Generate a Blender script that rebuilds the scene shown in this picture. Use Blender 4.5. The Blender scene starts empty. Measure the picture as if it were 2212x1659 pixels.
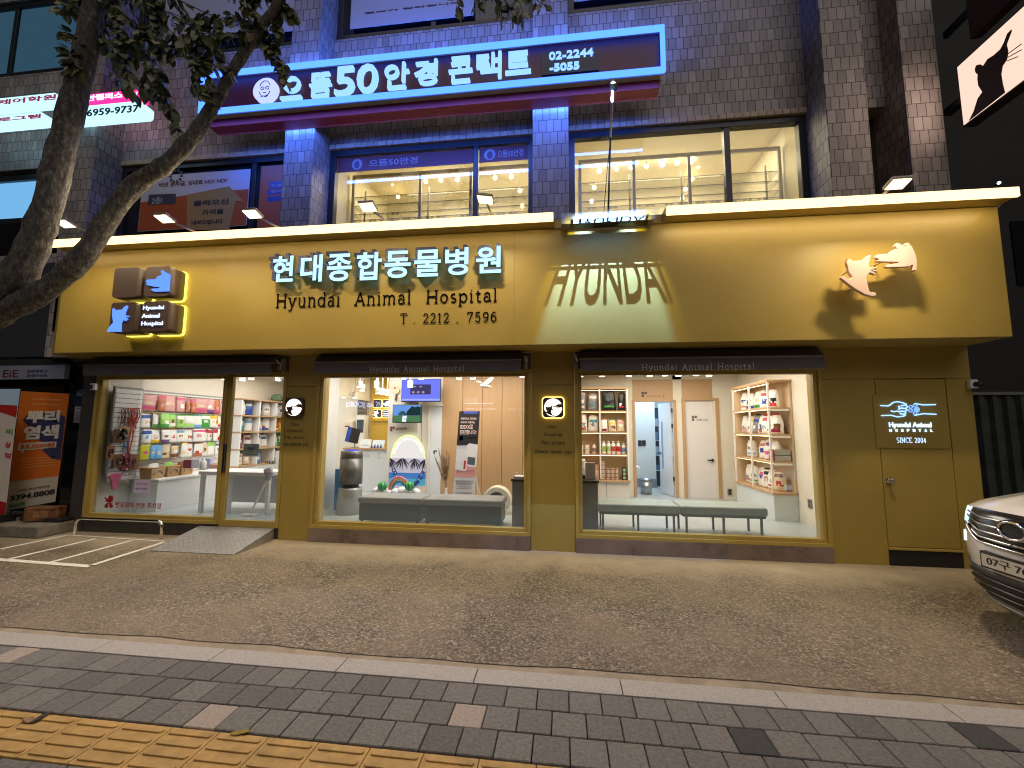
import bpy, bmesh, math, random
from mathutils import Vector, Matrix
random.seed(7)
C = bpy.context.scene.collection
S = bpy.context.scene

# ------------------------------------------------------------------ camera
FN, YAW, PITCH, ROLL = 0.8197, math.radians(6.95), math.radians(5.922), math.radians(-0.381)
CAMH, CAMD = 1.737, 6.17
_cy, _sy = math.cos(YAW), math.sin(YAW)
_f = Vector((-_sy*math.cos(PITCH), _cy*math.cos(PITCH), math.sin(PITCH)))
_r = Vector((_cy, _sy, 0)); _d = _f.cross(_r)
_c, _s = math.cos(ROLL), math.sin(ROLL)
_R, _D = _c*_r+_s*_d, -_s*_r+_c*_d
CP = Vector((0, -CAMD, CAMH))
cam = bpy.data.cameras.new('camera'); cam_o = bpy.data.objects.new('camera', cam); C.objects.link(cam_o)
cam.sensor_width = 36; cam.lens = FN*18; cam.clip_end = 2000; cam.clip_start = 0.05
M4 = Matrix((( _R.x, -_D.x, -_f.x, CP.x), (_R.y, -_D.y, -_f.y, CP.y), (_R.z, -_D.z, -_f.z, CP.z), (0, 0, 0, 1)))
cam_o.matrix_world = M4
S.camera = cam_o

# ------------------------------------------------------------------ world, moon-weak street glow, exposure
wd = bpy.data.worlds.new("World"); S.world = wd; wd.use_nodes = True
nt = wd.node_tree; nt.nodes.clear()
sky = nt.nodes.new('ShaderNodeTexSky'); sky.sky_type = 'NISHITA'; sky.sun_disc = False
sky.sun_elevation = math.radians(-4.0); sky.sun_rotation = math.radians(190)
bg = nt.nodes.new('ShaderNodeBackground'); bg.inputs[1].default_value = 0.10
wo = nt.nodes.new('ShaderNodeOutputWorld')
nt.links.new(sky.outputs[0], bg.inputs[0]); nt.links.new(bg.outputs[0], wo.inputs[0])
SUN_E = 0.66
sl = bpy.data.lights.new('street_glow', 'SUN'); sl.energy = SUN_E; sl.angle = math.radians(60); sl.color = (1.0, 0.9, 0.83)
so = bpy.data.objects.new('street_glow', sl); C.objects.link(so)
so.rotation_euler = (math.radians(46), 0, math.radians(12))
S.view_settings.view_transform = 'Standard'; S.view_settings.look = 'None'
S.view_settings.exposure = 0.42; S.view_settings.gamma = 1.0
try:
    S.cycles.use_denoising = True; S.cycles.filter_width = 1.1; S.cycles.max_bounces = 7; S.cycles.diffuse_bounces = 4; S.cycles.glossy_bounces = 3
    S.cycles.transparent_max_bounces = 24; S.cycles.sample_clamp_indirect = 4.0; S.cycles.caustics_reflective = False
    S.cycles.caustics_refractive = False; S.cycles.blur_glossy = 0.5
except Exception:
    pass

# ------------------------------------------------------------------ helpers
def ray(u, v):                       # u, v measured on the photograph scaled to 2212 px wide
    x = (u-1106)/1106/FN; y = (v-829.5)/1106/FN
    return _R*x + _D*y + _f
def w(u, v, Y):
    d = ray(u, v); return CP + d*((Y-CP.y)/d.y)
def wx(u, v, X):
    d = ray(u, v); return CP + d*((X-CP.x)/d.x)
def wz(u, v, Z):
    d = ray(u, v); return CP + d*((Z-CP.z)/d.z)
def zc(ox, oy, k):
    return lambda x, y: ((ox+x*k)*.553, (oy+y*k)*.553)

ORD = ['first', 'second', 'third', 'fourth', 'fifth', 'sixth', 'seventh', 'eighth', 'ninth', 'tenth', 'eleventh', 'twelfth', 'thirteenth', 'fourteenth', 'fifteenth', 'sixteenth', 'seventeenth', 'eighteenth']

def lin(h):
    h = h.lstrip('#'); o = []
    for i in (0, 2, 4):
        v = int(h[i:i+2], 16)/255; o.append(v/12.92 if v <= .04045 else ((v+.055)/1.055)**2.4)
    return tuple(o)
MATS = {}
def col(c):
    return lin(c) if isinstance(c, str) else tuple(c)
def mat(name, c=(.5, .5, .5), rough=.6, metal=0, var=.0, vs=6, bump=0, bs=40, emit=None, es=0, coat=0, spec=.5, rv=0):
    if name in MATS: return MATS[name]
    m = bpy.data.materials.new(name); m.use_nodes = True; n = m.node_tree; b = n.nodes['Principled BSDF']
    c = col(c)
    b.inputs['Base Color'].default_value = (*c, 1); b.inputs['Roughness'].default_value = rough; b.inputs['Metallic'].default_value = metal
    b.inputs['Specular IOR Level'].default_value = spec
    if coat: b.inputs['Coat Weight'].default_value = coat; b.inputs['Coat Roughness'].default_value = .08
    if emit is not None:
        b.inputs['Emission Color'].default_value = (*col(emit), 1); b.inputs['Emission Strength'].default_value = es
    if var or bump or rv:
        g = n.nodes.new('ShaderNodeNewGeometry')
        if var or rv:
            t = n.nodes.new('ShaderNodeTexNoise'); t.inputs['Scale'].default_value = vs; t.inputs['Detail'].default_value = 6; t.inputs['Roughness'].default_value = .6
            n.links.new(g.outputs['Position'], t.inputs['Vector'])
        if var:
            mr = n.nodes.new('ShaderNodeMapRange'); mr.inputs[1].default_value = .3; mr.inputs[2].default_value = .7
            mr.inputs[3].default_value = 1-var; mr.inputs[4].default_value = 1+var
            n.links.new(t.outputs['Fac'], mr.inputs[0])
            mx = n.nodes.new('ShaderNodeVectorMath'); mx.operation = 'SCALE'; mx.inputs[0].default_value = c
            n.links.new(mr.outputs[0], mx.inputs['Scale']); n.links.new(mx.outputs[0], b.inputs['Base Color'])
        if rv:
            mr2 = n.nodes.new('ShaderNodeMapRange'); mr2.inputs[1].default_value = .3; mr2.inputs[2].default_value = .7
            mr2.inputs[3].default_value = max(0.02, rough-rv); mr2.inputs[4].default_value = min(1, rough+rv)
            n.links.new(t.outputs['Fac'], mr2.inputs[0]); n.links.new(mr2.outputs[0], b.inputs['Roughness'])
        if bump:
            t2 = n.nodes.new('ShaderNodeTexNoise'); t2.inputs['Scale'].default_value = bs; t2.inputs['Detail'].default_value = 5
            n.links.new(g.outputs['Position'], t2.inputs['Vector'])
            bp = n.nodes.new('ShaderNodeBump'); bp.inputs['Strength'].default_value = bump; bp.inputs['Distance'].default_value = .01
            n.links.new(t2.outputs['Fac'], bp.inputs['Height']); n.links.new(bp.outputs[0], b.inputs['Normal'])
    MATS[name] = m; return m
def emi(name, c, s):
    if name in MATS: return MATS[name]
    m = bpy.data.materials.new(name); m.use_nodes = True; n = m.node_tree; n.nodes.clear()
    e = n.nodes.new('ShaderNodeEmission'); e.inputs[0].default_value = (*col(c), 1); e.inputs[1].default_value = s
    o = n.nodes.new('ShaderNodeOutputMaterial'); n.links.new(e.outputs[0], o.inputs[0]); MATS[name] = m; return m
def paint(c, rough=.5):              # plain printed / painted colour, cached by value
    c = col(c); k = 'paint_%02x%02x%02x_%d' % (*[min(255, int(v*255)) for v in c], int(rough*10))
    return mat(k, c, rough)

class MB:
    def __init__(s): s.v = []; s.f = []; s.m = []; s.sm = []; s.mats = []; s.cur = 0; s.smooth = False
    def use(s, m):
        if m not in s.mats: s.mats.append(m)
        s.cur = s.mats.index(m); return s
    def add(s, vs, fs, sm=None):
        o = len(s.v); s.v += [tuple(x) for x in vs]
        for f in fs: s.f.append([o+i for i in f]); s.m.append(s.cur); s.sm.append(s.smooth if sm is None else sm)
        return s
    def box(s, x0, x1, y0, y1, z0, z1):
        if x0 > x1: x0, x1 = x1, x0
        if y0 > y1: y0, y1 = y1, y0
        if z0 > z1: z0, z1 = z1, z0
        v = [(x0, y0, z0), (x1, y0, z0), (x1, y1, z0), (x0, y1, z0), (x0, y0, z1), (x1, y0, z1), (x1, y1, z1), (x0, y1, z1)]
        return s.add(v, [(0, 3, 2, 1), (4, 5, 6, 7), (0, 1, 5, 4), (1, 2, 6, 5), (2, 3, 7, 6), (3, 0, 4, 7)], False)
    def obox(s, M, sx, sy, sz):       # box centred in a matrix
        v = [M @ Vector((a*sx/2, b*sy/2, c*sz/2)) for c in (-1, 1) for a, b in ((-1, -1), (1, -1), (1, 1), (-1, 1))]
        return s.add(v, [(0, 3, 2, 1), (4, 5, 6, 7), (0, 1, 5, 4), (1, 2, 6, 5), (2, 3, 7, 6), (3, 0, 4, 7)], False)
    def quad(s, a, b, c, d): return s.add([a, b, c, d], [(0, 1, 2, 3)], False)
    def prism(s, pts, ax, d0, d1, sm=False):   # polygon (a, b) extruded along axis; ax 'y': (x, z), 'x': (y, z), 'z': (x, y)
        def P(p, d): return {'y': (p[0], d, p[1]), 'x': (d, p[0], p[1]), 'z': (p[0], p[1], d)}[ax]
        n = len(pts); ar = sum(pts[i][0]*pts[(i+1) % n][1]-pts[(i+1) % n][0]*pts[i][1] for i in range(n))
        if ar < 0: pts = pts[::-1]
        v = [P(p, d0) for p in pts]+[P(p, d1) for p in pts]
        fl = (ax in 'xz') == (d0 < d1)
        a, b = list(range(n)), list(range(n, 2*n))
        fs = [a[::-1], b] if fl else [a, b[::-1]]
        s.add(v, fs, False)
        sd = [(i, (i+1) % n, n+(i+1) % n, n+i) for i in range(n)]
        if not fl: sd = [q[::-1] for q in sd]
        o = len(s.v)-2*n
        for q in sd: s.f.append([o+i for i in q]); s.m.append(s.cur); s.sm.append(sm)
        return s
    def tube(s, pts, r, n=8, cap=True, sm=True):
        pts = [Vector(p) for p in pts]; R = r if isinstance(r, (list, tuple)) else [r]*len(pts)
        rings = []; up = None
        for i, p in enumerate(pts):
            t = (pts[min(i+1, len(pts)-1)]-pts[max(i-1, 0)])
            if t.length < 1e-9: t = Vector((0, 0, 1))
            t.normalize()
            if up is None: up = Vector((0, 0, 1)) if abs(t.z) < .9 else Vector((1, 0, 0))
            a = t.cross(up); a.normalize(); b = a.cross(t); up = b
            rings.append([p+(a*math.cos(2*math.pi*k/n)+b*math.sin(2*math.pi*k/n))*R[i] for k in range(n)])
        v = [q for g in rings for q in g]; fs = []
        for i in range(len(pts)-1):
            for k in range(n): fs.append((i*n+k, i*n+(k+1) % n, (i+1)*n+(k+1) % n, (i+1)*n+k))
        s.add(v, fs, sm)
        if cap:
            o = len(s.v)-len(v)
            for g, rev in ((0, True), (len(pts)-1, False)):
                q = [o+g*n+k for k in range(n)]
                s.f.append(q[::-1] if rev else q); s.m.append(s.cur); s.sm.append(False)
        return s
    def lathe(s, prof, cx, cy, n=24, cap=True, M=None):   # prof [(r, z)] round the vertical axis
        v = []
        for r, z in prof:
            for k in range(n):
                a = 2*math.pi*k/n; p = Vector((cx+r*math.cos(a), cy+r*math.sin(a), z)); v.append(M @ p if M else p)
        fs = [(i*n+k, i*n+(k+1) % n, (i+1)*n+(k+1) % n, (i+1)*n+k) for i in range(len(prof)-1) for k in range(n)]
        s.add(v, fs, True); o = len(s.v)-len(v)
        if cap:
            s.f.append([o+k for k in range(n)][::-1]); s.m.append(s.cur); s.sm.append(False)
            s.f.append([o+(len(prof)-1)*n+k for k in range(n)]); s.m.append(s.cur); s.sm.append(False)
        return s
    def mesh(s, me, M):               # merge another mesh through a matrix
        return s.add([M @ v.co for v in me.vertices], [tuple(p.vertices) for p in me.polygons], False)
    def build(s, name, m=None, parent=None, bevel=0, seg=2, sub=0):
        me = bpy.data.meshes.new(name); me.from_pydata(s.v, [], s.f)
        ms = s.mats if s.mats else ([m] if m else [])
        for x in ms: me.materials.append(x)
        if s.mats:
            me.polygons.foreach_set('material_index', s.m)
        me.polygons.foreach_set('use_smooth', s.sm); me.update()
        o = bpy.data.objects.new(name, me); C.objects.link(o)
        if bevel:
            b = o.modifiers.new('bevel', 'BEVEL'); b.width = bevel; b.segments = seg; b.limit_method = 'ANGLE'; b.angle_limit = math.radians(40)
        if sub:
            b = o.modifiers.new('sub', 'SUBSURF'); b.levels = sub; b.render_levels = sub
        if parent is not None: attach(o, parent)
        return o
PW = {}                                # world translation of the parents
def attach(o, p):
    o.parent = p; t = p.get('_t')
    if t is not None: o.matrix_parent_inverse = Matrix.Translation(Vector(t)).inverted()
def thing(name, label, cat, loc=(0, 0, 0), group=None):
    o = bpy.data.objects.new(name, None); C.objects.link(o); o.location = loc; o.empty_display_size = .1
    o['_t'] = tuple(loc)
    o['label'] = label; o['category'] = cat
    if group: o['group'] = group
    return o
def tag(o, label, cat, group=None):
    o['label'] = label; o['category'] = cat
    if group: o['group'] = group
    return o
def struct(o, kind='structure'):
    o['kind'] = kind; return o
def copy_tree(o, parent=None):
    c = o.copy(); C.objects.link(c)
    if parent is not None: c.parent = parent
    for ch in list(o.children): copy_tree(ch, c)
    return c

# ---- lettering (outlines are converted in a scratch scene, removed at the end)
TMP = bpy.data.scenes.new('scratch')
TXT = {}
def text_mesh(body, bold=0.0, res=3):
    k = (body, bold, res)
    if k in TXT: return TXT[k]
    cu = bpy.data.curves.new('t', 'FONT'); cu.body = body; cu.size = 1; cu.resolution_u = res; cu.offset = bold; cu.extrude = .5
    o = bpy.data.objects.new('t', cu); TMP.collection.objects.link(o)
    TMP.view_layers[0].update(); dg = TMP.view_layers[0].depsgraph
    me = bpy.data.meshes.new_from_object(o.evaluated_get(dg))
    bpy.data.objects.remove(o); bpy.data.curves.remove(cu)
    xs = [v.co.x for v in me.vertices] or [0, 1]; ys = [v.co.y for v in me.vertices] or [0, 1]
    TXT[k] = (me, min(xs), max(xs), min(ys), max(ys)); return TXT[k]
def fit(mb, body, O, ex, ey, ez, W, H, th, bold=0, fill=True, res=3):
    """letters in the box with corner O, width W along ex, height H along ez, sticking out th along ey"""
    me, x0, x1, y0, y1 = text_mesh(body, bold, res)
    ex, ey, ez = Vector(ex), Vector(ey), Vector(ez)
    sx = W/(x1-x0); sy = H/(y1-y0)
    M = Matrix(((ex.x*sx, ez.x*sy, ey.x*th, 0), (ex.y*sx, ez.y*sy, ey.y*th, 0), (ex.z*sx, ez.z*sy, ey.z*th, 0), (0, 0, 0, 1)))
    M = Matrix.Translation(Vector(O)+ey*(th/2)) @ M @ Matrix.Translation((-x0, -y0, 0))
    mb.mesh(me, M); return mb
def fitxz(mb, body, x0, x1, z0, z1, y, th=.004, bold=0, res=3):   # on a wall facing the street; y = back of the letters
    return fit(mb, body, (x0, y, z0), (1, 0, 0), (0, -1, 0), (0, 0, 1), x1-x0, z1-z0, th, bold, res=res)
def fitpx(mb, body, u0, v0, u1, v1, Y, th=.004, bold=0, res=3):   # photo box -> wall plane
    a = w(u0, v1, Y); b = w(u1, v0, Y); return fitxz(mb, body, a.x, b.x, a.z, b.z, Y, th, bold, res)

# thin-stroke book face with slab serifs: strokes on a 0..1 em grid (x, y)
def arc(cx, cy, rx, ry, a0, a1, n=9): return [(cx+rx*math.cos(math.radians(a0+(a1-a0)*i/n)), cy+ry*math.sin(math.radians(a0+(a1-a0)*i/n))) for i in range(n+1)]
def ser(x, y, h=.09): return [(x-h, y), (x+h, y)]
SER = {
 'H': (.78, [[(.14, 0), (.14, .7)], [(.64, 0), (.64, .7)], [(.14, .36), (.64, .36)], ser(.14, 0), ser(.14, .7), ser(.64, 0), ser(.64, .7)]),
 'A': (.72, [[(.1, 0), (.36, .7), (.62, 0)], [(.2, .24), (.52, .24)], ser(.1, 0), ser(.62, 0)]),
 'T': (.66, [[(.33, 0), (.33, .7)], [(.06, .58), (.06, .7), (.6, .7), (.6, .58)], ser(.33, 0)]),
 'C': (.7, [arc(.37, .35, .28, .36, 45, 315, 14), [(.6, .5), (.6, .7)]]),
 'G': (.76, [arc(.37, .35, .29, .36, 45, 350, 14), [(.48, .3), (.72, .3)], [(.64, .3), (.64, 0)], [(.6, .5), (.6, .7)]]),
 'P': (.64, [[(.14, 0), (.14, .7)], [(.14, .7), (.36, .7)]+arc(.36, .52, .2, .18, 90, -90)+[(.14, .34)], ser(.14, 0), ser(.12, .7, .06)]),
 'S': (.58, [arc(.29, .52, .19, .18, 40, 270, 10)+arc(.29, .17, .2, .18, 90, -140, 10)]),
 'I': (.34, [[(.17, 0), (.17, .7)], ser(.17, 0), ser(.17, .7)]),
 'N': (.78, [[(.14, 0), (.14, .7), (.62, 0), (.62, .7)], ser(.14, 0), ser(.1, .7, .06), ser(.62, .7)]),
 'E': (.62, [[(.14, 0), (.14, .7)], [(.08, .7), (.54, .7), (.54, .58)], [(.14, .37), (.42, .37)], [(.08, 0), (.56, 0), (.56, .12)]]),
 'a': (.54, [[(.1, .42)]+arc(.27, .36, .14, .13, 150, 0, 6)+[(.41, .06), (.5, .01)], arc(.25, .14, .15, .14, 60, 330, 10), ]),
 'b': (.58, [[(.12, 0), (.12, .72)], arc(.31, .24, .19, .24, 180, -180, 14), ser(.09, .72, .05)]),
 'c': (.5, [arc(.27, .24, .18, .24, 50, 310, 12)]),
 'd': (.58, [[(.46, 0), (.46, .72)], arc(.27, .24, .19, .24, 0, 360, 14), ser(.43, .72, .05), [(.46, 0), (.54, 0)]]),
 'e': (.52, [[(.08, .26), (.44, .26)]+arc(.26, .25, .18, .23, 0, 310, 12)]),
 'g': (.54, [arc(.25, .28, .16, .18, 0, 360, 12), [(.38, .42), (.48, .48)], [(.4, .3), (.4, -.08)]+arc(.25, -.08, .15, .13, 0, -150, 7)]),
 'i': (.3, [[(.15, 0), (.15, .48)], ser(.15, 0), ser(.11, .48, .05), [(.15, .64), (.15, .68)]]),
 'l': (.3, [[(.15, 0), (.15, .72)], ser(.15, 0), ser(.11, .72, .05)]),
 'm': (.88, [[(.13, 0), (.13, .48)], [(.13, .34)]+arc(.29, .32, .15, .16, 150, 0, 6)+[(.44, 0)], [(.44, .34)]+arc(.6, .32, .15, .16, 150, 0, 6)+[(.75, 0)], ser(.13, 0, .07), ser(.44, 0, .07), ser(.75, 0, .07), ser(.1, .48, .05)]),
 'n': (.6, [[(.13, 0), (.13, .48)], [(.13, .34)]+arc(.3, .32, .16, .16, 150, 0, 6)+[(.46, 0)], ser(.13, 0), ser(.46, 0), ser(.1, .48, .05)]),
 'o': (.56, [arc(.28, .24, .19, .24, 0, 360, 16)]),
 'p': (.58, [[(.12, -.2), (.12, .48)], arc(.31, .24, .19, .24, 180, -180, 14), ser(.12, -.2), ser(.09, .48, .05)]),
 'r': (.46, [[(.14, 0), (.14, .48)], [(.14, .3)]+arc(.32, .3, .16, .17, 160, 60, 5), ser(.14, 0), ser(.11, .48, .05)]),
 's': (.46, [arc(.23, .36, .13, .12, 40, 270, 8)+arc(.23, .12, .14, .12, 90, -140, 8)]),
 't': (.4, [[(.18, .62), (.18, .1)]+arc(.28, .1, .1, .1, 180, 320, 5), [(.05, .46), (.34, .46)]]),
 'u': (.6, [[(.13, .48), (.13, .16)]+arc(.29, .16, .16, .16, 180, 330, 6)+[(.46, .16)], [(.46, .48), (.46, 0), (.54, 0)], ser(.1, .48, .05), ser(.43, .48, .05)]),
 'w': (.8, [[(.1, .48), (.26, 0), (.4, .44), (.54, 0), (.7, .48)], ser(.1, .48, .08), ser(.7, .48, .08)]),
 'y': (.58, [[(.1, .48), (.29, .02)], [(.48, .48), (.24, -.14), (.16, -.2), (.08, -.17)], ser(.1, .48, .08), ser(.48, .48, .08)]),
 '0': (.56, [arc(.28, .35, .18, .35, 0, 360, 16)]),
 '1': (.44, [[(.1, .58), (.23, .7), (.23, 0)], ser(.23, 0, .11)]),
 '2': (.56, [[(.1, .52)]+arc(.27, .5, .17, .2, 170, -30, 9)+[(.1, .02), (.46, .02), (.47, .12)]]),
 '4': (.56, [[(.36, 0), (.36, .7), (.07, .2), (.5, .2)], ser(.36, 0, .08)]),
 '5': (.56, [[(.44, .7), (.15, .7), (.13, .4)]+arc(.27, .23, .18, .22, 120, -150, 11)]),
 '6': (.56, [arc(.28, .22, .18, .21, 0, 360, 14), [(.42, .66)]+arc(.32, .3, .22, .38, 100, 180, 6)+[(.1, .2)]]),
 '7': (.54, [[(.08, .58), (.08, .7), (.47, .7), (.26, .25), (.22, 0)]]),
 '9': (.56, [arc(.28, .48, .18, .21, 0, 360, 14), [(.46, .5)]+arc(.24, .4, .22, .38, 0, -80, 6)+[(.12, .05)]]),
 '.': (.3, [[(.13, .0), (.13, .04)]]), ' ': (.42, []), 'D': (.74, [[(.14, 0), (.14, .7)], [(.08, .7), (.34, .7)]+arc(.34, .35, .3, .35, 90, -90, 10)+[(.08, 0)]]),
}
def serif(mb, body, O, ex, ey, ez, W, H, r=.03, flat=.25, sp=0):
    """stroke lettering: cap height H, total width W, stroke radius r (em), flattened along ey"""
    ex, ey, ez = Vector(ex), Vector(ey), Vector(ez); O = Vector(O); tot = sum(SER[ch][0]+sp for ch in body)-sp
    kx = W/tot; kz = H/.7; x = 0; rr = r*min(kx, kz)
    for ch in body:
        a, st = SER[ch]
        for s_ in st:
            P = [O+ex*((x+p[0])*kx)+ez*(p[1]*kz) for p in s_]
            o = len(mb.v); cut = [0]
            P = [p for i, p in enumerate(P) if i == 0 or (p-P[i-1]).length > 1e-6]
            for i in range(1, len(P)-1):
                if (P[i]-P[i-1]).angle(P[i+1]-P[i]) > .75: cut.append(i)
            cut.append(len(P)-1)
            if len(P) < 2: continue
            for i, j in zip(cut, cut[1:]): mb.tube(P[i:j+1], rr*(1.9 if ch == '.' else 1), 5, True, False)
            for i in range(o, len(mb.v)):
                q = Vector(mb.v[i]); d = (q-O).dot(ey); q = q-ey*d*(1-flat); mb.v[i] = tuple(q)
        x += a+sp
    return mb
def serifpx(mb, body, u0, v0, u1, v1, Y, r=.03, sp=0, flat=.25):   # v0 cap top, v1 baseline
    a = w(u0, v1, Y); b = w(u1, v0, Y)
    return serif(mb, body, (a.x, Y, a.z), (1, 0, 0), (0, -1, 0), (0, 0, 1), b.x-a.x, b.z-a.z, r, flat, sp)
def rrect(x0, x1, z0, z1, r, n=4):
    p = []
    for cx, cz, a in ((x1-r, z1-r, 0), (x0+r, z1-r, 90), (x0+r, z0+r, 180), (x1-r, z0+r, 270)):
        p += arc(cx, cz, r, r, a, a+90, n)
    return p

# ================================================================== materials of the setting
def brick_mat():
    m = bpy.data.materials.new('brick_tile'); m.use_nodes = True; n = m.node_tree; b = n.nodes['Principled BSDF']; L = n.links.new
    g = n.nodes.new('ShaderNodeNewGeometry'); sp = n.nodes.new('ShaderNodeSeparateXYZ'); L(g.outputs['Position'], sp.inputs[0])
    ad = n.nodes.new('ShaderNodeMath'); ad.operation = 'ADD'; L(sp.outputs['X'], ad.inputs[0]); L(sp.outputs['Y'], ad.inputs[1])
    cb = n.nodes.new('ShaderNodeCombineXYZ'); L(ad.outputs[0], cb.inputs[0]); L(sp.outputs['Z'], cb.inputs[1])
    br = n.nodes.new('ShaderNodeTexBrick'); L(cb.outputs[0], br.inputs['Vector']); br.offset = .5; br.squash = 1
    br.inputs['Scale'].default_value = 1; br.inputs['Brick Width'].default_value = .118; br.inputs['Row Height'].default_value = .205
    br.inputs['Mortar Size'].default_value = .0055; br.inputs['Mortar Smooth'].default_value = .3; br.inputs['Bias'].default_value = 0
    br.inputs['Color1'].default_value = (.34, .312, .298, 1); br.inputs['Color2'].default_value = (.215, .192, .183, 1); br.inputs['Mortar'].default_value = (.025, .022, .02, 1)
    no = n.nodes.new('ShaderNodeTexNoise'); no.inputs['Scale'].default_value = 1.3; no.inputs['Detail'].default_value = 8; L(g.outputs['Position'], no.inputs['Vector'])
    mr = n.nodes.new('ShaderNodeMapRange'); mr.inputs[1].default_value = .3; mr.inputs[2].default_value = .7; mr.inputs[3].default_value = .72; mr.inputs[4].default_value = 1.15; L(no.outputs['Fac'], mr.inputs[0])
    sc = n.nodes.new('ShaderNodeVectorMath'); sc.operation = 'SCALE'; L(br.outputs['Color'], sc.inputs[0]); L(mr.outputs[0], sc.inputs['Scale']); L(sc.outputs[0], b.inputs['Base Color'])
    bp = n.nodes.new('ShaderNodeBump'); bp.inputs['Strength'].default_value = .5; bp.inputs['Distance'].default_value = .004; bp.invert = True
    n2 = n.nodes.new('ShaderNodeTexNoise'); n2.inputs['Scale'].default_value = 60; L(g.outputs['Position'], n2.inputs['Vector'])
    m2 = n.nodes.new('ShaderNodeMath'); m2.operation = 'MULTIPLY_ADD'; m2.inputs[1].default_value = .25; L(n2.outputs['Fac'], m2.inputs[0]); L(br.outputs['Fac'], m2.inputs[2])
    L(m2.outputs[0], bp.inputs['Height']); L(bp.outputs[0], b.inputs['Normal']); b.inputs['Roughness'].default_value = .55
    return m
def aggregate_mat():
    m = bpy.data.materials.new('exposed_aggregate'); m.use_nodes = True; n = m.node_tree; b = n.nodes['Principled BSDF']; L = n.links.new
    g = n.nodes.new('ShaderNodeNewGeometry'); P = g.outputs['Position']
    def noise(sc, d=6):
        t = n.nodes.new('ShaderNodeTexNoise'); t.inputs['Scale'].default_value = sc; t.inputs['Detail'].default_value = d; t.inputs['Roughness'].default_value = .65; L(P, t.inputs['Vector']); return t.outputs['Fac']
    def ramp(inp, st):
        r = n.nodes.new('ShaderNodeValToRGB'); L(inp, r.inputs[0]); e = r.color_ramp.elements
        e[0].position, e[0].color = st[0][0], (*st[0][1], 1); e[1].position, e[1].color = st[-1][0], (*st[-1][1], 1)
        for p, c in st[1:-1]:
            q = e.new(p); q.color = (*c, 1)
        return r.outputs[0]
    def mix(f, a, c, t='MIX'):
        x = n.nodes.new('ShaderNodeMix'); x.data_type = 'RGBA'; x.blend_type = t
        for s, v in ((0, f), (6, a), (7, c)):
            if hasattr(v, 'links'): L(v, x.inputs[s])
            else: x.inputs[s].default_value = v if s == 0 else (*v, 1)
        return x.outputs[2]
    vo = n.nodes.new('ShaderNodeTexVoronoi'); vo.inputs['Scale'].default_value = 62; L(P, vo.inputs['Vector'])
    v2 = n.nodes.new('ShaderNodeTexVoronoi'); v2.inputs['Scale'].default_value = 95; L(P, v2.inputs['Vector'])
    sx = n.nodes.new('ShaderNodeSeparateColor'); L(vo.outputs['Color'], sx.inputs[0]); s2 = n.nodes.new('ShaderNodeSeparateColor'); L(v2.outputs['Color'], s2.inputs[0])
    stone = ramp(sx.outputs[0], [(0, (.018, .015, .012)), (.3, (.06, .048, .035)), (.58, (.17, .132, .088)), (.86, (.29, .235, .155)), (1, (.5, .43, .32))])
    fine = ramp(s2.outputs[0], [(0, (.04, .035, .03)), (.6, (.12, .1, .075)), (1, (.3, .25, .18))])
    c = mix(.3, stone, fine)
    pat = n.nodes.new('ShaderNodeMapRange'); pat.inputs[1].default_value = .38; pat.inputs[2].default_value = .62; pat.inputs[3].default_value = .0; pat.inputs[4].default_value = .6; L(noise(.9, 8), pat.inputs[0])
    c = mix(pat.outputs[0], c, mix(noise(35, 4), (.2, .158, .105), (.3, .24, .165)))
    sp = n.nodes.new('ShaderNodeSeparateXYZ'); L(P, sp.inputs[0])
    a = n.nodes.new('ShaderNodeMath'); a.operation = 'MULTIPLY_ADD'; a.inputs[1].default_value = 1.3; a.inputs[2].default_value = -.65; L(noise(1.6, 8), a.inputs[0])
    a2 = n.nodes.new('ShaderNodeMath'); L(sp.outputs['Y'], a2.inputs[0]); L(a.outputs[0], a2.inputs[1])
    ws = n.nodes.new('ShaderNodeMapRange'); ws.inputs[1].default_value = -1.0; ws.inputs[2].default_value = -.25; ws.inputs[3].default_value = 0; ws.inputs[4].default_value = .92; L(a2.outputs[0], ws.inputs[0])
    sm = mix(noise(3, 8), (.3, .245, .17), (.5, .42, .3))  # smooth pale concrete by the facade, with window light spill put into its colour
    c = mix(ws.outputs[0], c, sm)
    sf = n.nodes.new('ShaderNodeMapRange'); sf.inputs[1].default_value = .62; sf.inputs[2].default_value = .74; sf.inputs[4].default_value = .7; L(noise(5, 6), sf.inputs[0])
    c = mix(sf.outputs[0], c, (.06, .045, .032))
    lg = n.nodes.new('ShaderNodeMapRange'); lg.inputs[1].default_value = .32; lg.inputs[2].default_value = .68; lg.inputs[3].default_value = .8; lg.inputs[4].default_value = 1.2; L(noise(.55, 9), lg.inputs[0])
    sc = n.nodes.new('ShaderNodeVectorMath'); sc.operation = 'SCALE'; L(c, sc.inputs[0]); L(lg.outputs[0], sc.inputs['Scale']); c = sc.outputs[0]
    L(c, b.inputs['Base Color'])
    bp = n.nodes.new('ShaderNodeBump'); bp.inputs['Strength'].default_value = .9; bp.inputs['Distance'].default_value = .008
    h = n.nodes.new('ShaderNodeMath'); h.operation = 'MULTIPLY'; L(vo.outputs['Distance'], h.inputs[0])
    iv = n.nodes.new('ShaderNodeMath'); iv.operation = 'SUBTRACT'; iv.inputs[0].default_value = 1; L(ws.outputs[0], iv.inputs[1]); L(iv.outputs[0], h.inputs[1]); L(h.outputs[0], bp.inputs['Height'])
    bp.invert = True; L(bp.outputs[0], b.inputs['Normal']); b.inputs['Roughness'].default_value = .72
    return m
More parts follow.
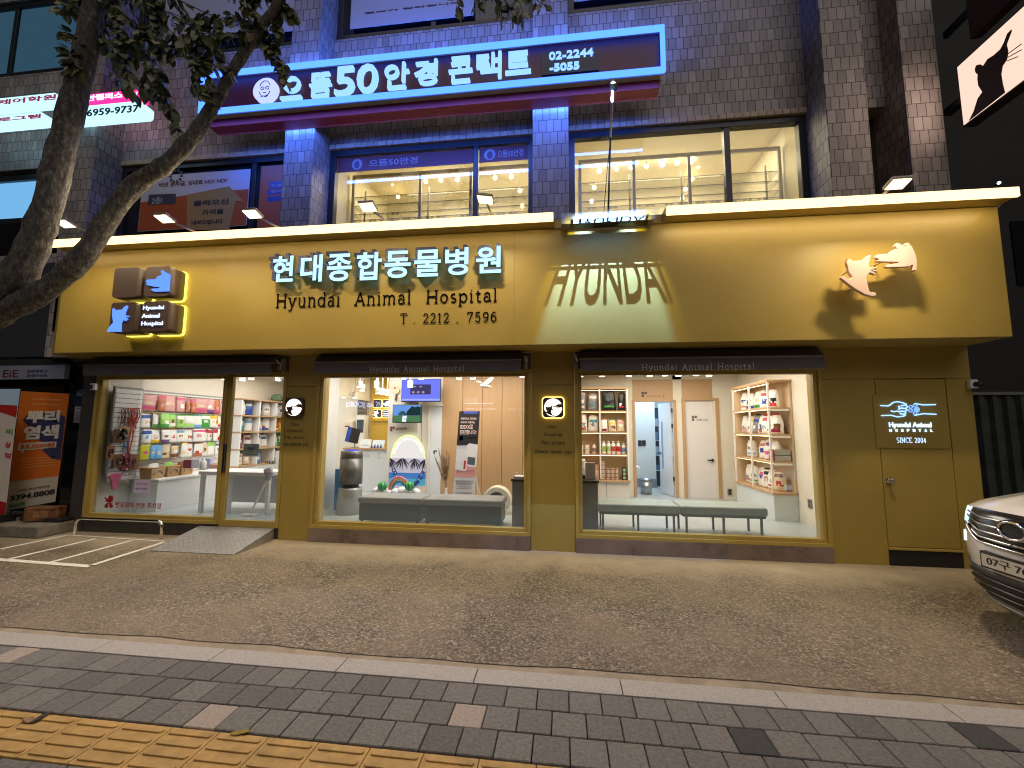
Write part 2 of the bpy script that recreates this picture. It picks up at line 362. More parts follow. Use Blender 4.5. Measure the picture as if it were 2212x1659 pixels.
def glass_mat(name, refl=.05, tint=(1, 1, 1), film=None):
    """thin pane; film = (z_top, z_bottom, strength, colour) of a frosted gradient sticker"""
    m = bpy.data.materials.new(name); m.use_nodes = True; n = m.node_tree; n.nodes.clear(); L = n.links.new
    t = n.nodes.new('ShaderNodeBsdfTransparent'); t.inputs[0].default_value = (*tint, 1)
    gl = n.nodes.new('ShaderNodeBsdfGlossy'); gl.inputs['Roughness'].default_value = .01
    fr = n.nodes.new('ShaderNodeLayerWeight'); fr.inputs[0].default_value = .25
    mr = n.nodes.new('ShaderNodeMapRange'); mr.inputs[3].default_value = refl; mr.inputs[4].default_value = .6; L(fr.outputs['Fresnel'], mr.inputs[0])
    mr.inputs[1].default_value = .02
    mx = n.nodes.new('ShaderNodeMixShader'); L(mr.outputs[0], mx.inputs[0]); L(t.outputs[0], mx.inputs[1]); L(gl.outputs[0], mx.inputs[2]); last = mx.outputs[0]
    if film:
        g = n.nodes.new('ShaderNodeNewGeometry'); sp = n.nodes.new('ShaderNodeSeparateXYZ'); L(g.outputs['Position'], sp.inputs[0])
        f = n.nodes.new('ShaderNodeMapRange'); f.interpolation_type = 'SMOOTHSTEP'; f.inputs[1].default_value = film[0]; f.inputs[2].default_value = film[1]; f.inputs[3].default_value = 0; f.inputs[4].default_value = film[2]; L(sp.outputs['Z'], f.inputs[0])
        d = n.nodes.new('ShaderNodeBsdfDiffuse'); d.inputs[0].default_value = (*film[3], 1)
        tl = n.nodes.new('ShaderNodeBsdfTranslucent'); tl.inputs[0].default_value = (*film[3], 1)
        a = n.nodes.new('ShaderNodeMixShader'); a.inputs[0].default_value = .6; L(d.outputs[0], a.inputs[1]); L(tl.outputs[0], a.inputs[2])
        x = n.nodes.new('ShaderNodeMixShader'); L(f.outputs[0], x.inputs[0]); L(last, x.inputs[1]); L(a.outputs[0], x.inputs[2]); last = x.outputs[0]
    o = n.nodes.new('ShaderNodeOutputMaterial'); L(last, o.inputs[0]); return m
def wood_mat(name, c1, c2, axis='z'):
    m = bpy.data.materials.new(name); m.use_nodes = True; n = m.node_tree; b = n.nodes['Principled BSDF']; L = n.links.new
    g = n.nodes.new('ShaderNodeNewGeometry'); mp = n.nodes.new('ShaderNodeMapping'); L(g.outputs['Position'], mp.inputs[0])
    mp.inputs['Scale'].default_value = {'z': (30, 30, 1.2), 'x': (1.2, 30, 30), 'y': (30, 1.2, 30)}[axis]
    t = n.nodes.new('ShaderNodeTexNoise'); t.inputs['Scale'].default_value = 1.5; t.inputs['Detail'].default_value = 7; t.inputs['Distortion'].default_value = .5; L(mp.outputs[0], t.inputs[0])
    x = n.nodes.new('ShaderNodeMix'); x.data_type = 'RGBA'; x.inputs[6].default_value = (*c1, 1); x.inputs[7].default_value = (*c2, 1); L(t.outputs['Fac'], x.inputs[0]); L(x.outputs[2], b.inputs['Base Color'])
    b.inputs['Roughness'].default_value = .45; return m
def acrylic_mat():
    m = bpy.data.materials.new('frosted_acrylic'); m.use_nodes = True; n = m.node_tree; n.nodes.clear(); L = n.links.new
    t = n.nodes.new('ShaderNodeBsdfTransparent'); t.inputs[0].default_value = (.95, .97, .98, 1); tl = n.nodes.new('ShaderNodeBsdfTranslucent'); tl.inputs[0].default_value = (.8, .82, .82, 1)
    x = n.nodes.new('ShaderNodeMixShader'); x.inputs[0].default_value = .1; L(t.outputs[0], x.inputs[1]); L(tl.outputs[0], x.inputs[2])
    o = n.nodes.new('ShaderNodeOutputMaterial'); L(x.outputs[0], o.inputs[0]); return m
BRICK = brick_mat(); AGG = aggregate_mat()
OCH = mat('ochre_metal', (.38, .275, .062), .42, 0, .07, 1.4, .05, 3, rv=.08)
OCHF = mat('ochre_frame', (.43, .31, .075), .38, 0, .05, 3)
PLINTH = mat('brown_plinth', (.2, .148, .125), .34, 0, .35, 2.5, .1, 30, rv=.15)
SHOPG = glass_mat('shop_glass', .03, (1, 1, 1), (.95, .1, .15, (.55, .68, .72)))
WING = glass_mat('upper_glass', .05, (.95, .95, .9))
DARK = mat('dark_frame', (.012, .013, .016), .4)
BLK = mat('black_plastic', (.015, .015, .016), .4)
WHT = mat('white_paint', (.78, .77, .74), .5, 0, .03, 2)
CREAM = mat('cream_wall', (.74, .68, .56), .7, 0, .04, 1.5)
OAK = wood_mat('oak_panel', (.42, .25, .12), (.52, .34, .18))
OAKX = wood_mat('oak_board', (.42, .25, .12), (.55, .36, .2), 'x')
STEEL = mat('brushed_steel', (.42, .42, .43), .32, 1, .2, 12, rv=.1)
CHROME = mat('chrome', (.75, .75, .77), .12, 1)

# ================================================================== ground
struct(MB().box(-150, 150, -150, 150, -.3, -.06).build('ground', mat('asphalt', (.045, .044, .046), .9, 0, .25, 2, .5, 60)))
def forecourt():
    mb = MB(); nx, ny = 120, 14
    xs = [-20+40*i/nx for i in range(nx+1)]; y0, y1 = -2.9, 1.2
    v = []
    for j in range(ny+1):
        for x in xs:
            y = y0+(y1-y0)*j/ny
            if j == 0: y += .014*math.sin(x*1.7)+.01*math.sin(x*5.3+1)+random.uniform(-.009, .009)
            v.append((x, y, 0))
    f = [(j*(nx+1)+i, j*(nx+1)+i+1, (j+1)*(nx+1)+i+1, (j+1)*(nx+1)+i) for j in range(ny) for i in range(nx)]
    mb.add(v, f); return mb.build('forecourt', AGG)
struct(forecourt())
struct(MB().box(-20, 20, -3.0, -2.8, -.055, -.006).build('mortar_strip', mat('sandy_mortar', (.3, .25, .18), .9, 0, .25, 6, .6, 80)))
# granite kerb stones, flush
gm = mat('granite', (.36, .34, .32), .75, 0, .22, 90, .3, 120)
mb = MB(); x = -9.62
while x < 9:
    mb.box(x+.003, x+.997, -3.165, -2.985, -.05, .004); x += 1.0
struct(mb.build('kerb', gm, bevel=.004))
struct(MB().box(-20, 20, -14, -3.166, -.055, -.03).build('pavement_bed', mat('joint_sand', (.022, .02, .018), .95)))
pv = [mat('paver_grey', (.142, .137, .13), .85, 0, .3, 45, .5, 150), mat('paver_grey_b', (.166, .16, .15), .85, 0, .3, 45, .5, 150), mat('paver_grey_c', (.118, .114, .108), .85, 0, .3, 45, .5, 150),
      mat('paver_light', (.34, .29, .25), .85, 0, .2, 60, .4, 150), mat('paver_dark', (.045, .047, .045), .85, 0, .3, 45, .5, 150)]
LIGHT = [wz(45, 1410, 0), wz(455, 1545, 0), wz(1000, 1545, 0)]; DK = [wz(1605, 1590, 0), wz(2120, 1593, 0)]
mb = MB(); mb.use(pv[0])
OFF = [.107, .0, .107]
for row in range(16):
    y1 = -3.172-row*.2068
    if row >= 3: y1 = -4.118-(row-3)*.2068
    y0 = y1-.2
    off = .1*(row % 2)+.03
    for i in range(-34, 34):
        x0 = i*.2035+off; x1 = x0+.197
        if row > 4 and abs(x0) > 4.5: continue
        k = random.choice([0, 0, 1, 1, 2])
        for p in LIGHT:
            if x0 <= p.x <= x0+.2035 and y0-.01 <= p.y <= y1+.007: k = 3
        for p in DK:
            if x0 <= p.x <= x0+.2035 and y0-.01 <= p.y <= y1+.007: k = 4
        dz = random.uniform(-.0015, .0015)
        mb.use(pv[k]).box(x0, x1, y0, y1, -.03, dz)
struct(mb.build('pavement', None, bevel=.004, seg=1))
# yellow guidance paving: 0.3 m tiles, four bars each
ym = mat('tactile_yellow', (.42, .26, .075), .7, 0, .25, 9, .25, 90)
mb = MB()
xj = wz(970*.3315*.553, (2450+1075*.3315)*.553, 0).x
for i in range(-22, 24):
    x0 = xj+i*.3; y0, y1 = -4.112, -3.806
    mb.box(x0+.002, x0+.298, y0, y1, -.03, .002)
    for q in range(4):
        yc = y1-.038-q*.0755
        mb.prism(rrect(x0+.02, x0+.28, yc-.017, yc+.017, .015, 3), 'z', .001, .009)
struct(mb.build('tactile_paving', ym, bevel=.002, seg=1))
# painted stroller bays
mb = MB()
def line(a, b, t):
    a, b = Vector((a[0], a[1], 0)), Vector((b[0], b[1], 0)); d = (b-a).normalized(); nn = Vector((-d.y, d.x, 0))*t/2
    v = [a-nn, b-nn, b+nn, a+nn]; mb.add([(p.x, p.y, .005) for p in v], [(0, 1, 2, 3)])
bk = [wz(u, v, 0) for u, v in ((262, 1153), (338, 1160))]
PA = wz(0, 1210, 0); PB = wz(196, 1222, 0)
line(wz(-60, 1205, 0), wz(196, 1224, 0), .085)
for u0, v0, u1, v1 in ((144, 1157, 0, 1187), (207, 1164, 17, 1209), (285, 1168, 110, 1215), (353, 1172, 194, 1223)): line(wz(u0, v0, 0), wz(u1, v1, 0), .07)
line(wz(146, 1156, 0), wz(357, 1170, 0), .035)
struct(mb.build('bay_markings', mat('road_paint', (.8, .79, .75), .7, 0, .18, 9)))
# crack in the forecourt
mb = MB(); a = wz(600, 1185, 0); b = wz(90, 1378, 0); pts = []
for i in range(61):
    t = i/60; p = a.lerp(b, t); pts.append((p.x+random.uniform(-.012, .012), p.y+random.uniform(-.012, .012)))
for i in range(60):
    p, q = pts[i], pts[i+1]; k = random.uniform(.001, .0045)
    if random.random() < .12: continue
    mb.add([(p[0], p[1]-k, .003), (q[0], q[1]-k, .003), (q[0], q[1]+k, .003), (p[0], p[1]+k, .003)], [(0, 1, 2, 3)])
struct(mb.build('ground_crack', mat('crack', (.012, .01, .009), .95)))

# ================================================================== brick building
BLD = thing('brick_building', 'dark brick tiled building with pillars and blue lit upper floors above the clinic', 'building', (0, 0, 0))
PIL = [(-13.2, -12.66), (-8.95, -8.42), (-4.68, -4.15), (-.45, .11), (3.83, 4.38), (4.88, 5.34)]
for a, b in PIL[:5]:
    MB().box(a, b, 0, .7, 4.47 if b > -8 else 2.9, 14).build('pillar', BRICK, BLD, bevel=.006)
MB().box(PIL[5][0], PIL[5][1], 0.002, .7, 4.47, 14).build('pillar', BRICK, BLD, bevel=.006)
YS = .46
mb = MB()                                             # spandrels between the floors
for i in range(4):
    x0, x1 = PIL[i][1], PIL[i+1][0]
    mb.box(x0, x1, YS, .8, 6.78, 8.86).box(x0, x1, YS, .8, 10.6, 14)
    if i == 0: mb.box(x0, x1, YS, .8, 2.9, 5.0)
mb.box(4.38, 4.88, YS-.1, .8, 6.62, 14)
mb.build('wall', BRICK, BLD)
SOF = mat('header_tile', (.42, .33, .22), .6, 0, .2, 8)
for i in range(1, 4):                                  # soldier tiles under the spandrel
    mb = MB(); x = PIL[i][1]
    while x < PIL[i+1][0]-.02:
        mb.box(x+.003, min(x+.117, PIL[i+1][0]), YS-.012, .7, 6.69, 6.777); x += .12
    mb.build('lintel', SOF, BLD, bevel=.006)
struct(MB().box(-13, 5.3, .82, 1.0, 10.5, 14).build('upper_backing', DARK))
DW = mat('dark_window', (.01, .012, .016), .12)
# the open recess at the right end
MB().box(4.38, 4.88, .62, .7, 4.47, 6.61).build('recess_back', mat('recess_dark', (.03, .022, .018), .8), BLD)
def window(x0, x1, z0, z1, mull, pane, deep=.12, name='window', frame=.11, col_=DARK):
    y = .5
    mb = MB().box(x0, x1, y, y+deep, z1-frame, z1).box(x0, x1, y, y+deep, z0, z0+frame).box(x0, x0+frame, y, y+deep, z0+frame, z1-frame).box(x1-frame, x1, y, y+deep, z0+frame, z1-frame)
    for m_ in mull: mb.box(m_-.045, m_+.045, y+.01, y+deep-.01, z0+frame, z1-frame)
    f = mb.build(name, col_, BLD, bevel=.005)
    MB().box(x0+frame, x1-frame, y+.06, y+.066, z0+frame, z1-frame).build('pane', pane, f)
    return f
W2A = window(PIL[2][1], PIL[3][0], 4.6, 6.69, [w(1026, 430, .5).x], WING)
W2B = window(PIL[3][1], PIL[4][0], 4.6, 6.69, [w(1574, 360, .5).x], WING)
W2L = window(PIL[1][1], PIL[2][0], 4.6, 6.69, [w(543, 430, .5).x], DW)
window(PIL[1][1], PIL[2][0], 8.87, 10.6, [-6.6], DW); window(PIL[2][1], PIL[3][0], 8.87, 10.6, [-2.3], DW); window(PIL[3][1], PIL[4][0], 8.87, 10.6, [2], DW)
BLUEW = emi('blue_lit_window', (.03, .075, .12), .7)
window(PIL[0][1], PIL[1][0], 5.68, 6.69, [-10.32, -11.5], emi('sky_blue_window', (.14, .36, .62), 1.0))
window(PIL[0][1], PIL[1][0], 8.87, 10.6, [-11.4], BLUEW)
# upstairs optician: shell of the room
rm = mat('optician_wall', (.72, .66, .5), .7, 0, .04, 1)
mb = MB().box(-4.2, 4.0, 3.0, 3.1, 4.5, 7.2).box(-4.2, 4.0, .66, 3.1, 4.5, 4.56).box(-4.3, -4.18, .66, 3.1, 4.5, 7.2).box(3.86, 4.0, .66, 3.1, 4.5, 7.2).box(-4.2, 4.0, .66, 3.1, 7.05, 7.2)
struct(mb.build('optician_room', rm))
def area(name, x, y, z, sx, sy, e, c, rx=0, ry=0, parent=None, spread=180):
    l = bpy.data.lights.new(name, 'AREA'); l.shape = 'RECTANGLE'; l.size = sx; l.size_y = sy; l.energy = e; l.color = c; l.spread = math.radians(spread)
    o = bpy.data.objects.new(name, l); C.objects.link(o); o.location = (x, y, z); o.rotation_euler = (rx, ry, 0)
    if parent is not None: attach(o, parent)
    return o
area('optician_ceiling_light', -2.2, 1.9, 7.0, 2.6, 1.4, 84, (1, .88, .66)); area('optician_ceiling_light', 2, 1.9, 7.0, 2.6, 1.4, 84, (1, .88, .66))

# ================================================================== shopfront
FY = -.57; FZ0, FZ1 = 2.854, 4.455
FX0, FX1 = -7.94, 5.33
SHOP = thing('clinic_shopfront', 'ochre metal shopfront with deep fascia, three big windows and a plain service door', 'shopfront', (0, 0, 0))
mb = MB().box(FX0, FX1, FY, 0, FZ0, FZ1+.03)
mb.prism([(FX0, FY), (FX0, 0), (FX0-.2, 0), (FX0-.2, FY+.11)], 'z', FZ0+.001, FZ1+.02)
mb.build('fascia', OCH, SHOP, bevel=.006)
mb = MB()
for x in (-.66,): mb.box(x-.0025, x+.0025, FY-.0012, FY+.002, FZ0+.004, FZ1)
mb.build('panel_seam', mat('seam_dark', (.24, .17, .045), .7), SHOP)
gx0, gx1 = -.11, 1.335
mb = MB().box(-7.88, gx0, -.8, FY-.001, 4.49, 4.505).box(gx1, FX1, -.8, FY-.001, 4.49, 4.505)
mb.box(-7.88, gx0, -.8, .2, 4.588, 4.6).box(gx1, FX1, -.8, .2, 4.588, 4.6).box(gx0, gx1, -.6, .2, 4.588, 4.6)
mb.box(-7.88, gx0, -.78, -.6, 4.506, 4.587).box(gx1, FX1, -.78, -.6, 4.506, 4.587)
mb.box(gx0, gx1, -.6, -.5, 4.48, 4.587)
mb.build('lip', OCH, SHOP, bevel=.004)
# ground floor piers (front at Y=0), with joint lines as separate panels
PIERS = [(-4.355, -3.845), (-.465, .165), (3.505, 4.13), (4.985, 5.335)]
for a, b in PIERS[:2]:
    mb = MB().box(a, b, 0, .35, 0, 2.36).box(a, b, 0.004, .35, 2.366, 2.86); mb.build('pier', OCH, SHOP, bevel=.004)
dx0, dx1 = w(1905, 770, 0).x, w(2068, 1190, 0).x
mb = MB().box(3.505, 4.17, 0, .35, 0, 2.42).box(3.505, FX1, .004, .35, 2.426, 2.86).box(5.03, FX1, 0, .35, 0, 2.42).box(4.17, 5.03, .06, .35, 0, .22)
mb.build('pier', OCH, SHOP, bevel=.004)
MB().box(4.178, 5.022, .003, .06, .235, 2.415).build('service_door', OCH, SHOP, bevel=.004)
MB().box(4.17, 5.03, -.02, .06, .2, .228).build('door_sill', OCHF, SHOP, bevel=.003)
mb = MB(); p = w(1920, 1038, 0)
M_ = Matrix.Translation((p.x, -.0, p.z)) @ Matrix.Rotation(math.radians(90), 4, 'X')
mb.lathe([(.036, 0), (.036, .012), (.018, .016), (.018, .045), (.03, .05), (.034, .065), (.026, .078)], 0, 0, 20, True, M_)
mb.build('door_knob', CHROME, SHOP)
MB().box(4.17, 5.03, .0, .0595, 0, .199).build('door_step', mat('black_step', (.012, .011, .01), .6), SHOP)
MB().box(FX0-.15, -7.82, 0, .35, 0, 2.86).build('corner_post', mat('dark_post', (.05, .045, .045), .5), SHOP)
MB().box(-7.82, -4.36, .0, .1, 2.56, 2.853).box(-3.84, -.47, .0, .1, 2.56, 2.853).box(.17, 3.5, 0, .1, 2.56, 2.853).build('transom', mat('brown_shade', (.16, .12, .07), .5), SHOP)
def shopwin(x0, x1, z0, z1, name='shop_window'):
    t = .05
    mb = MB()
    for (a, y0, y1) in ((0, -.03, .03), (t, 0.0, .09)):
        X0, X1, Z0, Z1 = x0+a, x1-a, z0+a, z1-a
        mb.box(X0, X1, y0, y1, Z0, Z0+t).box(X0, X1, y0, y1, Z1-t, Z1).box(X0, X0+t, y0, y1, Z0+t, Z1-t).box(X1-t, X1, y0, y1, Z0+t, Z1-t)
    f = mb.build(name, OCHF, SHOP, bevel=.004)
    MB().box(x0+2*t, x1-2*t, .05, .056, z0+2*t, z1-2*t).build('pane', SHOPG, f)
    return f
WIN2 = shopwin(-3.842, -.468, .2, 2.6); WIN3 = shopwin(.168, 3.502, .2, 2.6)
# left window and sliding door
dj = w(858, 1900*.553, 0).x; dj = w(482, 1000, 0).x
WIN1 = shopwin(-7.815, dj, .2, 2.6)
mb = MB().box(dj+.002, dj+.07, -.005, .06, .17, 2.6).box(-4.42, -4.36, -.005, .06, .17, 2.6).box(dj+.07, -4.42, -.005, .06, .17, .27).box(dj+.07, -4.42, -.005, .06, 2.52, 2.6)
DOOR = mb.build('glass_door', OCHF, SHOP, bevel=.004)
MB().box(dj+.07, -4.42, .025, .031, .27, 2.52).build('pane', SHOPG, DOOR)
MB().box(dj+.02, dj+.05, -.045, -.006, 1.0, 1.45).build('pull_handle', DARK, DOOR)
mb = MB().box(-7.82, -5.0, .01, .3, 0, .198).box(-5.0, -4.36, .02, .3, 0, .168); mb.build('plinth', mat('plinth_grey', (.05, .047, .045), .5, 0, .3, 4), SHOP, bevel=.004)
for a, b in ((-3.84, -.47), (.17, 3.5)): MB().box(a, b, -.035, .3, 0, .198).build('plinth', PLINTH, SHOP, bevel=.004)
# interior shell
FLZ = .2; CLZ = 3.0
fl = mat('pale_vinyl_floor', (.42, .46, .46), .3, 0, .1, 2)
struct(MB().box(-7.9, 4.1, .1, 6.2, .05, FLZ-.001).build('shop_floor', fl))
struct(MB().box(-8, 4.1, .1, 6.2, CLZ, CLZ+.1).build('shop_ceiling', mat('ceiling_white', (.8, .78, .74), .8)))
mb = MB().box(-8.1, -7.77, .08, 6.2, .2, 3).box(3.93, 4.1, .08, 6.2, .2, 3)
struct(mb.build('shop_side_wall', CREAM))

# ================================================================== goods: pouches, bags, tins, bottles
def pouch(name, label, x, y, z, W, H, D, rot, cols, cat='bag', group=None, lean=0, top=.9, tilt=0):
    """soft filled bag standing at (x, y, z), front towards -Y before rotation. cols = body, band, picture, top seal"""
    nx, nz = 8, 12; mb = MB(); ms = [paint(c, .35) for c in cols]; rnd = random.Random(hash((round(x, 3), round(y, 3), round(z, 3))) & 0xffff)
    fr, bk = [], []; sk = rnd.uniform(-.06, .06); hang_ = top > .95
    for j in range(nz+1):
        t = j/nz; th = D*.5*min(1, t*5+.55)*(1-max(0, (t-.5)/.5)**1.3*.94)
        wd = W*(1-.04*math.sin(math.pi*min(1, t*1.4))) * (1-(1-top)*max(0, (t-.45)/.55)**1.3*2)
        for i in range(nx+1):
            s = i/nx*2-1; b = th*(1-abs(s)**2.4*.9)
            jx, jy = rnd.uniform(-.014, .014)*W, rnd.uniform(-.1, .1)*D
            xx = s*wd/2+jx+sk*t*t*H; zz = t*H*(1-(0 if hang_ else .05*s*s*(1 if j == nz else 0)))
            fr.append((xx, -b+jy+lean*zz, zz)); bk.append((xx, b+jy*.5+lean*zz, zz))
    def idx(j, i): return j*(nx+1)+i
    mb.smooth = True
    o = len(fr); mb.v = fr+bk; mb.mats = []
    for m_ in ms:
        if m_ not in mb.mats: mb.mats.append(m_)
    mi = [mb.mats.index(m_) for m_ in ms]
    band = rnd.choice([(8, 10), (1, 3), (7, 9), (2, 3)]) if not hang_ else rnd.choice([(1, 4), (8, 11), (0, 3), (9, 11)]); pic = rnd.choice([(4, 7, 2, 5), (3, 6, 3, 7), (3, 5, 1, 4), (5, 7, 2, 6)])
    for j in range(nz):
        for i in range(nx):
            k = mi[0]
            if band[0] <= j < band[1] and (hang_ or 1 <= i < nx-1): k = mi[1]
            if pic[0] <= j < pic[1] and pic[2] <= i < pic[3] and rnd.random() < .85: k = mi[2]
            if j >= nz-1: k = mi[3]
            mb.f.append([idx(j, i), idx(j, i+1), idx(j+1, i+1), idx(j+1, i)]); mb.m.append(k); mb.sm.append(True)
            mb.f.append([o+idx(j, i+1), o+idx(j, i), o+idx(j+1, i), o+idx(j+1, i+1)]); mb.m.append(mi[0] if k != mi[3] else k); mb.sm.append(True)
    for j in range(nz):
        for i, fl in ((0, False), (nx, True)):
            q = [idx(j, i), idx(j+1, i), o+idx(j+1, i), o+idx(j, i)]
            mb.f.append(q[::-1] if fl else q); mb.m.append(mi[0]); mb.sm.append(True)
    for i in range(nx):
        mb.f.append([idx(0, i+1), idx(0, i), o+idx(0, i), o+idx(0, i+1)]); mb.m.append(mi[0]); mb.sm.append(False)
        mb.f.append([idx(nz, i), idx(nz, i+1), o+idx(nz, i+1), o+idx(nz, i)]); mb.m.append(mi[3]); mb.sm.append(False)
    ob = mb.build(name); ob.location = (x, y, z); ob.rotation_euler = (tilt, 0, rot)
    return tag(ob, label, cat, group)

W_, PK, HP, LB, BL, GR, LG, YE, RD, DR, OR, BR, PU, GY, BK, CR, TE, LI = '#e8e6e0', '#cf9a96', '#c9567a', '#6aa7d6', '#2c4fa0', '#3f9a3c', '#9ccf6a', '#e2b92a', '#c02a30', '#8e1f3a', '#b8704a', '#7a4b2e', '#6d4a86', '#8b8d90', '#191a1c', '#d9c6a4', '#2f8e9a', '#b3b42a'
Z1 = zc(380, 1440, .3255)
SLAT = mat('slatwall_white', (.74, .72, .68), .45)
# --- slat wall with treats along the left side wall
t = thing('slatwall', 'white slatted display wall with peg rows of treat pouches along the left side wall', 'slat wall', (0, 0, 0))
SLG = mat('slat_groove', (.3, .29, .27), .7); mb = MB().use(SLG).box(-7.769, -7.745, .68, 2.66, .75, 2.39).use(SLAT)
z = 2.36
while z > .78:
    mb.box(-7.7445, -7.738, .68, 2.66, z-.085, z); z -= .098
mb.build('board', None, t); 
ROWS = [
 (2.0, 2.31, [(540, 700, (PK, HP, CR, PK)), (720, 800, (OR, HP, PK, OR)), (785, 968, (PK, PK, CR, PK)), (968, 1075, (PK, HP, W_, PK)), (1085, 1135, (OR, HP, PK, OR)), (1135, 1190, (OR, HP, PK, OR)), (1185, 1318, (PK, HP, CR, PK)), (1318, 1408, (PK, PU, W_, PK)), (1408, 1470, (OR, HP, PK, OR)), (1472, 1515, (PK, HP, W_, PK))], 'pink'),
 (1.69, 1.96, [(545, 660, (W_, BL, CR, W_)), (692, 760, (W_, GR, W_, CR)), (765, 863, (LG, GR, W_, LG)), (866, 960, (LG, W_, BR, GR)), (962, 1040, (LG, W_, BR, GR)), (1050, 1150, (W_, LG, W_, GR)), (1152, 1248, (W_, LB, W_, TE)), (1252, 1340, (GR, W_, W_, GR)), (1345, 1415, (W_, YE, CR, YE)), (1417, 1455, (YE, W_, RD, YE)), (1458, 1505, (W_, RD, CR, W_))], ''),
 (1.4, 1.67, [(560, 655, (W_, BL, LB, W_)), (665, 778, (W_, YE, OR, W_)), (782, 874, (W_, PU, BR, W_)), (878, 970, (W_, W_, RD, OR)), (972, 1054, (W_, LB, OR, W_)), (1056, 1160, (W_, W_, OR, W_)), (1162, 1275, (W_, HP, PK, W_)), (1280, 1330, (W_, RD, W_, W_)), (1330, 1385, (W_, RD, OR, W_)), (1386, 1440, (W_, RD, W_, RD)), (1442, 1490, (W_, RD, GR, W_))], ''),
 (1.09, 1.38, [(492, 622, (LI, LI, HP, LI)), (628, 700, (LB, LB, CR, LB)), (705, 790, (LB, LB, CR, LB)), (793, 890, (CR, CR, BR, W_)), (896, 998, (CR, BR, W_, BK)), (1000, 1073, (W_, W_, YE, YE)), (1077, 1165, (W_, W_, RD, RD)), (1172, 1268, (W_, OR, RD, OR)), (1272, 1330, (CR, W_, BR, W_)), (1333, 1410, (W_, LG, W_, LG)), (1412, 1472, (W_, PU, BL, W_))], ''),
]
NAMES = {PK: 'pink', HP: 'hot pink', OR: 'orange', W_: 'white', LG: 'light green', GR: 'green', YE: 'yellow', LI: 'lime yellow', LB: 'light blue', CR: 'cream', BL: 'blue', TE: 'teal', RD: 'red', BK: 'black', DR: 'dark red', BR: 'brown', PU: 'purple', GY: 'grey'}
RN = ['top', 'second', 'third', 'bottom']
PEG = CHROME
pegs = MB()
for r, (z0, z1, items, nm) in enumerate(ROWS):
    for k, (a, b, cs) in enumerate(items):
        zz = Z1(0, 0); ya = wx(*Z1(a, 500 if r == 0 else (600 if r == 1 else 800 if r == 2 else 980)), -7.62).y; yb = wx(*Z1(b, 500 if r == 0 else (600 if r == 1 else 800 if r == 2 else 980)), -7.62).y
        yc = (ya+yb)/2; wd = (yb-ya)*1.16; h = (z1-z0)*random.uniform(.93, 1.03)
        for d in range(2):
            if d == 1:
                continue
        pouch('treat_pouch', '%s pouch with %s print, %s from left on the %s peg row' % (NAMES[cs[0]], NAMES[cs[2]], ORD[k], RN[r]), -7.635+random.uniform(-.03, .03), yc, z0, wd, h, .055, math.radians(90+random.uniform(-13, 13)), cs, 'pet treats', 'treat pouches on the slat wall', 0, .97, random.uniform(-.06, .06))
        pegs.tube([(-7.74, yc, z0+h-.012), (-7.58, yc, z0+h-.012), (-7.575, yc, z0+h)], .003, 5)
    pegs.box(-7.738, -7.72, .7, 2.64, z1+.01, z1+.022)
pegs.build('peg', PEG, t)
# --- leash panel
t = thing('leash_panel', 'white slatted panel hung with leashes and harness cards beside the left window frame', 'display panel', (0, 0, 0))
mb = MB().use(SLG).box(-7.66, -7.62, .12, .62, .8, 2.4).use(SLAT)
z = 2.36
while z > .85:
    mb.box(-7.6195, -7.612, .14, .6, z-.07, z); z -= .0835
mb.build('board', None, t)
def hang(name, label, cat, x, y, z, r, c, L, wd=.012, knot=True):
    mb = MB(); rnd = random.Random(int(y*1000+z*100))
    a = [(x, y, z)]
    n = 10
    for i in range(1, n+1): a.append((x+.01*math.sin(i*1.1+y*9), y+rnd.uniform(-.006, .006), z-L*i/n))
    mb.use(paint(c, .6)).tube(a, wd/2, 6)
    b = [(x+.012, y+.01+.04*math.sin(math.pi*i/n), z-L*.72*i/n) for i in range(n+1)]
    mb.tube(b, wd/2, 6)
    mb.use(CHROME).tube([(x+.01, y, z-L-.03), (x+.01, y, z-L+.005)], wd*.6, 6)
    return tag(mb.build(name), label, cat, 'leashes on the left panel')
LP = [(300, 470, 260, '#6a1f25'), (345, 470, 300, '#7b4a2b'), (380, 470, 230, '#b23b46'), (425, 470, 720, '#c8502a'), (455, 470, 250, '#c23a5a'), (480, 470, 240, '#8a3a2a'), (405, 560, 640, '#a83a30'), (330, 800, 230, '#3d78b8'), (365, 1020, 240, '#c65a8a'), (300, 1040, 200, '#6b2c3a')]
LC = ['dark red', 'brown', 'rose red', 'long orange', 'pink red', 'rust brown', 'long red', 'blue', 'pink', 'maroon']
for k, (x, y, L, c) in enumerate(LP):
    p = wx(*Z1(x, y), -7.58); q = wx(*Z1(x, y+L), -7.58)
    hang('dog_leash', '%s dog leash hanging as a loop on the slatted panel' % LC[k], 'leash', -7.58, p.y, p.z, 0, c, p.z-q.z, .016)
HC = [(265, 720, 130, 170, '#5b3a22', 'brown'), (330, 700, 110, 150, '#b08a55', 'tan'), (160, 930, 80, 150, '#8b5a30', 'small amber'), (260, 1030, 110, 150, '#6b4426', 'dark brown'), (350, 1020, 80, 180, '#9c3140', 'red'), (440, 1030, 110, 180, '#7a5233', 'mid brown')]
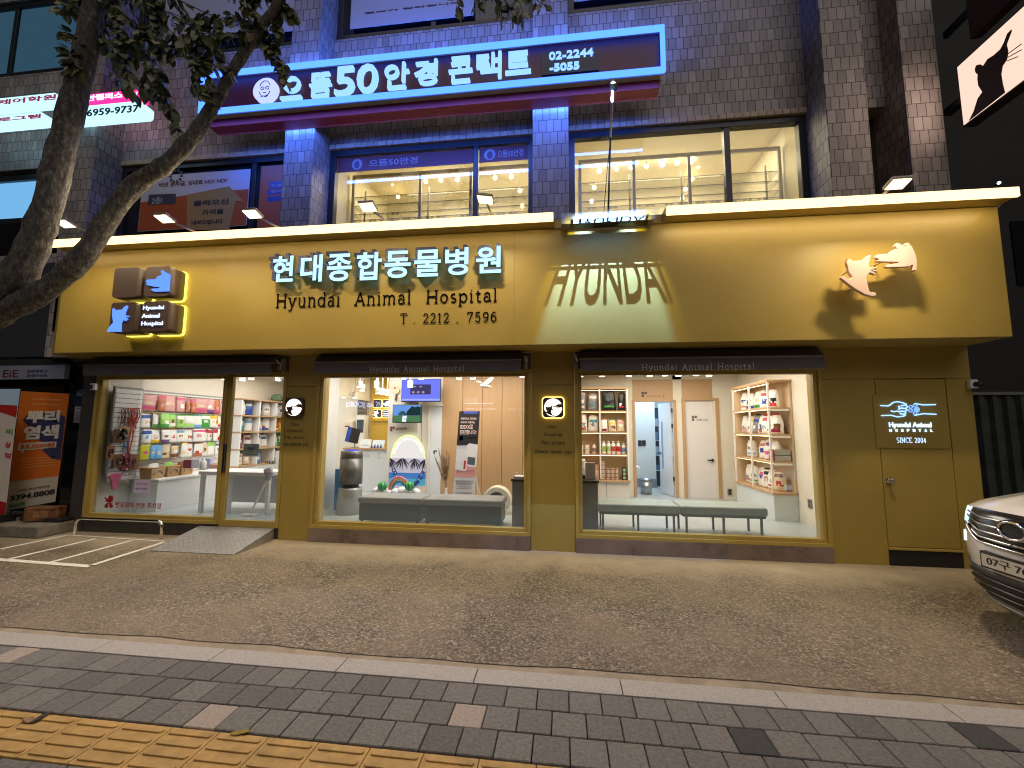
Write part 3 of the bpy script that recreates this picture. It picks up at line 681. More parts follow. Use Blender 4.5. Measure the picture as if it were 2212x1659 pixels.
for k, (x, y, a, b, c, nm) in enumerate(HC):
    p = wx(*Z1(x-a/2, y), -7.57); q = wx(*Z1(x+a/2, y+b), -7.57)
    mb = MB().use(paint(c, .7)).box(-7.575, -7.571, p.y, q.y, q.z, p.z)
    mb.use(paint('#2e2a2a', .5)); yc = (p.y+q.y)/2; zc_ = (p.z+q.z)/2
    mb.tube([(-7.56, yc+.03*math.sin(s*.9), zc_+.06*math.cos(s*.9)) for s in range(8)], .008, 5)
    mb.use(paint('#c9b27a', .4)).tube([(-7.556, yc-.02, zc_-.05), (-7.556, yc+.02, zc_-.03)], .007, 5)
    tag(mb.build('harness_card'), '%s cardboard harness card pegged among the leashes on the left panel' % nm, 'harness', 'harness cards on the left panel')
p = wx(*Z1(218, 1290), -7.5); mb = MB()
pts = [(-.11, .02), (-.06, .06), (0, .07), (.06, .06), (.11, .03), (.07, -.05), (.05, -.14), (.03, -.2), (-.03, -.2), (-.05, -.13), (-.07, -.05)]
mb.prism([(p.y+a, p.z+b-.02) for a, b in pts], 'x', -7.52, -7.49, True)
tag(mb.build('dog_harness', paint('#c9527a', .7), bevel=.008), 'pink fabric dog harness hanging at the foot of the leash panel', 'harness')
# --- low counter with wicker baskets and the white sales desk
cw = mat('counter_white', (.7, .7, .7), .4)
t = thing('display_counter', 'white low counter under the treat wall carrying wicker baskets', 'counter', (0, 0, 0))
MB().box(-7.74, -7.2, .66, 2.68, .2, .735).build('cabinet', cw, t, bevel=.004); MB().box(-7.76, -7.17, .64, 2.7, .737, .775).build('worktop', WHT, t, bevel=.006)
wk = mat('wicker', (.5, .3, .13), .7, 0, .35, 40, .9, 70)
BK_ = [(565, 755), (765, 928), (932, 1095)]
BN = ['nearest', 'middle', 'farthest']
for k, (a, b) in enumerate(BK_):
    ya, yb = wx(*Z1(a, 1240), -7.45).y, wx(*Z1(b, 1230), -7.45).y; yc = (ya+yb)/2; hw = (yb-ya)/2*.92
    t = thing('wicker_basket', '%s of the three wicker baskets standing on the white counter below the treats' % BN[k], 'basket', (-7.45, yc, .776), 'wicker baskets on the counter')
    mb = MB(); x = -7.45
    o = [(x-.13, yc-hw), (x+.13, yc-hw), (x+.13, yc+hw), (x-.13, yc+hw)]; i_ = [(x-.11, yc-hw+.02), (x+.11, yc-hw+.02), (x+.11, yc+hw-.02), (x-.11, yc+hw-.02)]
    v = [(q[0]+(x-q[0])*.12, q[1]+(yc-q[1])*.12, .776) for q in o]+[(q[0], q[1], .96) for q in o]+[(q[0], q[1], .96) for q in i_]+[(q[0], q[1], .82) for q in i_]
    f = [(3, 2, 1, 0)]+[(j, (j+1) % 4, 4+(j+1) % 4, 4+j) for j in range(4)]+[(4+j, 4+(j+1) % 4, 8+(j+1) % 4, 8+j) for j in range(4)]+[(8+j, 8+(j+1) % 4, 12+(j+1) % 4, 12+j) for j in range(4)]+[(12, 13, 14, 15)]
    mb.add(v, f).build('body', wk, t, bevel=.008)
    MB().tube([(x+.135, yc-hw*.6*math.cos(s*math.pi/10), .84+.09*math.sin(s*math.pi/10)) for s in range(11)], .009, 6).build('handle', paint('#9a9a98', .4), t)
    MB().tube([(x-.12, yc-hw+.01, .965), (x+.125, yc-hw+.01, .965), (x+.125, yc+hw-.01, .965), (x-.12, yc+hw-.01, .965), (x-.12, yc-hw+.01, .965)], .012, 6).build('rim', wk, t)
    pouch('treat_pouch', ['white crinkled treat packet lying in the nearest wicker basket', 'pale green snack packet poking out of the middle wicker basket', 'brown snack packet poking out of the farthest wicker basket'][k], -7.45, yc, .84, .2, .2, .05, math.radians(80), [(W_, LG, W_, W_), (LG, W_, GR, LG), (BR, CR, BR, BR)][k], 'pet treats')
t = thing('sales_desk', 'white sales desk with open legs behind the sliding glass door', 'desk', (0, 0, 0))
MB().box(-6.5, -5.1, .75, 1.35, .86, .92).build('worktop', WHT, t, bevel=.006)
for x, y in ((-6.44, .8), (-5.16, .8), (-6.44, 1.3), (-5.16, 1.3), (-5.9, .8)): MB().box(x-.03, x+.03, y-.03, y+.03, .2, .859).build('leg', WHT, t, bevel=.004)
MB().box(-6.4, -5.2, 1.28, 1.31, .3, .859).build('back_panel', cw, t)
p = w(*Z1(1270, 1190), 1.0)
mb = MB().lathe([(.05, .921), (.052, .93), (.05, 1.06), (.03, 1.09), (.014, 1.1), (.014, 1.13)], p.x, 1.0, 18)
tag(mb.build('sanitizer_bottle', paint('#d9d5cc', .3)), 'white pump bottle standing on the sales desk', 'bottle')
for k, (x, y, c, nm) in enumerate(((1110, 1120, '#7a2f4a', 'plum'), (1200, 1110, '#d8d3e0', 'pale lilac'), (1330, 1100, '#b9c5ea', 'light blue'), (1420, 1170, '#e0a89a', 'salmon'))):
    p = w(*Z1(x, y), 1.25)
    tag(MB().use(paint(c, .5)).box(p.x-.09, p.x+.09, 1.2, 1.26, .921, .921+max(.08, p.z-.88)).build('product_box', bevel=.004), '%s carton among the boxes on the white sales desk' % nm, 'box', 'cartons on the sales desk')
# --- shelf unit in the left shop (white posts, oak boards)
t = thing('pet_food_shelf', 'white shelf unit with oak boards full of pet food bags behind the sliding door', 'shelf', (0, 0, 0))
ux0, ux1, uy0, uy1 = -7.76, -7.36, 2.72, 4.55
SHZ = [.84, 1.18, 1.62, 1.98, 2.36]
SHZ = [.8, 1.19, 1.585, 1.97, 2.36]
for y in (uy0, 3.3, 3.9, uy1): MB().box(ux0, ux1, y-.018, y+.018, .201, 2.34).build('upright', WHT, t, bevel=.003)
for z in SHZ: MB().box(ux0, ux1+.012, uy0-.03, uy1+.02, z-.015+.0, z+.016).build('shelf_board', OAKX, t, bevel=.003)
MB().box(ux0, ux1-.01, uy0+.02, uy1-.02, .201, .78).build('cabinet', cw, t)
SB = [(3, [(2.86, (W_, LB, W_, W_)), (3.1, (BL, W_, BL, W_)), (3.46, (GY, BL, BK, GY)), (3.72, (W_, CR, BR, W_)), (4.05, (W_, LB, BL, LB)), (4.3, (W_, LB, BL, LB))]),
      (2, [(2.86, (TE, W_, W_, W_)), (3.12, (W_, LB, W_, W_)), (3.45, (W_, LB, W_, LB)), (3.72, (W_, BL, RD, W_)), (4.06, (RD, W_, YE, RD)), (4.32, (YE, OR, W_, YE))]),
      (1, [(2.86, (DR, RD, W_, DR)), (3.14, (W_, DR, W_, DR)), (3.46, (W_, DR, RD, DR)), (3.7, (W_, BL, W_, BL)), (4.05, (W_, LB, W_, LB)), (4.32, (GR, W_, W_, GR))]),
      (0, [(2.88, (W_, PK, CR, W_)), (3.14, (CR, PK, W_, CR)), (3.5, (LB, BL, W_, LB)), (4.1, (W_, GY, W_, W_))])]
SN = {3: 'top', 2: 'second', 1: 'third', 0: 'lowest'}
for lv, it in SB:
    for k, (y, cs) in enumerate(it):
        pouch('pet_food_bag', '%s and %s food bag, %s along the %s board behind the sliding door' % (NAMES[cs[0]], NAMES[cs[1]], ORD[k], SN[lv]), -7.53, y, SHZ[lv]+.017, .22, .34 if lv else .29, .12, math.radians(random.uniform(55, 82)), cs, 'pet food', 'pet food bags in the left shelf', 0, .82)
p = wx(*Z1(2090, 300), -7.5)
mb = MB().lathe([(.02, 2.377), (.1, 2.38), (.15, 2.44), (.13, 2.52), (.08, 2.57), (.02, 2.58)], -7.52, 4.1, 18); tag(mb.build('pet_carrier', mat('green_cloth', (.12, .2, .11), .9, 0, .3, 12)), 'soft green carrier bag on top of the white pet food shelf', 'bag')
struct(MB().box(-8, -5.06, 4.62, 4.7, .2, 3).build('shop_back_wall', CREAM))
# notices and lettering on the left window and door
def sheet(name, label, u0, v0, u1, v1, Y, c, lines=(), cat='notice', par=None, th=.003, lc='#333333'):
    a = w(u0, v1, Y); b = w(u1, v0, Y); mb = MB().use(paint(c, .7)).box(a.x, b.x, Y-th, Y, a.z, b.z); mb.use(paint(lc, .7))
    for (fx, fz, fw, fh) in lines: mb.box(a.x+fx*(b.x-a.x), a.x+(fx+fw)*(b.x-a.x), Y-th-.0015, Y-th-.0002, a.z+fz*(b.z-a.z), a.z+(fz+fh)*(b.z-a.z))
    return tag(mb.build(name), label, cat)
a, b = Z1(435, 1340), Z1(628, 1495)
o = sheet('paper_notice', 'lilac paper notice with red and blue writing stuck low on the left window', *a, *b, .049, '#c9bfe0', [])
mb = MB(); q0, q1 = Z1(460, 1370), Z1(605, 1392); fitpx(mb, '자전거, 킥보드', *q0, *q1, .0455, .0015, .01); mb.build('red_writing', paint('#c0304a'), o)
mb = MB(); q0, q1 = Z1(455, 1432), Z1(600, 1452); fitpx(mb, '세워두지마세요', *q0, *q1, .0455, .0015, .01); mb.build('blue_writing', paint('#3a3a9a'), o)
a, b = Z1(1748, 902), Z1(1942, 1052)
o = sheet('paper_notice', 'grey opening hours notice stuck on the sliding glass door', *a, *b, .024, '#8d9a98', [(.3, .52, .4, .02), (.2, .16, .6, .05), (.33, .34, .34, .04)])
mb = MB(); q0, q1 = Z1(1800, 940), Z1(1892, 968); fitpx(mb, '점심시간', *q0, *q1, .0205, .0015, .02); mb.build('heading', paint('#1d2020'), o)
mb = MB(); q0, q1 = Z1(210, 1615), Z1(772, 1662); q1 = Z1(775, 1668); fitpx(mb, '펫유모차 전용 주차장', *q0, *q1, .049, .002, .012)
red = paint('#a01425', .5); o = tag(mb.build('window_lettering', red), 'red stroller parking lettering stuck low on the left shop window', 'lettering')
mb = MB(); zz = lambda x, y: (w(*Z1(x, y), .048).x, w(*Z1(x, y), .048).z)
mb.prism([zz(x, y) for x, y in ((100, 1595), (105, 1570), (85, 1545), (95, 1540), (125, 1565), (145, 1520), (185, 1530), (190, 1560), (185, 1590), (150, 1612))], 'y', .046, .049)
for cx in (110, 165): mb.prism([zz(cx+24*math.cos(i*.524), 1648+24*math.sin(i*.524)) for i in range(12)], 'y', .0465, .0485)
mb.prism([zz(x, y) for x, y in ((105, 1612), (180, 1612), (175, 1630), (110, 1630))], 'y', .0462, .0487)
o2 = tag(mb.build('stroller_icon', red), 'red baby stroller pictogram beside the lettering on the left shop window', 'pictogram')
# stick vacuum leaning by the door
t = thing('stick_vacuum', 'white cordless stick vacuum leaning behind the glass door', 'vacuum cleaner', (0, 0, 0))
a = w(*Z1(1840, 1655), .62); b = w(*Z1(2040, 1330), .5); c = w(*Z1(2075, 1230), .48)
MB().tube([(a.x, .62, .23), (b.x, .5, b.z)], .014, 10).build('wand', WHT, t)
MB().tube([(b.x, .5, b.z), (c.x, .48, c.z)], [.05, .055], 14).build('dust_bin', mat('grey_plastic', (.4, .4, .42), .3), t)
MB().tube([(c.x-.06, .45, c.z-.01), (c.x+.02, .47, c.z+.05)], [.05, .045], 14).build('motor', paint('#d9cfd8', .3), t)
MB().tube([(c.x-.075, .445, c.z-.012), (c.x-.06, .45, c.z-.01)], [.036, .038], 14).build('filter', paint('#3a3480', .3), t)
MB().box(a.x-.12, a.x+.12, .56, .68, .2, .24).build('floor_head', WHT, t, bevel=.01)
# white cabinet with black script behind the door
t = thing('script_cabinet', 'white cabinet with curly black lettering behind the glass door', 'cabinet', (0, 0, 0))
p0, p1 = w(*Z1(2010, 990), 1.9), w(*Z1(2140, 1190), 1.9)
MB().box(-5.85, p1.x+.7, 1.9, 2.4, .2, p0.z).build('body', WHT, t, bevel=.004)
mb = MB(); fitpx(mb, 'mix', *Z1(2020, 1090), *Z1(2135, 1140), 1.899, .01, .0); mb.build('lettering', BLK, t)

# ================================================================== middle room
A2 = zc(1100, 1350, .4973); B2 = zc(1200, 1430, .2261); C2 = zc(1600, 1430, .2261); D2 = zc(1200, 1780, .2261); E2 = zc(1600, 1780, .2261)
struct(MB().box(-4.5, -4.4, .12, 1.66, .2, 3).build('shop_partition', mat('grey_white_wall', (.62, .62, .6), .6)))
struct(MB().box(-5.04, -5.0, 1.4, 4.3, 2.4, 3.0).box(-6.2, -4.95, 4.25, 4.35, .2, 3).build('reception_wall', CREAM))
YEL = mat('yellow_wall', (.55, .36, .05), .6, 0, .04, 2)
struct(MB().box(-4.95, -3.0, 4.2, 4.3, .2, 3).build('yellow_wall', YEL))
# screen pillar
struct(MB().box(-3.61, -2.97, 2.2, 4.1, .2, 3).build('shop_pillar', mat('pillar_white', (.72, .69, .62), .6)))
struct(MB().box(-2.96, -2.52, 2.44, 2.5, .2, 3).build('door_wall', mat('pillar_white')))
t = thing('interior_door', 'tall plain white door between the screen pillar and the oak wall', 'door', (0, 0, 0))
a = w(*C2(355, 680), 2.4); b = w(*C2(575, 680), 2.4)
MB().box(a.x+.02, b.x-.005, 2.405, 2.437, .21, a.z-.02).build('leaf', mat('door_bluewhite', (.68, .72, .76), .4), t, bevel=.003)
MB().box(a.x-.03, a.x+.018, 2.38, 2.437, .21, a.z+.03).box(a.x+.018, b.x, 2.38, 2.437, a.z-.018, a.z+.03).build('frame', mat('pillar_white'), t, bevel=.003)
def dots(mb, u0, v0, u1, v1, Y):      # clinic's four-square mark: three squares
    a = w(u0, v1, Y); b = w(u1, v0, Y); sx = (b.x-a.x); sz = b.z-a.z
    for i, j in ((0, 1), (1, 1), (0, 0)): mb.box(a.x+i*sx*.53, a.x+(i+.88)*sx*.53, Y-.003, Y-.0003, a.z+j*sz*.53, a.z+(j+.88)*sz*.53)
mb = MB(); dots(mb, *C2(410, 1455), *C2(475, 1515), 2.404); mb.build('mark', paint('#3c4650'), t)
# oak wall
xs_ = [-2.52]+[w(*C2(x, 400), 2.4).x for x in (920, 1260, 1600, 1955)]+[.36]
for i in range(5):
    pass
mb = MB()
for i in range(5): mb.box(xs_[i]+.004, xs_[i+1]-.004, 2.4, 2.44, .2, 2.995)
mb.box(-2.52, .36, 2.441, 3.79, .2, 2.99)
struct(mb.build('oak_wall', OAK))
# screens
def screen(name, label, u0, v0, u1, v1, Y, pic, tilt=0):
    a = w(u0, v1, Y); b = w(u1, v0, Y); t = thing(name, label, 'screen', (0, 0, 0))
    MB().box(a.x, b.x, Y, Y+.04, a.z, b.z).build('housing', BLK, t, bevel=.005)
    pic(a.x+.012, b.x-.012, a.z+.02, b.z-.012, Y, t)
    MB().box((a.x+b.x)/2-.06, (a.x+b.x)/2+.06, Y+.041, 2.2 if Y < 2.2 else Y+.06, (a.z+b.z)/2-.05, (a.z+b.z)/2+.05).build('bracket', BLK, t)
    return t
def pic1(x0, x1, z0, z1, y, t):
    MB().box(x0, x1, y-.002, y-.0005, z0, z1).build('display', emi('screen_blue', (.13, .16, .78), 1.1), t)
    W = x1-x0; H = z1-z0
    MB().box(x0+W*.22, x0+W*.76, y-.004, y-.0025, z0+H*.3, z0+H*.76).build('picture', emi('screen_dark', (.045, .04, .12), 1), t)
    MB().box(x0, x1, y-.004, y-.0025, z0+H*.02, z0+H*.1).build('caption_bar', emi('screen_pale', (.25, .3, .85), 1.2), t)
    mb = MB()
    for k in range(3): mb.prism([(x0+W*(.3+.13*k)+.03*math.cos(i*.7), z0+H*.4+.025*math.sin(i*.7)) for i in range(9)], 'y', y-.006, y-.0045)
    for k in range(2): mb.prism([(x0+W*(.33+.16*k)+.035*math.cos(i*.7), z0+H*.66+.014*math.sin(i*.7)) for i in range(9)], 'y', y-.006, y-.0045)
    mb.build('picture_detail', emi('screen_tan', (.32, .24, .32), 1), t)
screen('wall_screen', 'large blue lit screen hung high on the white pillar in the middle window', *B2(1622, 215), *C2(542, 620), 2.05, pic1)
def pic2(x0, x1, z0, z1, y, t):
    W = x1-x0; H = z1-z0
    MB().box(x0, x1, y-.002, y-.0005, z0+H*.38, z1).build('display', emi('scr_sky', (.12, .26, .62), 1.0), t)
    MB().box(x0, x1, y-.002, y-.0005, z0, z0+H*.378).build('grass_picture', emi('scr_grass', (.06, .16, .07), 1), t)
    rnd = random.Random(3)
    pts = [(x0+W*.5, z0+H*.385)]+[(x0+W*(.5+.5*i/9), z0+H*(.62+.3*min(1, i/3)+rnd.uniform(-.04, .04))) for i in range(10)]+[(x1, z0+H*.385)]
    MB().prism([(min(a, x1-.001), min(b, z1-.002)) for a, b in pts], 'y', y-.0035, y-.0022).build('tree_picture', emi('scr_tree', (.012, .03, .03), 1), t)
    pts = [(x0+W*.2, z0+H*.385)]+[(x0+W*(.2+.3*i/6), z0+H*(.5+.15*math.sin(i*.5)+rnd.uniform(-.03, .03))) for i in range(7)]+[(x0+W*.5, z0+H*.385)]
    MB().prism(pts, 'y', y-.0045, y-.0036).build('tree_picture', emi('scr_tree2', (.03, .08, .1), 1), t)
    dx = x0+W*.43
    dog = [(-.09, .0), (-.085, .2), (-.075, .32), (-.06, .42), (-.05, .34), (0, .36), (.05, .34), (.065, .42), (.075, .3), (.07, .2), (.05, .12), (.05, 0)]
    MB().prism([(dx+a*W, z0+H*b+.001) for a, b in dog], 'y', y-.0062, y-.005).build('dog_picture', emi('scr_dog', (.62, .68, .8), 1.2), t)
    mb = MB()
    for a, b in ((-.02, .22), (.035, .22), (.015, .15)): mb.prism([(dx+a*W+.01*math.cos(i), z0+H*b+.01*math.sin(i)) for i in range(6)], 'y', y-.0075, y-.0065)
    mb.build('dog_face', BLK, t)
screen('wall_screen', 'smaller screen showing a white dog on grass below the blue screen', *B2(1468, 665), *B2(1975, 980), 1.98, pic2)
# plush cat clock ornament left of the big screen
t = thing('wall_ornament', 'cream animal shaped ornament with a striped tail beside the blue screen', 'ornament', (0, 0, 0))
Y = 2.16; P_ = lambda x, y: (w(*B2(x, y), Y).x, w(*B2(x, y), Y).z)
MB().prism([P_(*q) for q in ((1480, 330), (1500, 300), (1520, 330), (1560, 340), (1590, 400), (1585, 450), (1555, 480), (1510, 480), (1485, 440))], 'y', Y, Y+.03).build('body', paint('#e3c9a6'), t, bevel=.006)
MB().prism([P_(*q) for q in ((1530, 482), (1555, 485), (1540, 600), (1512, 590))], 'y', Y, Y+.02).build('tail', paint('#5a4438'), t)
MB().prism([P_(1517+15*math.cos(i*.7), 378+18*math.sin(i*.7)) for i in range(9)], 'y', Y-.006, Y-.001).build('heart', paint('#c0281e'), t)
# neon arch sign on the pillar face
t = thing('arch_sign', 'half round pale sign with a thin lime neon edge on the white pillar', 'sign', (0, 0, 0))
Y = 2.17; a = w(*A2(862, 885), Y); b = w(*A2(1125, 885), Y); top = w(*A2(990, 706), Y); cx = (a.x+b.x)/2; rx = (b.x-a.x)/2; rz = top.z-a.z
MB().prism(arc(cx, a.z, rx*.96, rz*.96, 0, 180, 24), 'y', Y, Y+.028).build('panel', emi('arch_panel', (.8, .76, .72), .85), t)
MB().tube([(p[0], Y-.008, p[1]) for p in arc(cx, a.z, rx, rz, 0, 180, 26)], .011, 8).build('neon_edge', emi('lime_neon', (.7, .9, .22), 1.6), t)
mb = MB(); s_ = 'Hyundai Animal Hospital'
for i, ch in enumerate(s_):
    if ch == ' ': continue
    an = math.radians(162-144*i/(len(s_)-1)); R = .8; px, pz = cx+rx*R*math.cos(an), a.z+rz*R*math.sin(an)
    tx = Vector((math.sin(an), 0, -math.cos(an))); up = Vector((math.cos(an), 0, math.sin(an)))
    me, x0, x1, y0, y1 = text_mesh(ch, .01); k = .085
    fit(mb, ch, Vector((px, Y-.003, pz))-tx*(x1-x0)*k/2, tx, (0, -1, 0), up, (x1-x0)*k, (y1-y0)*k, .004, .01)
mb.build('lettering', emi('pale_letter', (.85, .95, 1), 1.3), t)
mb = MB(); dots(mb, *B2(1432, 1045), *B2(1512, 1125), 2.197); q = B2(1435, 1045); fitpx(mb, '#건강네컷', *B2(1530, 1060), *B2(1722, 1105), 2.1985, .003, .0)
tag(mb.build('wall_lettering', paint('#8a3a50')), 'small plum mark and hashtag lettering on the white pillar under the screens', 'lettering')
# beach poster, garland, rainbow float, watermelon balls
t = thing('beach_poster', 'large summer beach poster with palm leaves standing behind the waiting bench', 'poster', (0, 0, 0))
Y = 2.0; a = w(*D2(1400, 625), Y); b = w(*D2(2055, 48), Y); x0, x1, z0, z1 = a.x, b.x, a.z, b.z; H = z1-z0; W = x1-x0
def em2(n, c, k=.85): return mat('poster_'+n, c, .5, emit=c, es=.12)
MB().box(x0, x1, Y, Y+.02, z0, z1).build('board', em2('sky', (.62, .6, .78)), t)
MB().box(x0, x1, Y-.002, Y-.0003, z0+H*.25, z0+H*.57).build('sea_print', em2('sea', (.05, .22, .62)), t)
MB().box(x0, x1, Y-.0035, Y-.0022, z0+H*.2, z0+H*.4).build('shallow_print', em2('shallow', (.1, .45, .68)), t)
MB().prism([(x0, z0), (x1, z0), (x1, z0+H*.2), (x0+W*.75, z0+H*.14), (x0+W*.4, z0+H*.1), (x0, z0+H*.07)], 'y', Y-.005, Y-.0036).build('sand_print', em2('sand', (.72, .55, .42)), t)
mb = MB(); rnd = random.Random(5)
for (sx, sz, n, sp) in ((.0, 1.0, 26, .0), (.36, 1.0, 16, .2), (.98, .98, 26, .6), (.7, 1.0, 16, .4)):
    for i in range(n):
        an = rnd.uniform(-2.6, -.5); L = H*rnd.uniform(.2, .45); X, Z = x0+W*sx, z0+H*sz
        e = (X+L*.8*math.cos(an), Z+L*math.sin(an)); 
        if not (x0 < e[0] < x1): continue
        X = min(max(X, x0+.01), x1-.01)
        nx_, nz_ = -math.sin(an)*.009, math.cos(an)*.009
        m_ = ((X+e[0])/2, (Z+e[1])/2+.01)
        yo = Y-.005-.0004*(i+1)
        mb.add([(X, yo, Z), (m_[0]+nx_, yo, m_[1]+nz_), (e[0], yo, e[1]), (m_[0]-nx_, yo, m_[1]-nz_)], [(0, 1, 2, 3)])
mb.build('palm_print', paint('#1c2233'), t)
t = thing('letter_garland', 'string of blue cut-out letters drooping across the beach poster', 'garland', (0, 0, 0))
Yg = 1.93; seq = [('C', 1455, 150, -20), ('O', 1495, 250, -20), ('O', 1520, 300, -30), ('L', 1560, 430, -45), ('S', 1650, 500, -10), ('U', 1745, 500, 10), ('M', 1850, 510, 35), ('M', 1900, 455, 45), ('E', 1960, 370, 50), ('R', 2010, 285, 60)]
cord = []
for ch, x, y, an in seq:
    p = w(*D2(x, y), Yg); an = math.radians(an); ex = Vector((math.cos(an), 0, math.sin(an))); ez = Vector((-math.sin(an), 0, math.cos(an)))
    mb = MB(); fit(mb, ch, p-ex*.035-ez*.045, ex, (0, -1, 0), ez, .075, .09, .008, .03); mb.build('letter', paint('#1d2d8a', .4), t); cord.append((p.x, Yg+.004, p.z+.02))
q0 = w(*D2(1420, 70), Yg); q1 = w(*D2(2050, 80), Yg)
MB().tube([(q0.x, Yg+.004, q0.z)]+cord+[(q1.x, Yg+.004, q1.z)], .003, 5).build('cord', WHT, t)
t = thing('rainbow_float', 'inflatable rainbow on a white cloud behind the waiting bench', 'inflatable', (0, 0, 0))
Y = 1.5; a = w(*D2(1405, 540), Y); b = w(*D2(1765, 540), Y); top = w(*D2(1585, 305), Y); cx = (a.x+b.x)/2; R = (b.x-a.x)/2; cz = a.z; kz = (top.z-cz)/R
for i, (c, nm) in enumerate((('#e07a86', 'pink_band'), ('#e0a030', 'yellow_band'), ('#3a7aa8', 'blue_band'))):
    rr = R*(1-.06-.17*i); MB().tube([(p[0], Y, p[1]) for p in arc(cx, cz-.05, rr, rr*kz, 0, 180, 22)], R*.09, 10).build(nm, paint(c, .25), t)
mb = MB(); mb.smooth = True
xa = w(*D2(1200, 640), Y).x; xb = w(*D2(1880, 640), Y).x
for i in range(7):
    x = xa+(xb-xa)*i/6; r = .09+.03*math.sin(i*2.1); n = 12
    pr = [(max(.004, r*math.sin(math.pi*j/8)), cz-.13+r*.8*(1-math.cos(math.pi*j/8))-r*.3) for j in range(9)]; mb.lathe(pr, x, Y-.04*(i % 2), 14, False)
mb.lathe([(.02, .2), (.02, cz-.1)], cx, Y, 8)
mb.build('cloud_base', mat('vinyl_white', (.75, .75, .82), .25), t)
for k, x in enumerate((1303, 1768)):
    p = w(*D2(x, 525), Y-.12); r = .088
    mb = MB(); g1, g2 = paint('#3fae5c', .35), paint('#11502e', .35); n = 24; st = []
    pr = [(max(.003, r*math.sin(math.pi*j/10)), p.z-r*math.cos(math.pi*j/10)) for j in range(11)]
    v = [(p.x+q*math.cos(2*math.pi*i/n+.12*math.sin(j*1.7)), Y-.12+q*math.sin(2*math.pi*i/n+.12*math.sin(j*1.7)), z) for j, (q, z) in enumerate(pr) for i in range(n)]
    mb.smooth = True
    for i in range(n):
        mb.use(g2 if i % 3 == 0 else g1)
        mb.f += [[j*n+i, j*n+(i+1) % n, (j+1)*n+(i+1) % n, (j+1)*n+i] for j in range(10)]; mb.m += [mb.cur]*10; mb.sm += [True]*10
    mb.v = v
    tag(mb.build('watermelon_ball'), ['striped watermelon ball at the left foot of the inflatable rainbow', 'striped watermelon ball at the right foot of the inflatable rainbow'][k], 'ball')
# reception desk, wall mark, dispenser, monitor
t = thing('reception_desk', 'white reception desk with an oak top and price sheets in front of the yellow wall', 'desk', (0, 0, 0))
a = w(*B2(615, 1410), 3.5); b = w(*B2(1395, 1410), 3.5)
MB().box(a.x+.02, b.x+.1, 3.55, 3.95, .2, a.z-.04).build('body', mat('perforated_white', (.66, .68, .7), .4), t, bevel=.003)
MB().box(a.x, b.x+.1, 3.5, 4.0, a.z-.039, a.z).build('worktop', OAKX, t, bevel=.004)
MB().box(b.x-.03, b.x+.1, 3.52, 3.548, .2, a.z-.04).build('edge_post', OAK, t)
for (x0, y0, x1, y1) in ((955, 1460, 1115, 1610), (1185, 1470, 1310, 1640)):
    p, q = w(*B2(x0, y1), 3.545), w(*B2(x1, y0), 3.545); mb = MB().use(paint('#d9dbdb')).box(p.x, q.x, 3.543, 3.549, p.z, q.z).use(paint('#6a7076'))
    for k in range(6): mb.box(p.x+.02, q.x-.03-.02*(k % 2), 3.5405, 3.5428, q.z-.035-k*.028, q.z-.03-k*.028)
    mb.build('price_sheet', None, t)
DTOP = a.z
t = thing('wall_logo', 'dark four tile clinic emblem with glowing edges on the yellow reception wall', 'emblem', (0, 0, 0))
Y = 4.12
for k, (x0, y0, x1, y1) in enumerate(((1135, 580, 1280, 715), (1297, 580, 1440, 715), (1130, 750, 1275, 890), (1293, 750, 1438, 890))):
    p, q = w(*B2(x0, y1), Y), w(*B2(x1, y0), Y)
    MB().prism(rrect(p.x-.012, q.x+.012, p.z-.012, q.z+.012, .05), 'y', Y+.03, Y+.07).build('halo', emi('warm_halo', (1, .72, .2), 2.4), t)
    MB().prism(rrect(p.x, q.x, p.z, q.z, .05), 'y', Y, Y+.028).build('tile', mat('tile_brown', (.06, .04, .035), .4), t)
def handcat(P): return [P(*q) for q in ((690, 575), (715, 580), (735, 597), (825, 588), (850, 555), (870, 545), (892, 548), (880, 590), (872, 625), (878, 650), (940, 650), (942, 660), (890, 664), (945, 680), (945, 690), (885, 676), (930, 702), (930, 712), (880, 695), (855, 720), (850, 745), (865, 815), (880, 862), (935, 872), (935, 895), (900, 902), (840, 885), (760, 840), (690, 790), (630, 742), (655, 720), (700, 755), (720, 740), (735, 737), (700, 690), (693, 650), (680, 610))]
def handdog(P): return [P(*q) for q in ((1215, 437), (1245, 470), (1272, 530), (1287, 580), (1290, 630), (1285, 678), (1255, 676), (1257, 630), (1200, 645), (1030, 652), (1020, 640), (1035, 625), (1090, 622), (1140, 605), (1060, 602), (950, 600), (940, 592), (965, 580), (930, 565), (945, 540), (1050, 532), (1065, 510), (1085, 498), (1120, 492), (1095, 460), (1120, 437), (1140, 445), (1175, 465), (1195, 470), (1180, 455), (1200, 437))]
def mapper(bx, x0, x1, z0, z1):      # figure box (in its own trace) -> wall rectangle
    return lambda x, y: (x0+(x-bx[0])/(bx[2]-bx[0])*(x1-x0), z1-(y-bx[1])/(bx[3]-bx[1])*(z1-z0))
p, q = w(*B2(1310, 700), Y), w(*B2(1435, 600), Y)
MB().prism(handdog(mapper((930, 437, 1290, 678), p.x, q.x, p.z, q.z)), 'y', Y-.012, Y-.001).build('dog_hand', emi('white_sign', (.85, .92, 1), 1.6), t)
p, q = w(*B2(1130, 890), Y), w(*B2(1240, 765), Y)
MB().prism(handcat(mapper((630, 545, 945, 902), p.x, q.x, p.z, q.z)), 'y', Y-.012, Y-.001).build('cat_hand', emi('white_sign', 0, 0), t)
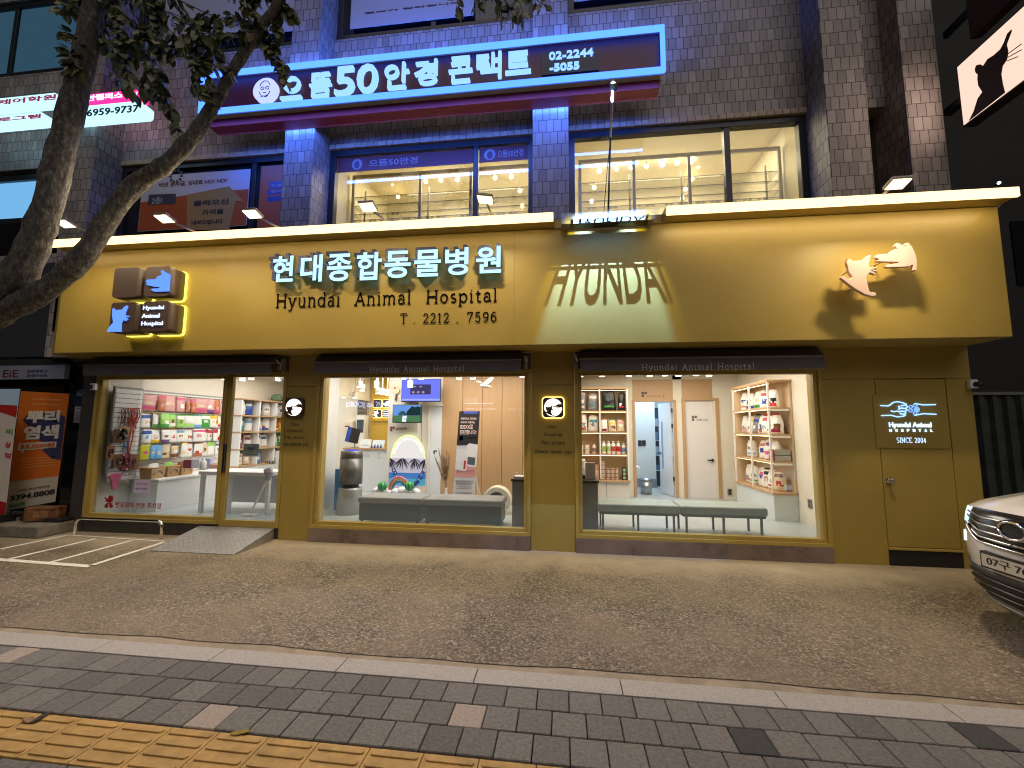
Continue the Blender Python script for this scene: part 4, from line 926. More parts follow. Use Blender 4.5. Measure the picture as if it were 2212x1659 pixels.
for k, s_ in enumerate(('Hyundai', 'Animal', 'Hospital')):
    mb = MB(); fitpx(mb, s_, *B2(1305, 765+40*k), *B2(1305+(112 if k != 1 else 95), 795+40*k), Y-.0005, .006, .01); mb.build('tile_lettering', emi('white_sign', 0, 0), t)
mb = MB(); fitpx(mb, 'Hyundai Animal', *B2(1132, 945), *B2(1432, 985), 4.199, .006, 0); mb.build('wall_lettering', paint('#3a3320'), t); mb = MB(); fitpx(mb, 'H  O  S  P  I  T  A  L', *B2(1132, 993), *B2(1440, 1012), 4.199, .006, 0)
mb.build('wall_lettering', paint('#3a3320'), t)
t = thing('towel_dispenser', 'cream paper towel dispenser on the wall left of the yellow reception wall', 'dispenser', (0, 0, 0))
Y = 4.1; p, q = w(*B2(645, 1120), Y), w(*B2(790, 945), Y)
MB().box(p.x, q.x, Y, 4.249, p.z, q.z).build('case', paint('#e0d2b8', .4), t, bevel=.02); MB().box(p.x, p.x+.3*(q.x-p.x)*2, Y-.006, Y-.001, p.z+.4*(q.z-p.z), p.z+.52*(q.z-p.z)).build('window_strip', paint('#7a1620'), t)
t = thing('water_cooler', 'white and black drinks machine in the recess beside the yellow wall', 'machine', (0, 0, 0))
Y = 4.0; p, q = w(*B2(835, 1255), Y), w(*B2(995, 850), Y)
MB().box(p.x, q.x, Y, 4.24, .2, q.z).build('case', WHT, t, bevel=.01); MB().box(p.x+.02, q.x-.02, Y-.006, Y-.001, w(*B2(900, 1150), Y).z, w(*B2(900, 925), Y).z).build('front_window', mat('smoke_glass', (.08, .1, .11), .15), t)
p2, q2 = w(*B2(845, 850), Y+.1), w(*B2(1000, 600), Y+.1)
mb = MB().use(paint('#7d7468')).box(p2.x, q2.x, 4.15, 4.249, p2.z+.01, q2.z); mb.use(paint('#5a5148'))
for k in range(5): mb.box(p2.x+.02, q2.x-.02, 4.142, 4.1495, p2.z+.04+k*.1, p2.z+.1+k*.1)
tag(mb.build('wall_vent'), 'slatted wall vent above the drinks machine', 'vent')
t = thing('counter_monitor', 'tilted black monitor with a blue sheet on the reception desk', 'monitor', (0, 0, 0))
p = w(*B2(810, 1200), 3.6); M_ = Matrix.Translation((p.x, 3.6, p.z)) @ Matrix.Rotation(math.radians(50), 4, 'Z') @ Matrix.Rotation(math.radians(12), 4, 'Y')
MB().obox(M_, .26, .03, .36).build('panel', BLK, t, bevel=.006)
MB().obox(M_ @ Matrix.Translation((-.15, -.02, 0)), .1, .012, .36).build('blue_sheet', paint('#2748a8'), t)
MB().tube([(p.x+.02, 3.62, DTOP), (p.x+.01, 3.62, p.z)], .015, 8).lathe([(.09, DTOP+.001), (.09, DTOP+.014)], p.x+.02, 3.62, 16).build('stand', mat('grey_metal', (.3, .3, .3), .4, .7), t)
for k, (x0, y0, x1, y1, c, nm) in enumerate(((905, 1265, 1100, 1415, '#dfe3e4', 'white leaflet'), (1120, 1280, 1330, 1400, '#cfe0ea', 'pale blue leaflet'))):
    p, q = w(*B2(x0, y1), 3.56), w(*B2(x1, y0), 3.56)
    mb = MB().use(paint(c)).prism([(3.54, DTOP+.001), (3.555, DTOP+.001), (3.62, q.z), (3.605, q.z)], 'x', p.x, q.x)
    mb.use(paint('#4a7fb0')).box(p.x+.05, q.x-.05, 3.55, 3.5605, (DTOP+q.z)/2-.04, (DTOP+q.z)/2-.03)
    tag(mb.build('leaflet_stand'), '%s stand leaning on the reception desk' % nm, 'leaflet stand')
mb = MB()
for k in range(8):
    p = w(*B2(1090+k*26, 1400), 3.53); mb.use(paint(['#e9e4dd', '#3a58a8'][k % 2], .4)).lathe([(.018, DTOP+.001), (.018, DTOP+.05), (.008, DTOP+.065), (.008, DTOP+.09)], p.x, 3.53, 10)
tag(mb.build('sample_rack'), 'rack of small white and blue sample tubes on the reception desk', 'sample rack')
# air purifier
t = thing('air_purifier', 'tall dark grey cylindrical air purifier beside the waiting bench', 'air purifier', (0, 0, 0))
p = w(*B2(775, 1460), 1.1); X = p.x; gm2 = mat('purifier_grey', (.16, .155, .15), .38, .5); gl2 = mat('purifier_light', (.36, .37, .37), .38, .4)
MB().lathe([(.2, .72), (.195, 1.17)], X, 1.1, 36).build('upper_drum', gm2, t); MB().lathe([(.19, 1.175), (.187, 1.29), (.16, 1.305)], X, 1.1, 36).build('top_ring', gm2, t)
MB().lathe([(.12, 1.3055), (.12, 1.312)], X, 1.1, 24).build('control_light', emi('ctrl_blue', (.05, .08, .8), 1.2), t)
MB().lathe([(.14, .66), (.14, .72)], X, 1.1, 30).build('waist', BLK, t); MB().lathe([(.23, .2), (.2, .62), (.19, .655)], X, 1.1, 36).build('lower_drum', gl2, t)
tag(MB().box(X-.42, X-.24, 1.3, 1.75, .2, .95).build('blue_crate', paint('#2f7ab8', .4), bevel=.01), 'tall blue bin behind the air purifier', 'bin')
# upholstered benches
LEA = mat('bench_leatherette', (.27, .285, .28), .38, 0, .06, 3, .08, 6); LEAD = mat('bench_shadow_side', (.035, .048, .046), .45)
LEG = mat('bench_leg', (.03, .035, .04), .4, .5)
def bench(name, label, x0, x1, y0, y1, zt, zb, drape, top, side):
    t = thing(name, label, 'bench', ((x0+x1)/2, (y0+y1)/2, .2))
    mb = MB(); mb.smooth = False
    mb.box(x0, x1, y0, y1, zt-drape, zt).build('cushion', top, t, bevel=.03, seg=3)
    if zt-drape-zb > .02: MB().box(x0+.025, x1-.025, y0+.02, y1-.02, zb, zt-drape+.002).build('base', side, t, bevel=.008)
    return t
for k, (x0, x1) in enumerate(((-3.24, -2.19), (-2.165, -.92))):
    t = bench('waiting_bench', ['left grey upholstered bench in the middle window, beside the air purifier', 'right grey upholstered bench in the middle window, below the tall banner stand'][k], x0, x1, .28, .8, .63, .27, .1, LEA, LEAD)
    for x in (x0+.07, x1-.07):
        for y in (.33, .75): MB().box(x-.018, x+.018, y-.018, y+.018, .2, .269).build('leg', LEG, t)
# black display counter passing behind the right pier
t = thing('glass_counter', 'grey counter with a dark top behind the pier between the middle and right windows', 'counter', (0, 0, 0))
a = w(*E2(1760, 400), .45)
CT = a.z
MB().box(a.x+.01, .52, .46, 1.0, .2, CT-.035).build('body', mat('counter_grey', (.2, .205, .2), .35), t, bevel=.004); MB().box(a.x-.01, .54, .44, 1.02, CT-.034, CT).build('worktop', mat('counter_top_dark', (.06, .05, .045), .3), t, bevel=.004)
t = thing('desk_tray', 'white tray of small tools on the counter at the right edge of the middle window', 'tray', (0, 0, 0))
p, q = w(*E2(1810, 395), .6), w(*E2(1985, 395), .6); MB().box(p.x, q.x, .55, .7, CT+.001, CT+.03).build('tray', WHT, t, bevel=.006)
MB().tube([(p.x+.05+.03*math.cos(i*.5), .6, CT+.05+.04*math.sin(i*.5)) for i in range(8)], .004, 5).build('wire_loop', CHROME, t)
p = w(*E2(1995, 380), .62); tag(MB().use(paint('#d9cf9a', .4)).lathe([(.03, CT+.001), (.03, CT+.1), (.018, CT+.12), (.024, CT+.14), (.01, CT+.17)], p.x, .62, 14).build('cream_figurine'), 'small cream figurine on the counter beside the dark bottle', 'figurine')
p = w(*E2(2052, 380), .58); tag(MB().use(mat('dark_bottle', (.03, .012, .01), .15)).lathe([(.034, CT+.001), (.034, CT+.12), (.014, CT+.15), (.014, CT+.18)], p.x, .58, 16).build('brown_bottle'), 'dark brown bottle on the counter at the right edge of the middle window', 'bottle')
p, q = w(*zc(2230, 1440, .2486)(228, 1800), .62), w(*zc(2230, 1440, .2486)(380, 1480), .62)
tag(MB().box(p.x, q.x, .6, .66, CT+.001, q.z).build('document_box', mat('card_grey', (.42, .41, .4), .5), bevel=.004), 'upright grey box file on the counter in the right window', 'box')
B3 = zc(2230, 1800, .2486); A3 = zc(2230, 1440, .2486); C3 = zc(2780, 1440, .2486); D3 = zc(2780, 1800, .2486)
p = w(*B3(170, 270), .7); mb = MB().use(BLK).box(p.x-.06, p.x+.06, .62, .75, CT+.001, CT+.06); tag(mb.build('card_reader', bevel=.01), 'black card reader on the counter at the left edge of the right window', 'card reader')
pouch('white_bag', 'crumpled white plastic bag on the counter at the left edge of the right window', p.x, .85, CT+.001, .2, .3, .12, .3, (W_, W_, W_, W_), 'bag')
# tall banner stand
t = thing('banner_stand', 'tall narrow banner stand with black, pink and white panels by the oak wall', 'banner stand', (0, 0, 0))
Y = 1.7; tl, tr = w(*C2(860, 780), Y), w(*C2(1215, 780), Y); bl, br = w(*E2(745, 680), Y), w(*E2(1120, 680), Y)
def BX(f, z): k = (tl.z-z)/(tl.z-bl.z); return (tl.x+(bl.x-tl.x)*k)*(1-f)+(tr.x+(br.x-tr.x)*k)*f
def bq(mb, f0, f1, g0, g1, y): # fractions across and down to g=1 at the bench line
    Zt, Zb = tl.z-(tl.z-bl.z)*g0, tl.z-(tl.z-bl.z)*g1
    return mb.prism([(BX(f0, Zb), Zb), (BX(f1, Zb), Zb), (BX(f1, Zt), Zt), (BX(f0, Zt), Zt)], 'y', y-.0012, y)
bq(MB(), 0, 1, 0, 1.22, Y+.004).build('sheet', paint('#cfcdd2'), t); bq(MB(), 0, 1, 0, .41, Y).build('black_panel', paint('#2b2830'), t); bq(MB(), 0, 1, .655, .785, Y).build('pink_panel', paint('#d99a98'), t)
def btext(s_, f0, f1, g0, g1, bold, nm, m_):
    mb = MB(); Zt, Zb = tl.z-(tl.z-bl.z)*g0, tl.z-(tl.z-bl.z)*g1; fitxz(mb, s_, BX(f0, Zb), BX(f1, Zb), Zb, Zt, Y-.0012, .002, bold); mb.build(nm, m_, t)
ltx = paint('#e8cfc6'); btext('세계적으로 가장 많은', .1, .87, .075, .105, .02, 'lettering', ltx); btext('수의사가 사용하는', .1, .8, .12, .148, .02, 'lettering', ltx); btext('IDEXX로', .11, .72, .162, .212, .02, 'lettering', ltx); btext('진단합니다!', .11, .9, .225, .28, .02, 'lettering', ltx)
mb = MB(); bq(mb, .11, .27, .3, .355, Y); mb.build('blue_icon', paint('#3a7fb8'), t)
mb = MB()
for g in (.31, .33): bq(mb, .3, .9, g, g+.006, Y)
mb.build('small_print', paint('#9a949a'), t)
def bpoly(nm, pts, c, y): 
    Zf = lambda g: tl.z-(tl.z-bl.z)*g
    MB().prism([(BX(f, Zf(g)), Zf(g)) for f, g in pts], 'y', y-.0012, y).build(nm, paint(c), t)
bpoly('machine_print', [(.02, .455), (.52, .455), (.55, .47), (.55, .7), (.5, .715), (.02, .7)], '#dcdce2', Y-.0014); bpoly('machine_print', [(.5, .405), (.6, .385), (1.0, .4), (1.0, .655), (.95, .67), (.6, .66), (.56, .64), (.5, .46)], '#e4e4e9', Y-.0027)
bpoly('red_print', [(.41, .59), (.5, .595), (.49, .69), (.4, .69)], '#c0242c', Y-.004); bpoly('window_print', [(.57, .545), (.93, .555), (.92, .645), (.57, .635)], '#5a5e68', Y-.004)
mb = MB()
for g in (.705, .72, .735): bq(mb, .08, .92, g, g+.005, Y-.0013)
for g in (.86, .875, .9, .92, .96, .975): bq(mb, .1, .86, g, g+.005, Y-.0013)
mb.build('small_print', paint('#8a6a70'), t)
btext('진단하는 병원은 무엇이 다른가요?', .08, .9, .825, .85, .01, 'lettering', paint('#3a3a40'))
MB().tube([(tr.x+.01, Y+.02, .25), ((tl.x+tr.x)/2, Y+.02, tl.z)], .008, 6).tube([(br.x+.12, Y+.3, .21), ((tl.x+tr.x)/2, Y+.03, 1.3)], .008, 6).build('stand_pole', CHROME, t)
# pampas grass in a white vase
t = thing('pampas_vase', 'dried pampas grass plumes in a slim white vase by the banner stand', 'vase', (0, 0, 0))
Y = 1.75; p = w(*E2(632, 575), Y)
MB().lathe([(.05, .2), (.075, .3), (.07, .38), (.03, .46), (.022, p.z), (.028, p.z+.02)], p.x, Y, 20).build('vase', mat('ceramic_white', (.72, .7, .68), .3), t)
mb = MB(); rnd = random.Random(11); tips = [((440, 30), .02), ((500, -120), .0), ((560, -90), .03), ((640, -110), -.02), ((690, -60), .02), ((600, 20), .05)]
for (tx, ty), dy in tips:
    q = w(*E2(tx, ty), Y+dy); a = Vector((p.x, Y, p.z)); b = Vector((q.x, Y+dy, q.z)); mb.tube([a, a.lerp(b, .5)+Vector((0, 0, .02)), b], .003, 4)
    for i in range(420):
        s_ = rnd.uniform(.22, 1); c = a.lerp(b, s_)+Vector((0, 0, .02*math.sin(s_*3.1))); L = .075*math.sin(math.pi*min(1, (s_-.15)/.9)**.8)+.015
        an = rnd.uniform(0, 6.28); d = Vector((math.cos(an)*.75, math.sin(an)*.75, rnd.uniform(.1, 1.1))).normalized()*L*rnd.uniform(.6, 1.1); n_ = d.cross(Vector((rnd.uniform(-1, 1), rnd.uniform(-1, 1), 1))).normalized()*.0022
        mb.add([c-n_, c+n_, c+d], [(0, 1, 2)])
mb.build('plumes', mat('pampas', (.4, .27, .18), .9, 0, .35, 30), t)
# white ring bed leaning by the counter
t = thing('pet_bed', 'round cream pet house with an arched opening behind the right bench of the middle window', 'pet bed', (0, 0, 0))
Y = 1.5; a = w(*E2(1280, 690), Y); b = w(*E2(1760, 690), Y); tp = w(*E2(1520, 525), Y); cx = (a.x+b.x)/2; R = (b.x-a.x)/2
cz = tp.z-R*.98
outer = arc(cx, cz, R, R, -30, 210, 30); inner = arc(cx, cz, R*.6, R*.62, 210, -30, 24)
MB().prism(outer+inner, 'y', Y-.12, Y+.12, True).build('shell', mat('bed_cream', (.68, .62, .5), .4), t, bevel=.02); MB().prism(arc(cx, cz, R*.62, R*.64, -30, 210, 24), 'y', Y+.05, Y+.1).build('lining', paint('#6b6a66'), t)
MB().box(cx-R*.7, cx+R*.7, Y-.14, Y+.14, .2, cz-R*.48).build('foot', mat('bed_cream'), t, bevel=.01)
# hanging paper bird
t = thing('hanging_bird', 'white paper bird mobile with raised wings hanging in front of the oak wall', 'mobile', (0, 0, 0))
Y = 1.2; P3 = lambda x, y, d=0: Vector((w(*C2(x, y), Y+d)))
mb = MB(); a, b = P3(1215, 330), P3(1415, 360)
pr = [a, a.lerp(b, .15), a.lerp(b, .4), a.lerp(b, .7), b]; mb.tube(pr, [.008, .024, .034, .022, .004], 10).build('body', WHT, t)
c_ = a.lerp(b, .35)
for q in ([(1150, 270), (1180, 255), (1235, 280), (1280, 305)], [(1270, 305), (1340, 235), (1400, 200), (1455, 210), (1370, 300)]):
    f = [P3(x, y, -.08 if len(q) == 4 else .1) for x, y in q]; n = len(f)
    MB().add(f+[v+Vector((0, .004, .006)) for v in f], [tuple(range(n)), tuple(range(2*n-1, n-1, -1))]+[(i, (i+1) % n, n+(i+1) % n, n+i) for i in range(n)]).build('wing', WHT, t)
MB().tube([c_, (c_.x, c_.y, 2.99)], .0012, 4).build('thread', WHT, t)

# ================================================================== right room
bw = 3.8
mb = MB().box(1.5, 1.6, bw, bw+.1, .2, 3).box(2.5, 2.7, bw, bw+.1, .2, 3).box(3.36, 3.93, bw, bw+.1, .2, 3).box(-.5, 1.5, bw, bw+.1, .2, 3).box(1.6, 3.36, bw, bw+.1, 2.86, 3)
struct(mb.build('shop_back_wall', CREAM))
def px3(x, y): return w(*A3(x, y), bw)
o0, o1, oz = px3(968, 490).x, px3(1640, 490).x, px3(968, 490).z
struct(MB().box(1.6, 2.5, bw-.01, bw+.1, oz+.0, 2.858).box(2.7, 3.36, bw-.01, bw+.1, oz, 2.858).build('oak_lintel', OAK))
mb = MB().box(o0-.01, o0+.05, bw-.03, bw+.12, .2, oz).box(o1-.05, o1+.01, bw-.03, bw+.12, .2, oz).box(o0+.05, o1-.05, bw-.03, bw+.12, oz-.045, oz); t = thing('doorway_frame', 'oak frame of the open consulting room doorway', 'door frame', (0, 0, 0)); mb.build('frame', OAK, t, bevel=.003)
mb = MB(); dots(mb, *A3(1110, 365), *A3(1195, 445), bw-.0115); fitpx(mb, '3', *A3(1440, 410), *A3(1468, 446), bw-.0115, .003, 0); 
for k in range(9): mb.box(px3(1200+k*24, 440).x, px3(1214+k*24, 440).x, bw-.0135, bw-.0117, px3(0, 442).z, px3(0, 428).z)
mb.build('room_lettering', paint('#4a4238'), t)
# consulting room beyond
struct(MB().box(1.55, 2.42, 5.4, 5.5, .2, 3).build('consulting_wall', wood_mat('pale_ply', (.55, .56, .52), (.66, .68, .64))))
struct(MB().box(1.2, 4.0, 6.1, 6.2, .2, 3).box(1.45, 1.55, 3.9, 5.4, .2, 3).box(3.3, 3.4, 3.9, 6.1, .2, 3).build('consulting_wall', mat('cool_white', (.66, .72, .78), .6)))
struct(MB().box(1.56, 2.41, 5.375, 5.399, .2, .42).build('skirting', paint('#7d8488')))
area('consulting_light', 2.3, 4.8, 2.95, 1.0, .9, 34, (.62, .8, 1))
t = thing('open_door', 'white door leaf standing open inside the consulting room doorway', 'door', (0, 0, 0))
a0 = w(*A3(1375, 520), 4.45); 
h0 = Vector((o1-.07, bw+.13, 0)); e0 = w(*A3(1380, 520), 4.5); dv = Vector((e0.x-h0.x, 4.5-h0.y, 0)); LW = dv.length; ang = math.atan2(dv.y, dv.x)
M_ = Matrix.Translation(h0) @ Matrix.Rotation(ang, 4, 'Z')
MB().obox(M_ @ Matrix.Translation((LW/2, 0, .2+(oz-.27)/2+.01)), LW, .04, oz-.27).build('leaf', mat('door_cool', (.72, .76, .8), .4), t, bevel=.003)
for sg in (1,): MB().obox(M_ @ Matrix.Translation((LW*.72, .024, 1.35)), .07, .006, 1.1).build('glass_strip', mat('strip_glass', (.25, .38, .5), .2), t)
MB().obox(M_ @ Matrix.Translation((LW*.93, .04, 1.15)), .1, .05, .03).build('handle', BLK, t)
for z in (.55, 1.75, 2.1): MB().box(o1-.075, o1-.052, bw+.06, bw+.125, z, z+.1).build('hinge', BLK, t)
for k, x in enumerate((1083, 1147)):
    p = w(*A3(x, 1170), 5.395); tag(MB().box(p.x-.045, p.x+.045, 5.375, 5.399, p.z-.075, p.z+.075).build('wall_switch', BLK, bevel=.004), ['left of the two black switch plates on the pale consulting room wall', 'right of the two black switch plates on the pale consulting room wall'][k], 'switch')
t = thing('pedal_bin', 'shiny steel pedal bin on the consulting room floor', 'bin', (0, 0, 0)); p = wz(*B3(1185, 520), .2)
MB().lathe([(.13, .201), (.13, .5)], p.x, p.y, 24).build('drum', mat('bin_steel', (.4, .42, .45), .34, 1), t); MB().lathe([(.134, .503), (.134, .54), (.09, .575)], p.x, p.y, 24).build('lid', mat('bin_steel'), t)
t = thing('side_table', 'white table corner seen through the consulting room doorway', 'table', (0, 0, 0)); p = w(*A3(1060, 1530), 4.9)
MB().box(1.56, p.x, 4.6, 5.2, p.z-.04, p.z).build('top', WHT, t); MB().box(p.x-.12, p.x-.08, 4.65, 4.69, .2, p.z-.041).build('leg', WHT, t)
t = thing('medicine_rack', 'dark rack of supplies glimpsed behind the open white door', 'rack', (0, 0, 0))
MB().box(2.44, 3.0, 5.75, 6.08, .2, 2.3).build('case', paint('#2a3640'), t)
for z in (.6, 1.0, 1.4, 1.8): MB().box(2.44, 3.0, 5.7, 5.749, z, z+.025).build('shelf_board', WHT, t)
rnd = random.Random(2)
for z in (.63, 1.03, 1.43, 1.83):
    for k in range(4):
        tag(MB().use(paint(rnd.choice(['#5a7a9a', '#9ab0c0', '#38506a', '#c8d4dc']))).box(2.46+k*.13, 2.56+k*.13, 5.68, 5.745, z, z+rnd.uniform(.12, .22)).build('supply_box'), 'medicine carton on the dark rack behind the open white door', 'box', 'cartons on the medicine rack')
# staff door
t = thing('staff_door', 'white staff only door in an oak frame with a black lever handle', 'door', (0, 0, 0))
s0, s1, sz = px3(1790, 500).x, w(*C3(50, 500), bw).x, px3(1790, 505).z
MB().box(s0, s1, bw+.03, bw+.07, .2, sz).build('leaf', mat('staff_white', (.72, .68, .66), .45), t, bevel=.003)
mb = MB().box(s0-.075, s0-.004, bw-.025, bw+.1, .2, sz+.06).box(s1+.004, s1+.075, bw-.025, bw+.1, .2, sz+.06).box(s0-.004, s1+.004, bw-.025, bw+.1, sz+.004, sz+.06); mb.build('frame', OAK, t, bevel=.003)
p = w(*C3(20, 1440), bw)
mb = MB().lathe([(.028, 0), (.028, .015), (.012, .02), (.012, .05)], 0, 0, 16, True, Matrix.Translation((p.x, bw+.03, p.z)) @ Matrix.Rotation(math.radians(90), 4, 'X')); mb.box(p.x-.12, p.x+.01, bw-.032, bw-.015, p.z-.012, p.z+.012); mb.build('lever_handle', BLK, t)
mb = MB(); Yd = bw+.0295; dots(mb, *A3(1900, 740), *A3(1980, 820), Yd); fitpx(mb, 'staff only', *A3(1975, 790), *A3(2155, 825), Yd, .003, 0); mb.build('lettering', paint('#6a625c'), t)
for k, (fn, x, y, X) in enumerate(((D3, 285, 490, None), (D3, 1548, 675, 3.925))):
    if X is None:
        p = w(*fn(x, y), bw-.005); mb = MB().use(paint('#77756e', .4)).box(p.x-.045, p.x+.045, bw-.015, bw-.001, p.z-.07, p.z+.07).use(BLK).box(p.x-.02, p.x+.02, bw-.018, bw-.0155, p.z+.01, p.z+.05).box(p.x-.02, p.x+.02, bw-.018, bw-.0155, p.z-.05, p.z-.01)
    else:
        p = wx(*fn(x, y), X); mb = MB().use(paint('#77756e', .4)).box(X-.012, X+.004, p.y-.05, p.y+.05, p.z-.07, p.z+.07).use(BLK).box(X-.015, X-.0125, p.y-.02, p.y+.02, p.z+.01, p.z+.05).box(X-.015, X-.0125, p.y-.02, p.y+.02, p.z-.05, p.z-.01)
    tag(mb.build('power_socket'), ['grey power socket on the cream wall right of the staff door', 'grey power socket low on the right side wall near the window frame'][k], 'socket')
# left shelf niche
LEDW = emi('shelf_led', (1, .72, .38), 5)
t = thing('product_shelf', 'warm lit oak shelf of bags, bottles and tins left of the consulting room doorway', 'shelf', (0, 0, 0))
q0 = w(*A3(100, 320), 3.42); q1 = w(*A3(890, 320), 3.42); dv = w(*A3(440, 500), 3.42).x
X0, X1 = q0.x-.35, q1.x; ZT = q0.z
MB().box(X0, X1, 3.74, 3.79, .62, ZT).build('back', mat('niche_cream', (.62, .46, .28), .6), t)
for x in (X0, dv, X1-.03): MB().box(x, x+.03, 3.4, 3.739, .62, ZT).build('upright', WHT, t, bevel=.003)
NZ = [w(*A3(300, y), 3.42).z for y in (660, 995, 1340)]; NB = w(*B3(650, 305), 3.42).z
for z in NZ: MB().box(X0+.031, X1-.031, 3.41, 3.738, z-.028, z).build('shelf_board', OAKX, t, bevel=.002)
MB().box(X0-.01, X1+.02, 3.36, 3.74, NB-.035, NB).build('shelf_board', OAKX, t, bevel=.003); MB().box(X0-.01, X1+.005, 3.39, 3.79, ZT+.001, ZT+.04).build('shelf_board', OAKX, t)
for z in NZ+[ZT]:
    MB().box(X0+.04, X1-.04, 3.425, 3.44, z-.036, z-.0295).build('led_strip', LEDW, t)
MB().box(X0, X1, 3.42, 3.79, .2, NB-.036).build('cabinet', mat('cabinet_white', (.66, .62, .58), .45), t, bevel=.003)
for x in (w(*B3(562, 500), 3.42).x,): MB().box(x-.003, x+.003, 3.4165, 3.4195, .22, NB-.05).build('door_gap', BLK, t)
N3 = [(0, [(100, 230, (GY, W_, W_, W_)), (258, 430, (GY, W_, TE, GY)), (485, 708, (BK, GR, BK, BK)), (740, 850, (BK, RD, W_, BK))], .27, 'top'),
      (1, [(108, 258, (W_, OR, GY, W_)), (268, 430, (W_, TE, GY, W_)), (468, 576, (W_, DR, W_, DR)), (590, 716, (CR, YE, BR, GR)), (722, 842, (CR, PK, W_, PK))], .25, 'second')]
NN = {(0, 0): 'clear wrapped', (0, 1): 'tall silver grey', (0, 2): 'broad black and green', (0, 3): 'narrow black and red'}
for lv, it, h, nm in N3:
    for k, (a, b, cs) in enumerate(it):
        ya = 560 if lv == 0 else 900; xa, xb = w(*A3(a, ya), 3.55).x, w(*A3(b, ya), 3.55).x; zt = w(*A3(a, [375, 380, 345, 375][k] if lv == 0 else [705, 735, 785, 795, 800][k]), 3.55).z
        pouch('pet_food_bag', '%s food bag, %s from the left on the %s niche board' % (NN.get((lv, k), NAMES[cs[0]]+' and '+NAMES[cs[1]]), ORD[k], nm), (xa+xb)/2, 3.55, NZ[lv]+.001, xb-xa, max(.2, zt-NZ[lv]), .1, 0, cs, 'pet food', 'bags in the niche shelf', 0, .88)
def bottle(label, x, y, z, r, h, c, band, group):
    t = thing('bottle', label, 'bottle', (x, y, z), group); mb = MB().lathe([(r*.96, 0.001), (r, .01), (r, h*.74), (r*.55, h*.84), (r*.45, h*.86)], 0, 0, 16); o = mb.build('body', paint(c, .3)); o.parent = t
    o = MB().lathe([(r*.5, h*.862), (r*.5, h)], 0, 0, 14).build('cap', WHT); o.parent = t; o = MB().lathe([(r*1.015, h*.2), (r*1.015, h*.6)], 0, 0, 16, False).build('label_band', paint(band, .4)); o.parent = t
for k, (x, c, b, nm) in enumerate(((518, '#e9e7df', '#8fb34a', 'lime banded'), (596, '#e9e7df', '#a9c08a', 'pale green banded'), (668, '#ece8e2', '#b8443c', 'brick red banded'), (748, '#ece8e2', '#c8202a', 'bright red banded'), (830, '#e6e6e0', '#6f8fc0', 'blue marked'))):
    p = w(*A3(x, 1335), 3.55); bottle('white %s shampoo bottle on the third niche board' % nm, p.x, 3.55, NZ[2]+.001, .043, .28 if k < 4 else .24, c, b, 'shampoo bottles in the niche shelf')
for k, (x, ww, h, nm) in enumerate(((162, .085, .19, 'leftmost'), (258, .085, .195, 'middle'))):
    p = w(*A3(x, 1335), 3.55); mb = MB().use(paint('#e6ddd2')).box(p.x-ww/2, p.x+ww/2, 3.51, 3.59, NZ[2]+.001, NZ[2]+h).use(paint('#7a4a3a')).box(p.x-.02, p.x+.02, 3.5075, 3.5095, NZ[2]+.09, NZ[2]+.1)
    tag(mb.build('medicine_carton'), 'slim white carton, %s on the third board of the niche shelf' % nm, 'box')
p = w(*A3(368, 1335), 3.55); bottle('white pump bottle right of the slim cartons on the niche shelf', p.x, 3.55, NZ[2]+.001, .05, .22, '#e8e0d4', '#a08878', 'pump bottle')
TIN = None
def tin(label, x, y, z):
    global TIN
    if TIN is None:
        t = thing('pet_food_tin', label, 'tin', (0, 0, 0), 'stacked tins in the niche shelf'); mb = MB().lathe([(.036, .001), (.038, .006), (.038, .074), (.036, .08)], 0, 0, 16); o = mb.build('can', paint('#b9a89a', .3)); o.parent = t
        o = MB().lathe([(.0385, .016), (.0385, .046)], 0, 0, 16, False).build('label_band', paint('#d9b4a0', .4)); o.parent = t; o = MB().lathe([(.0386, .05), (.0386, .064)], 0, 0, 16, False).build('dark_band', paint('#5a3a30', .4)); o.parent = t; TIN = t; r = t
    else: r = copy_tree(TIN)
    r.location = (x, y, z); r['_t'] = (x, y, z); r['label'] = label
COLN = ['far left', 'second', 'third', 'fourth']; LVN = ['bottom', 'second', 'third', 'top']
for c_, (x, n, nm) in enumerate(((505, 5, 'left hand'), (585, 3, 'second'), (655, 3, 'third'), (722, 3, 'right hand'))):
    p = w(*B3(x, 290), 3.5)
    for k in range(n): tin('pet food tin in the %s column on the niche sill, %s' % (nm, 'lowest' if k == 0 else ORD[k]+' from below'), p.x, 3.5, NB+.001+k*(.0815 if n == 3 else .0815))
p = w(*B3(840, 290), 3.5); mb = MB().use(paint('#1c2a1e')).box(p.x-.045, p.x+.045, 3.47, 3.56, NB+.001, NB+.27)
mb.use(paint('#9ab89a'))
for k in range(3): mb.prism([(p.x+.034*math.cos(i*.524), NB+.05+k*.085+.034*math.sin(i*.524)) for i in range(12)], 'y', 3.467, 3.4695)
tag(mb.build('dark_green_box'), 'tall dark green box with three pale circles at the right end of the tins', 'box')
for k in range(3):
    p = w(*B3(405, 290), 3.5); tag(MB().use(paint(['#c9a58e', '#d4b49c', '#c09078'][k])).box(p.x-.05, p.x+.05, 3.45, 3.56, NB+.001+k*.11, NB+.108+k*.11).build('snack_carton', bevel=.003), 'small tan snack carton left of the tins, %s in its stack' % ['lowest', 'middle', 'topmost'][k], 'box')
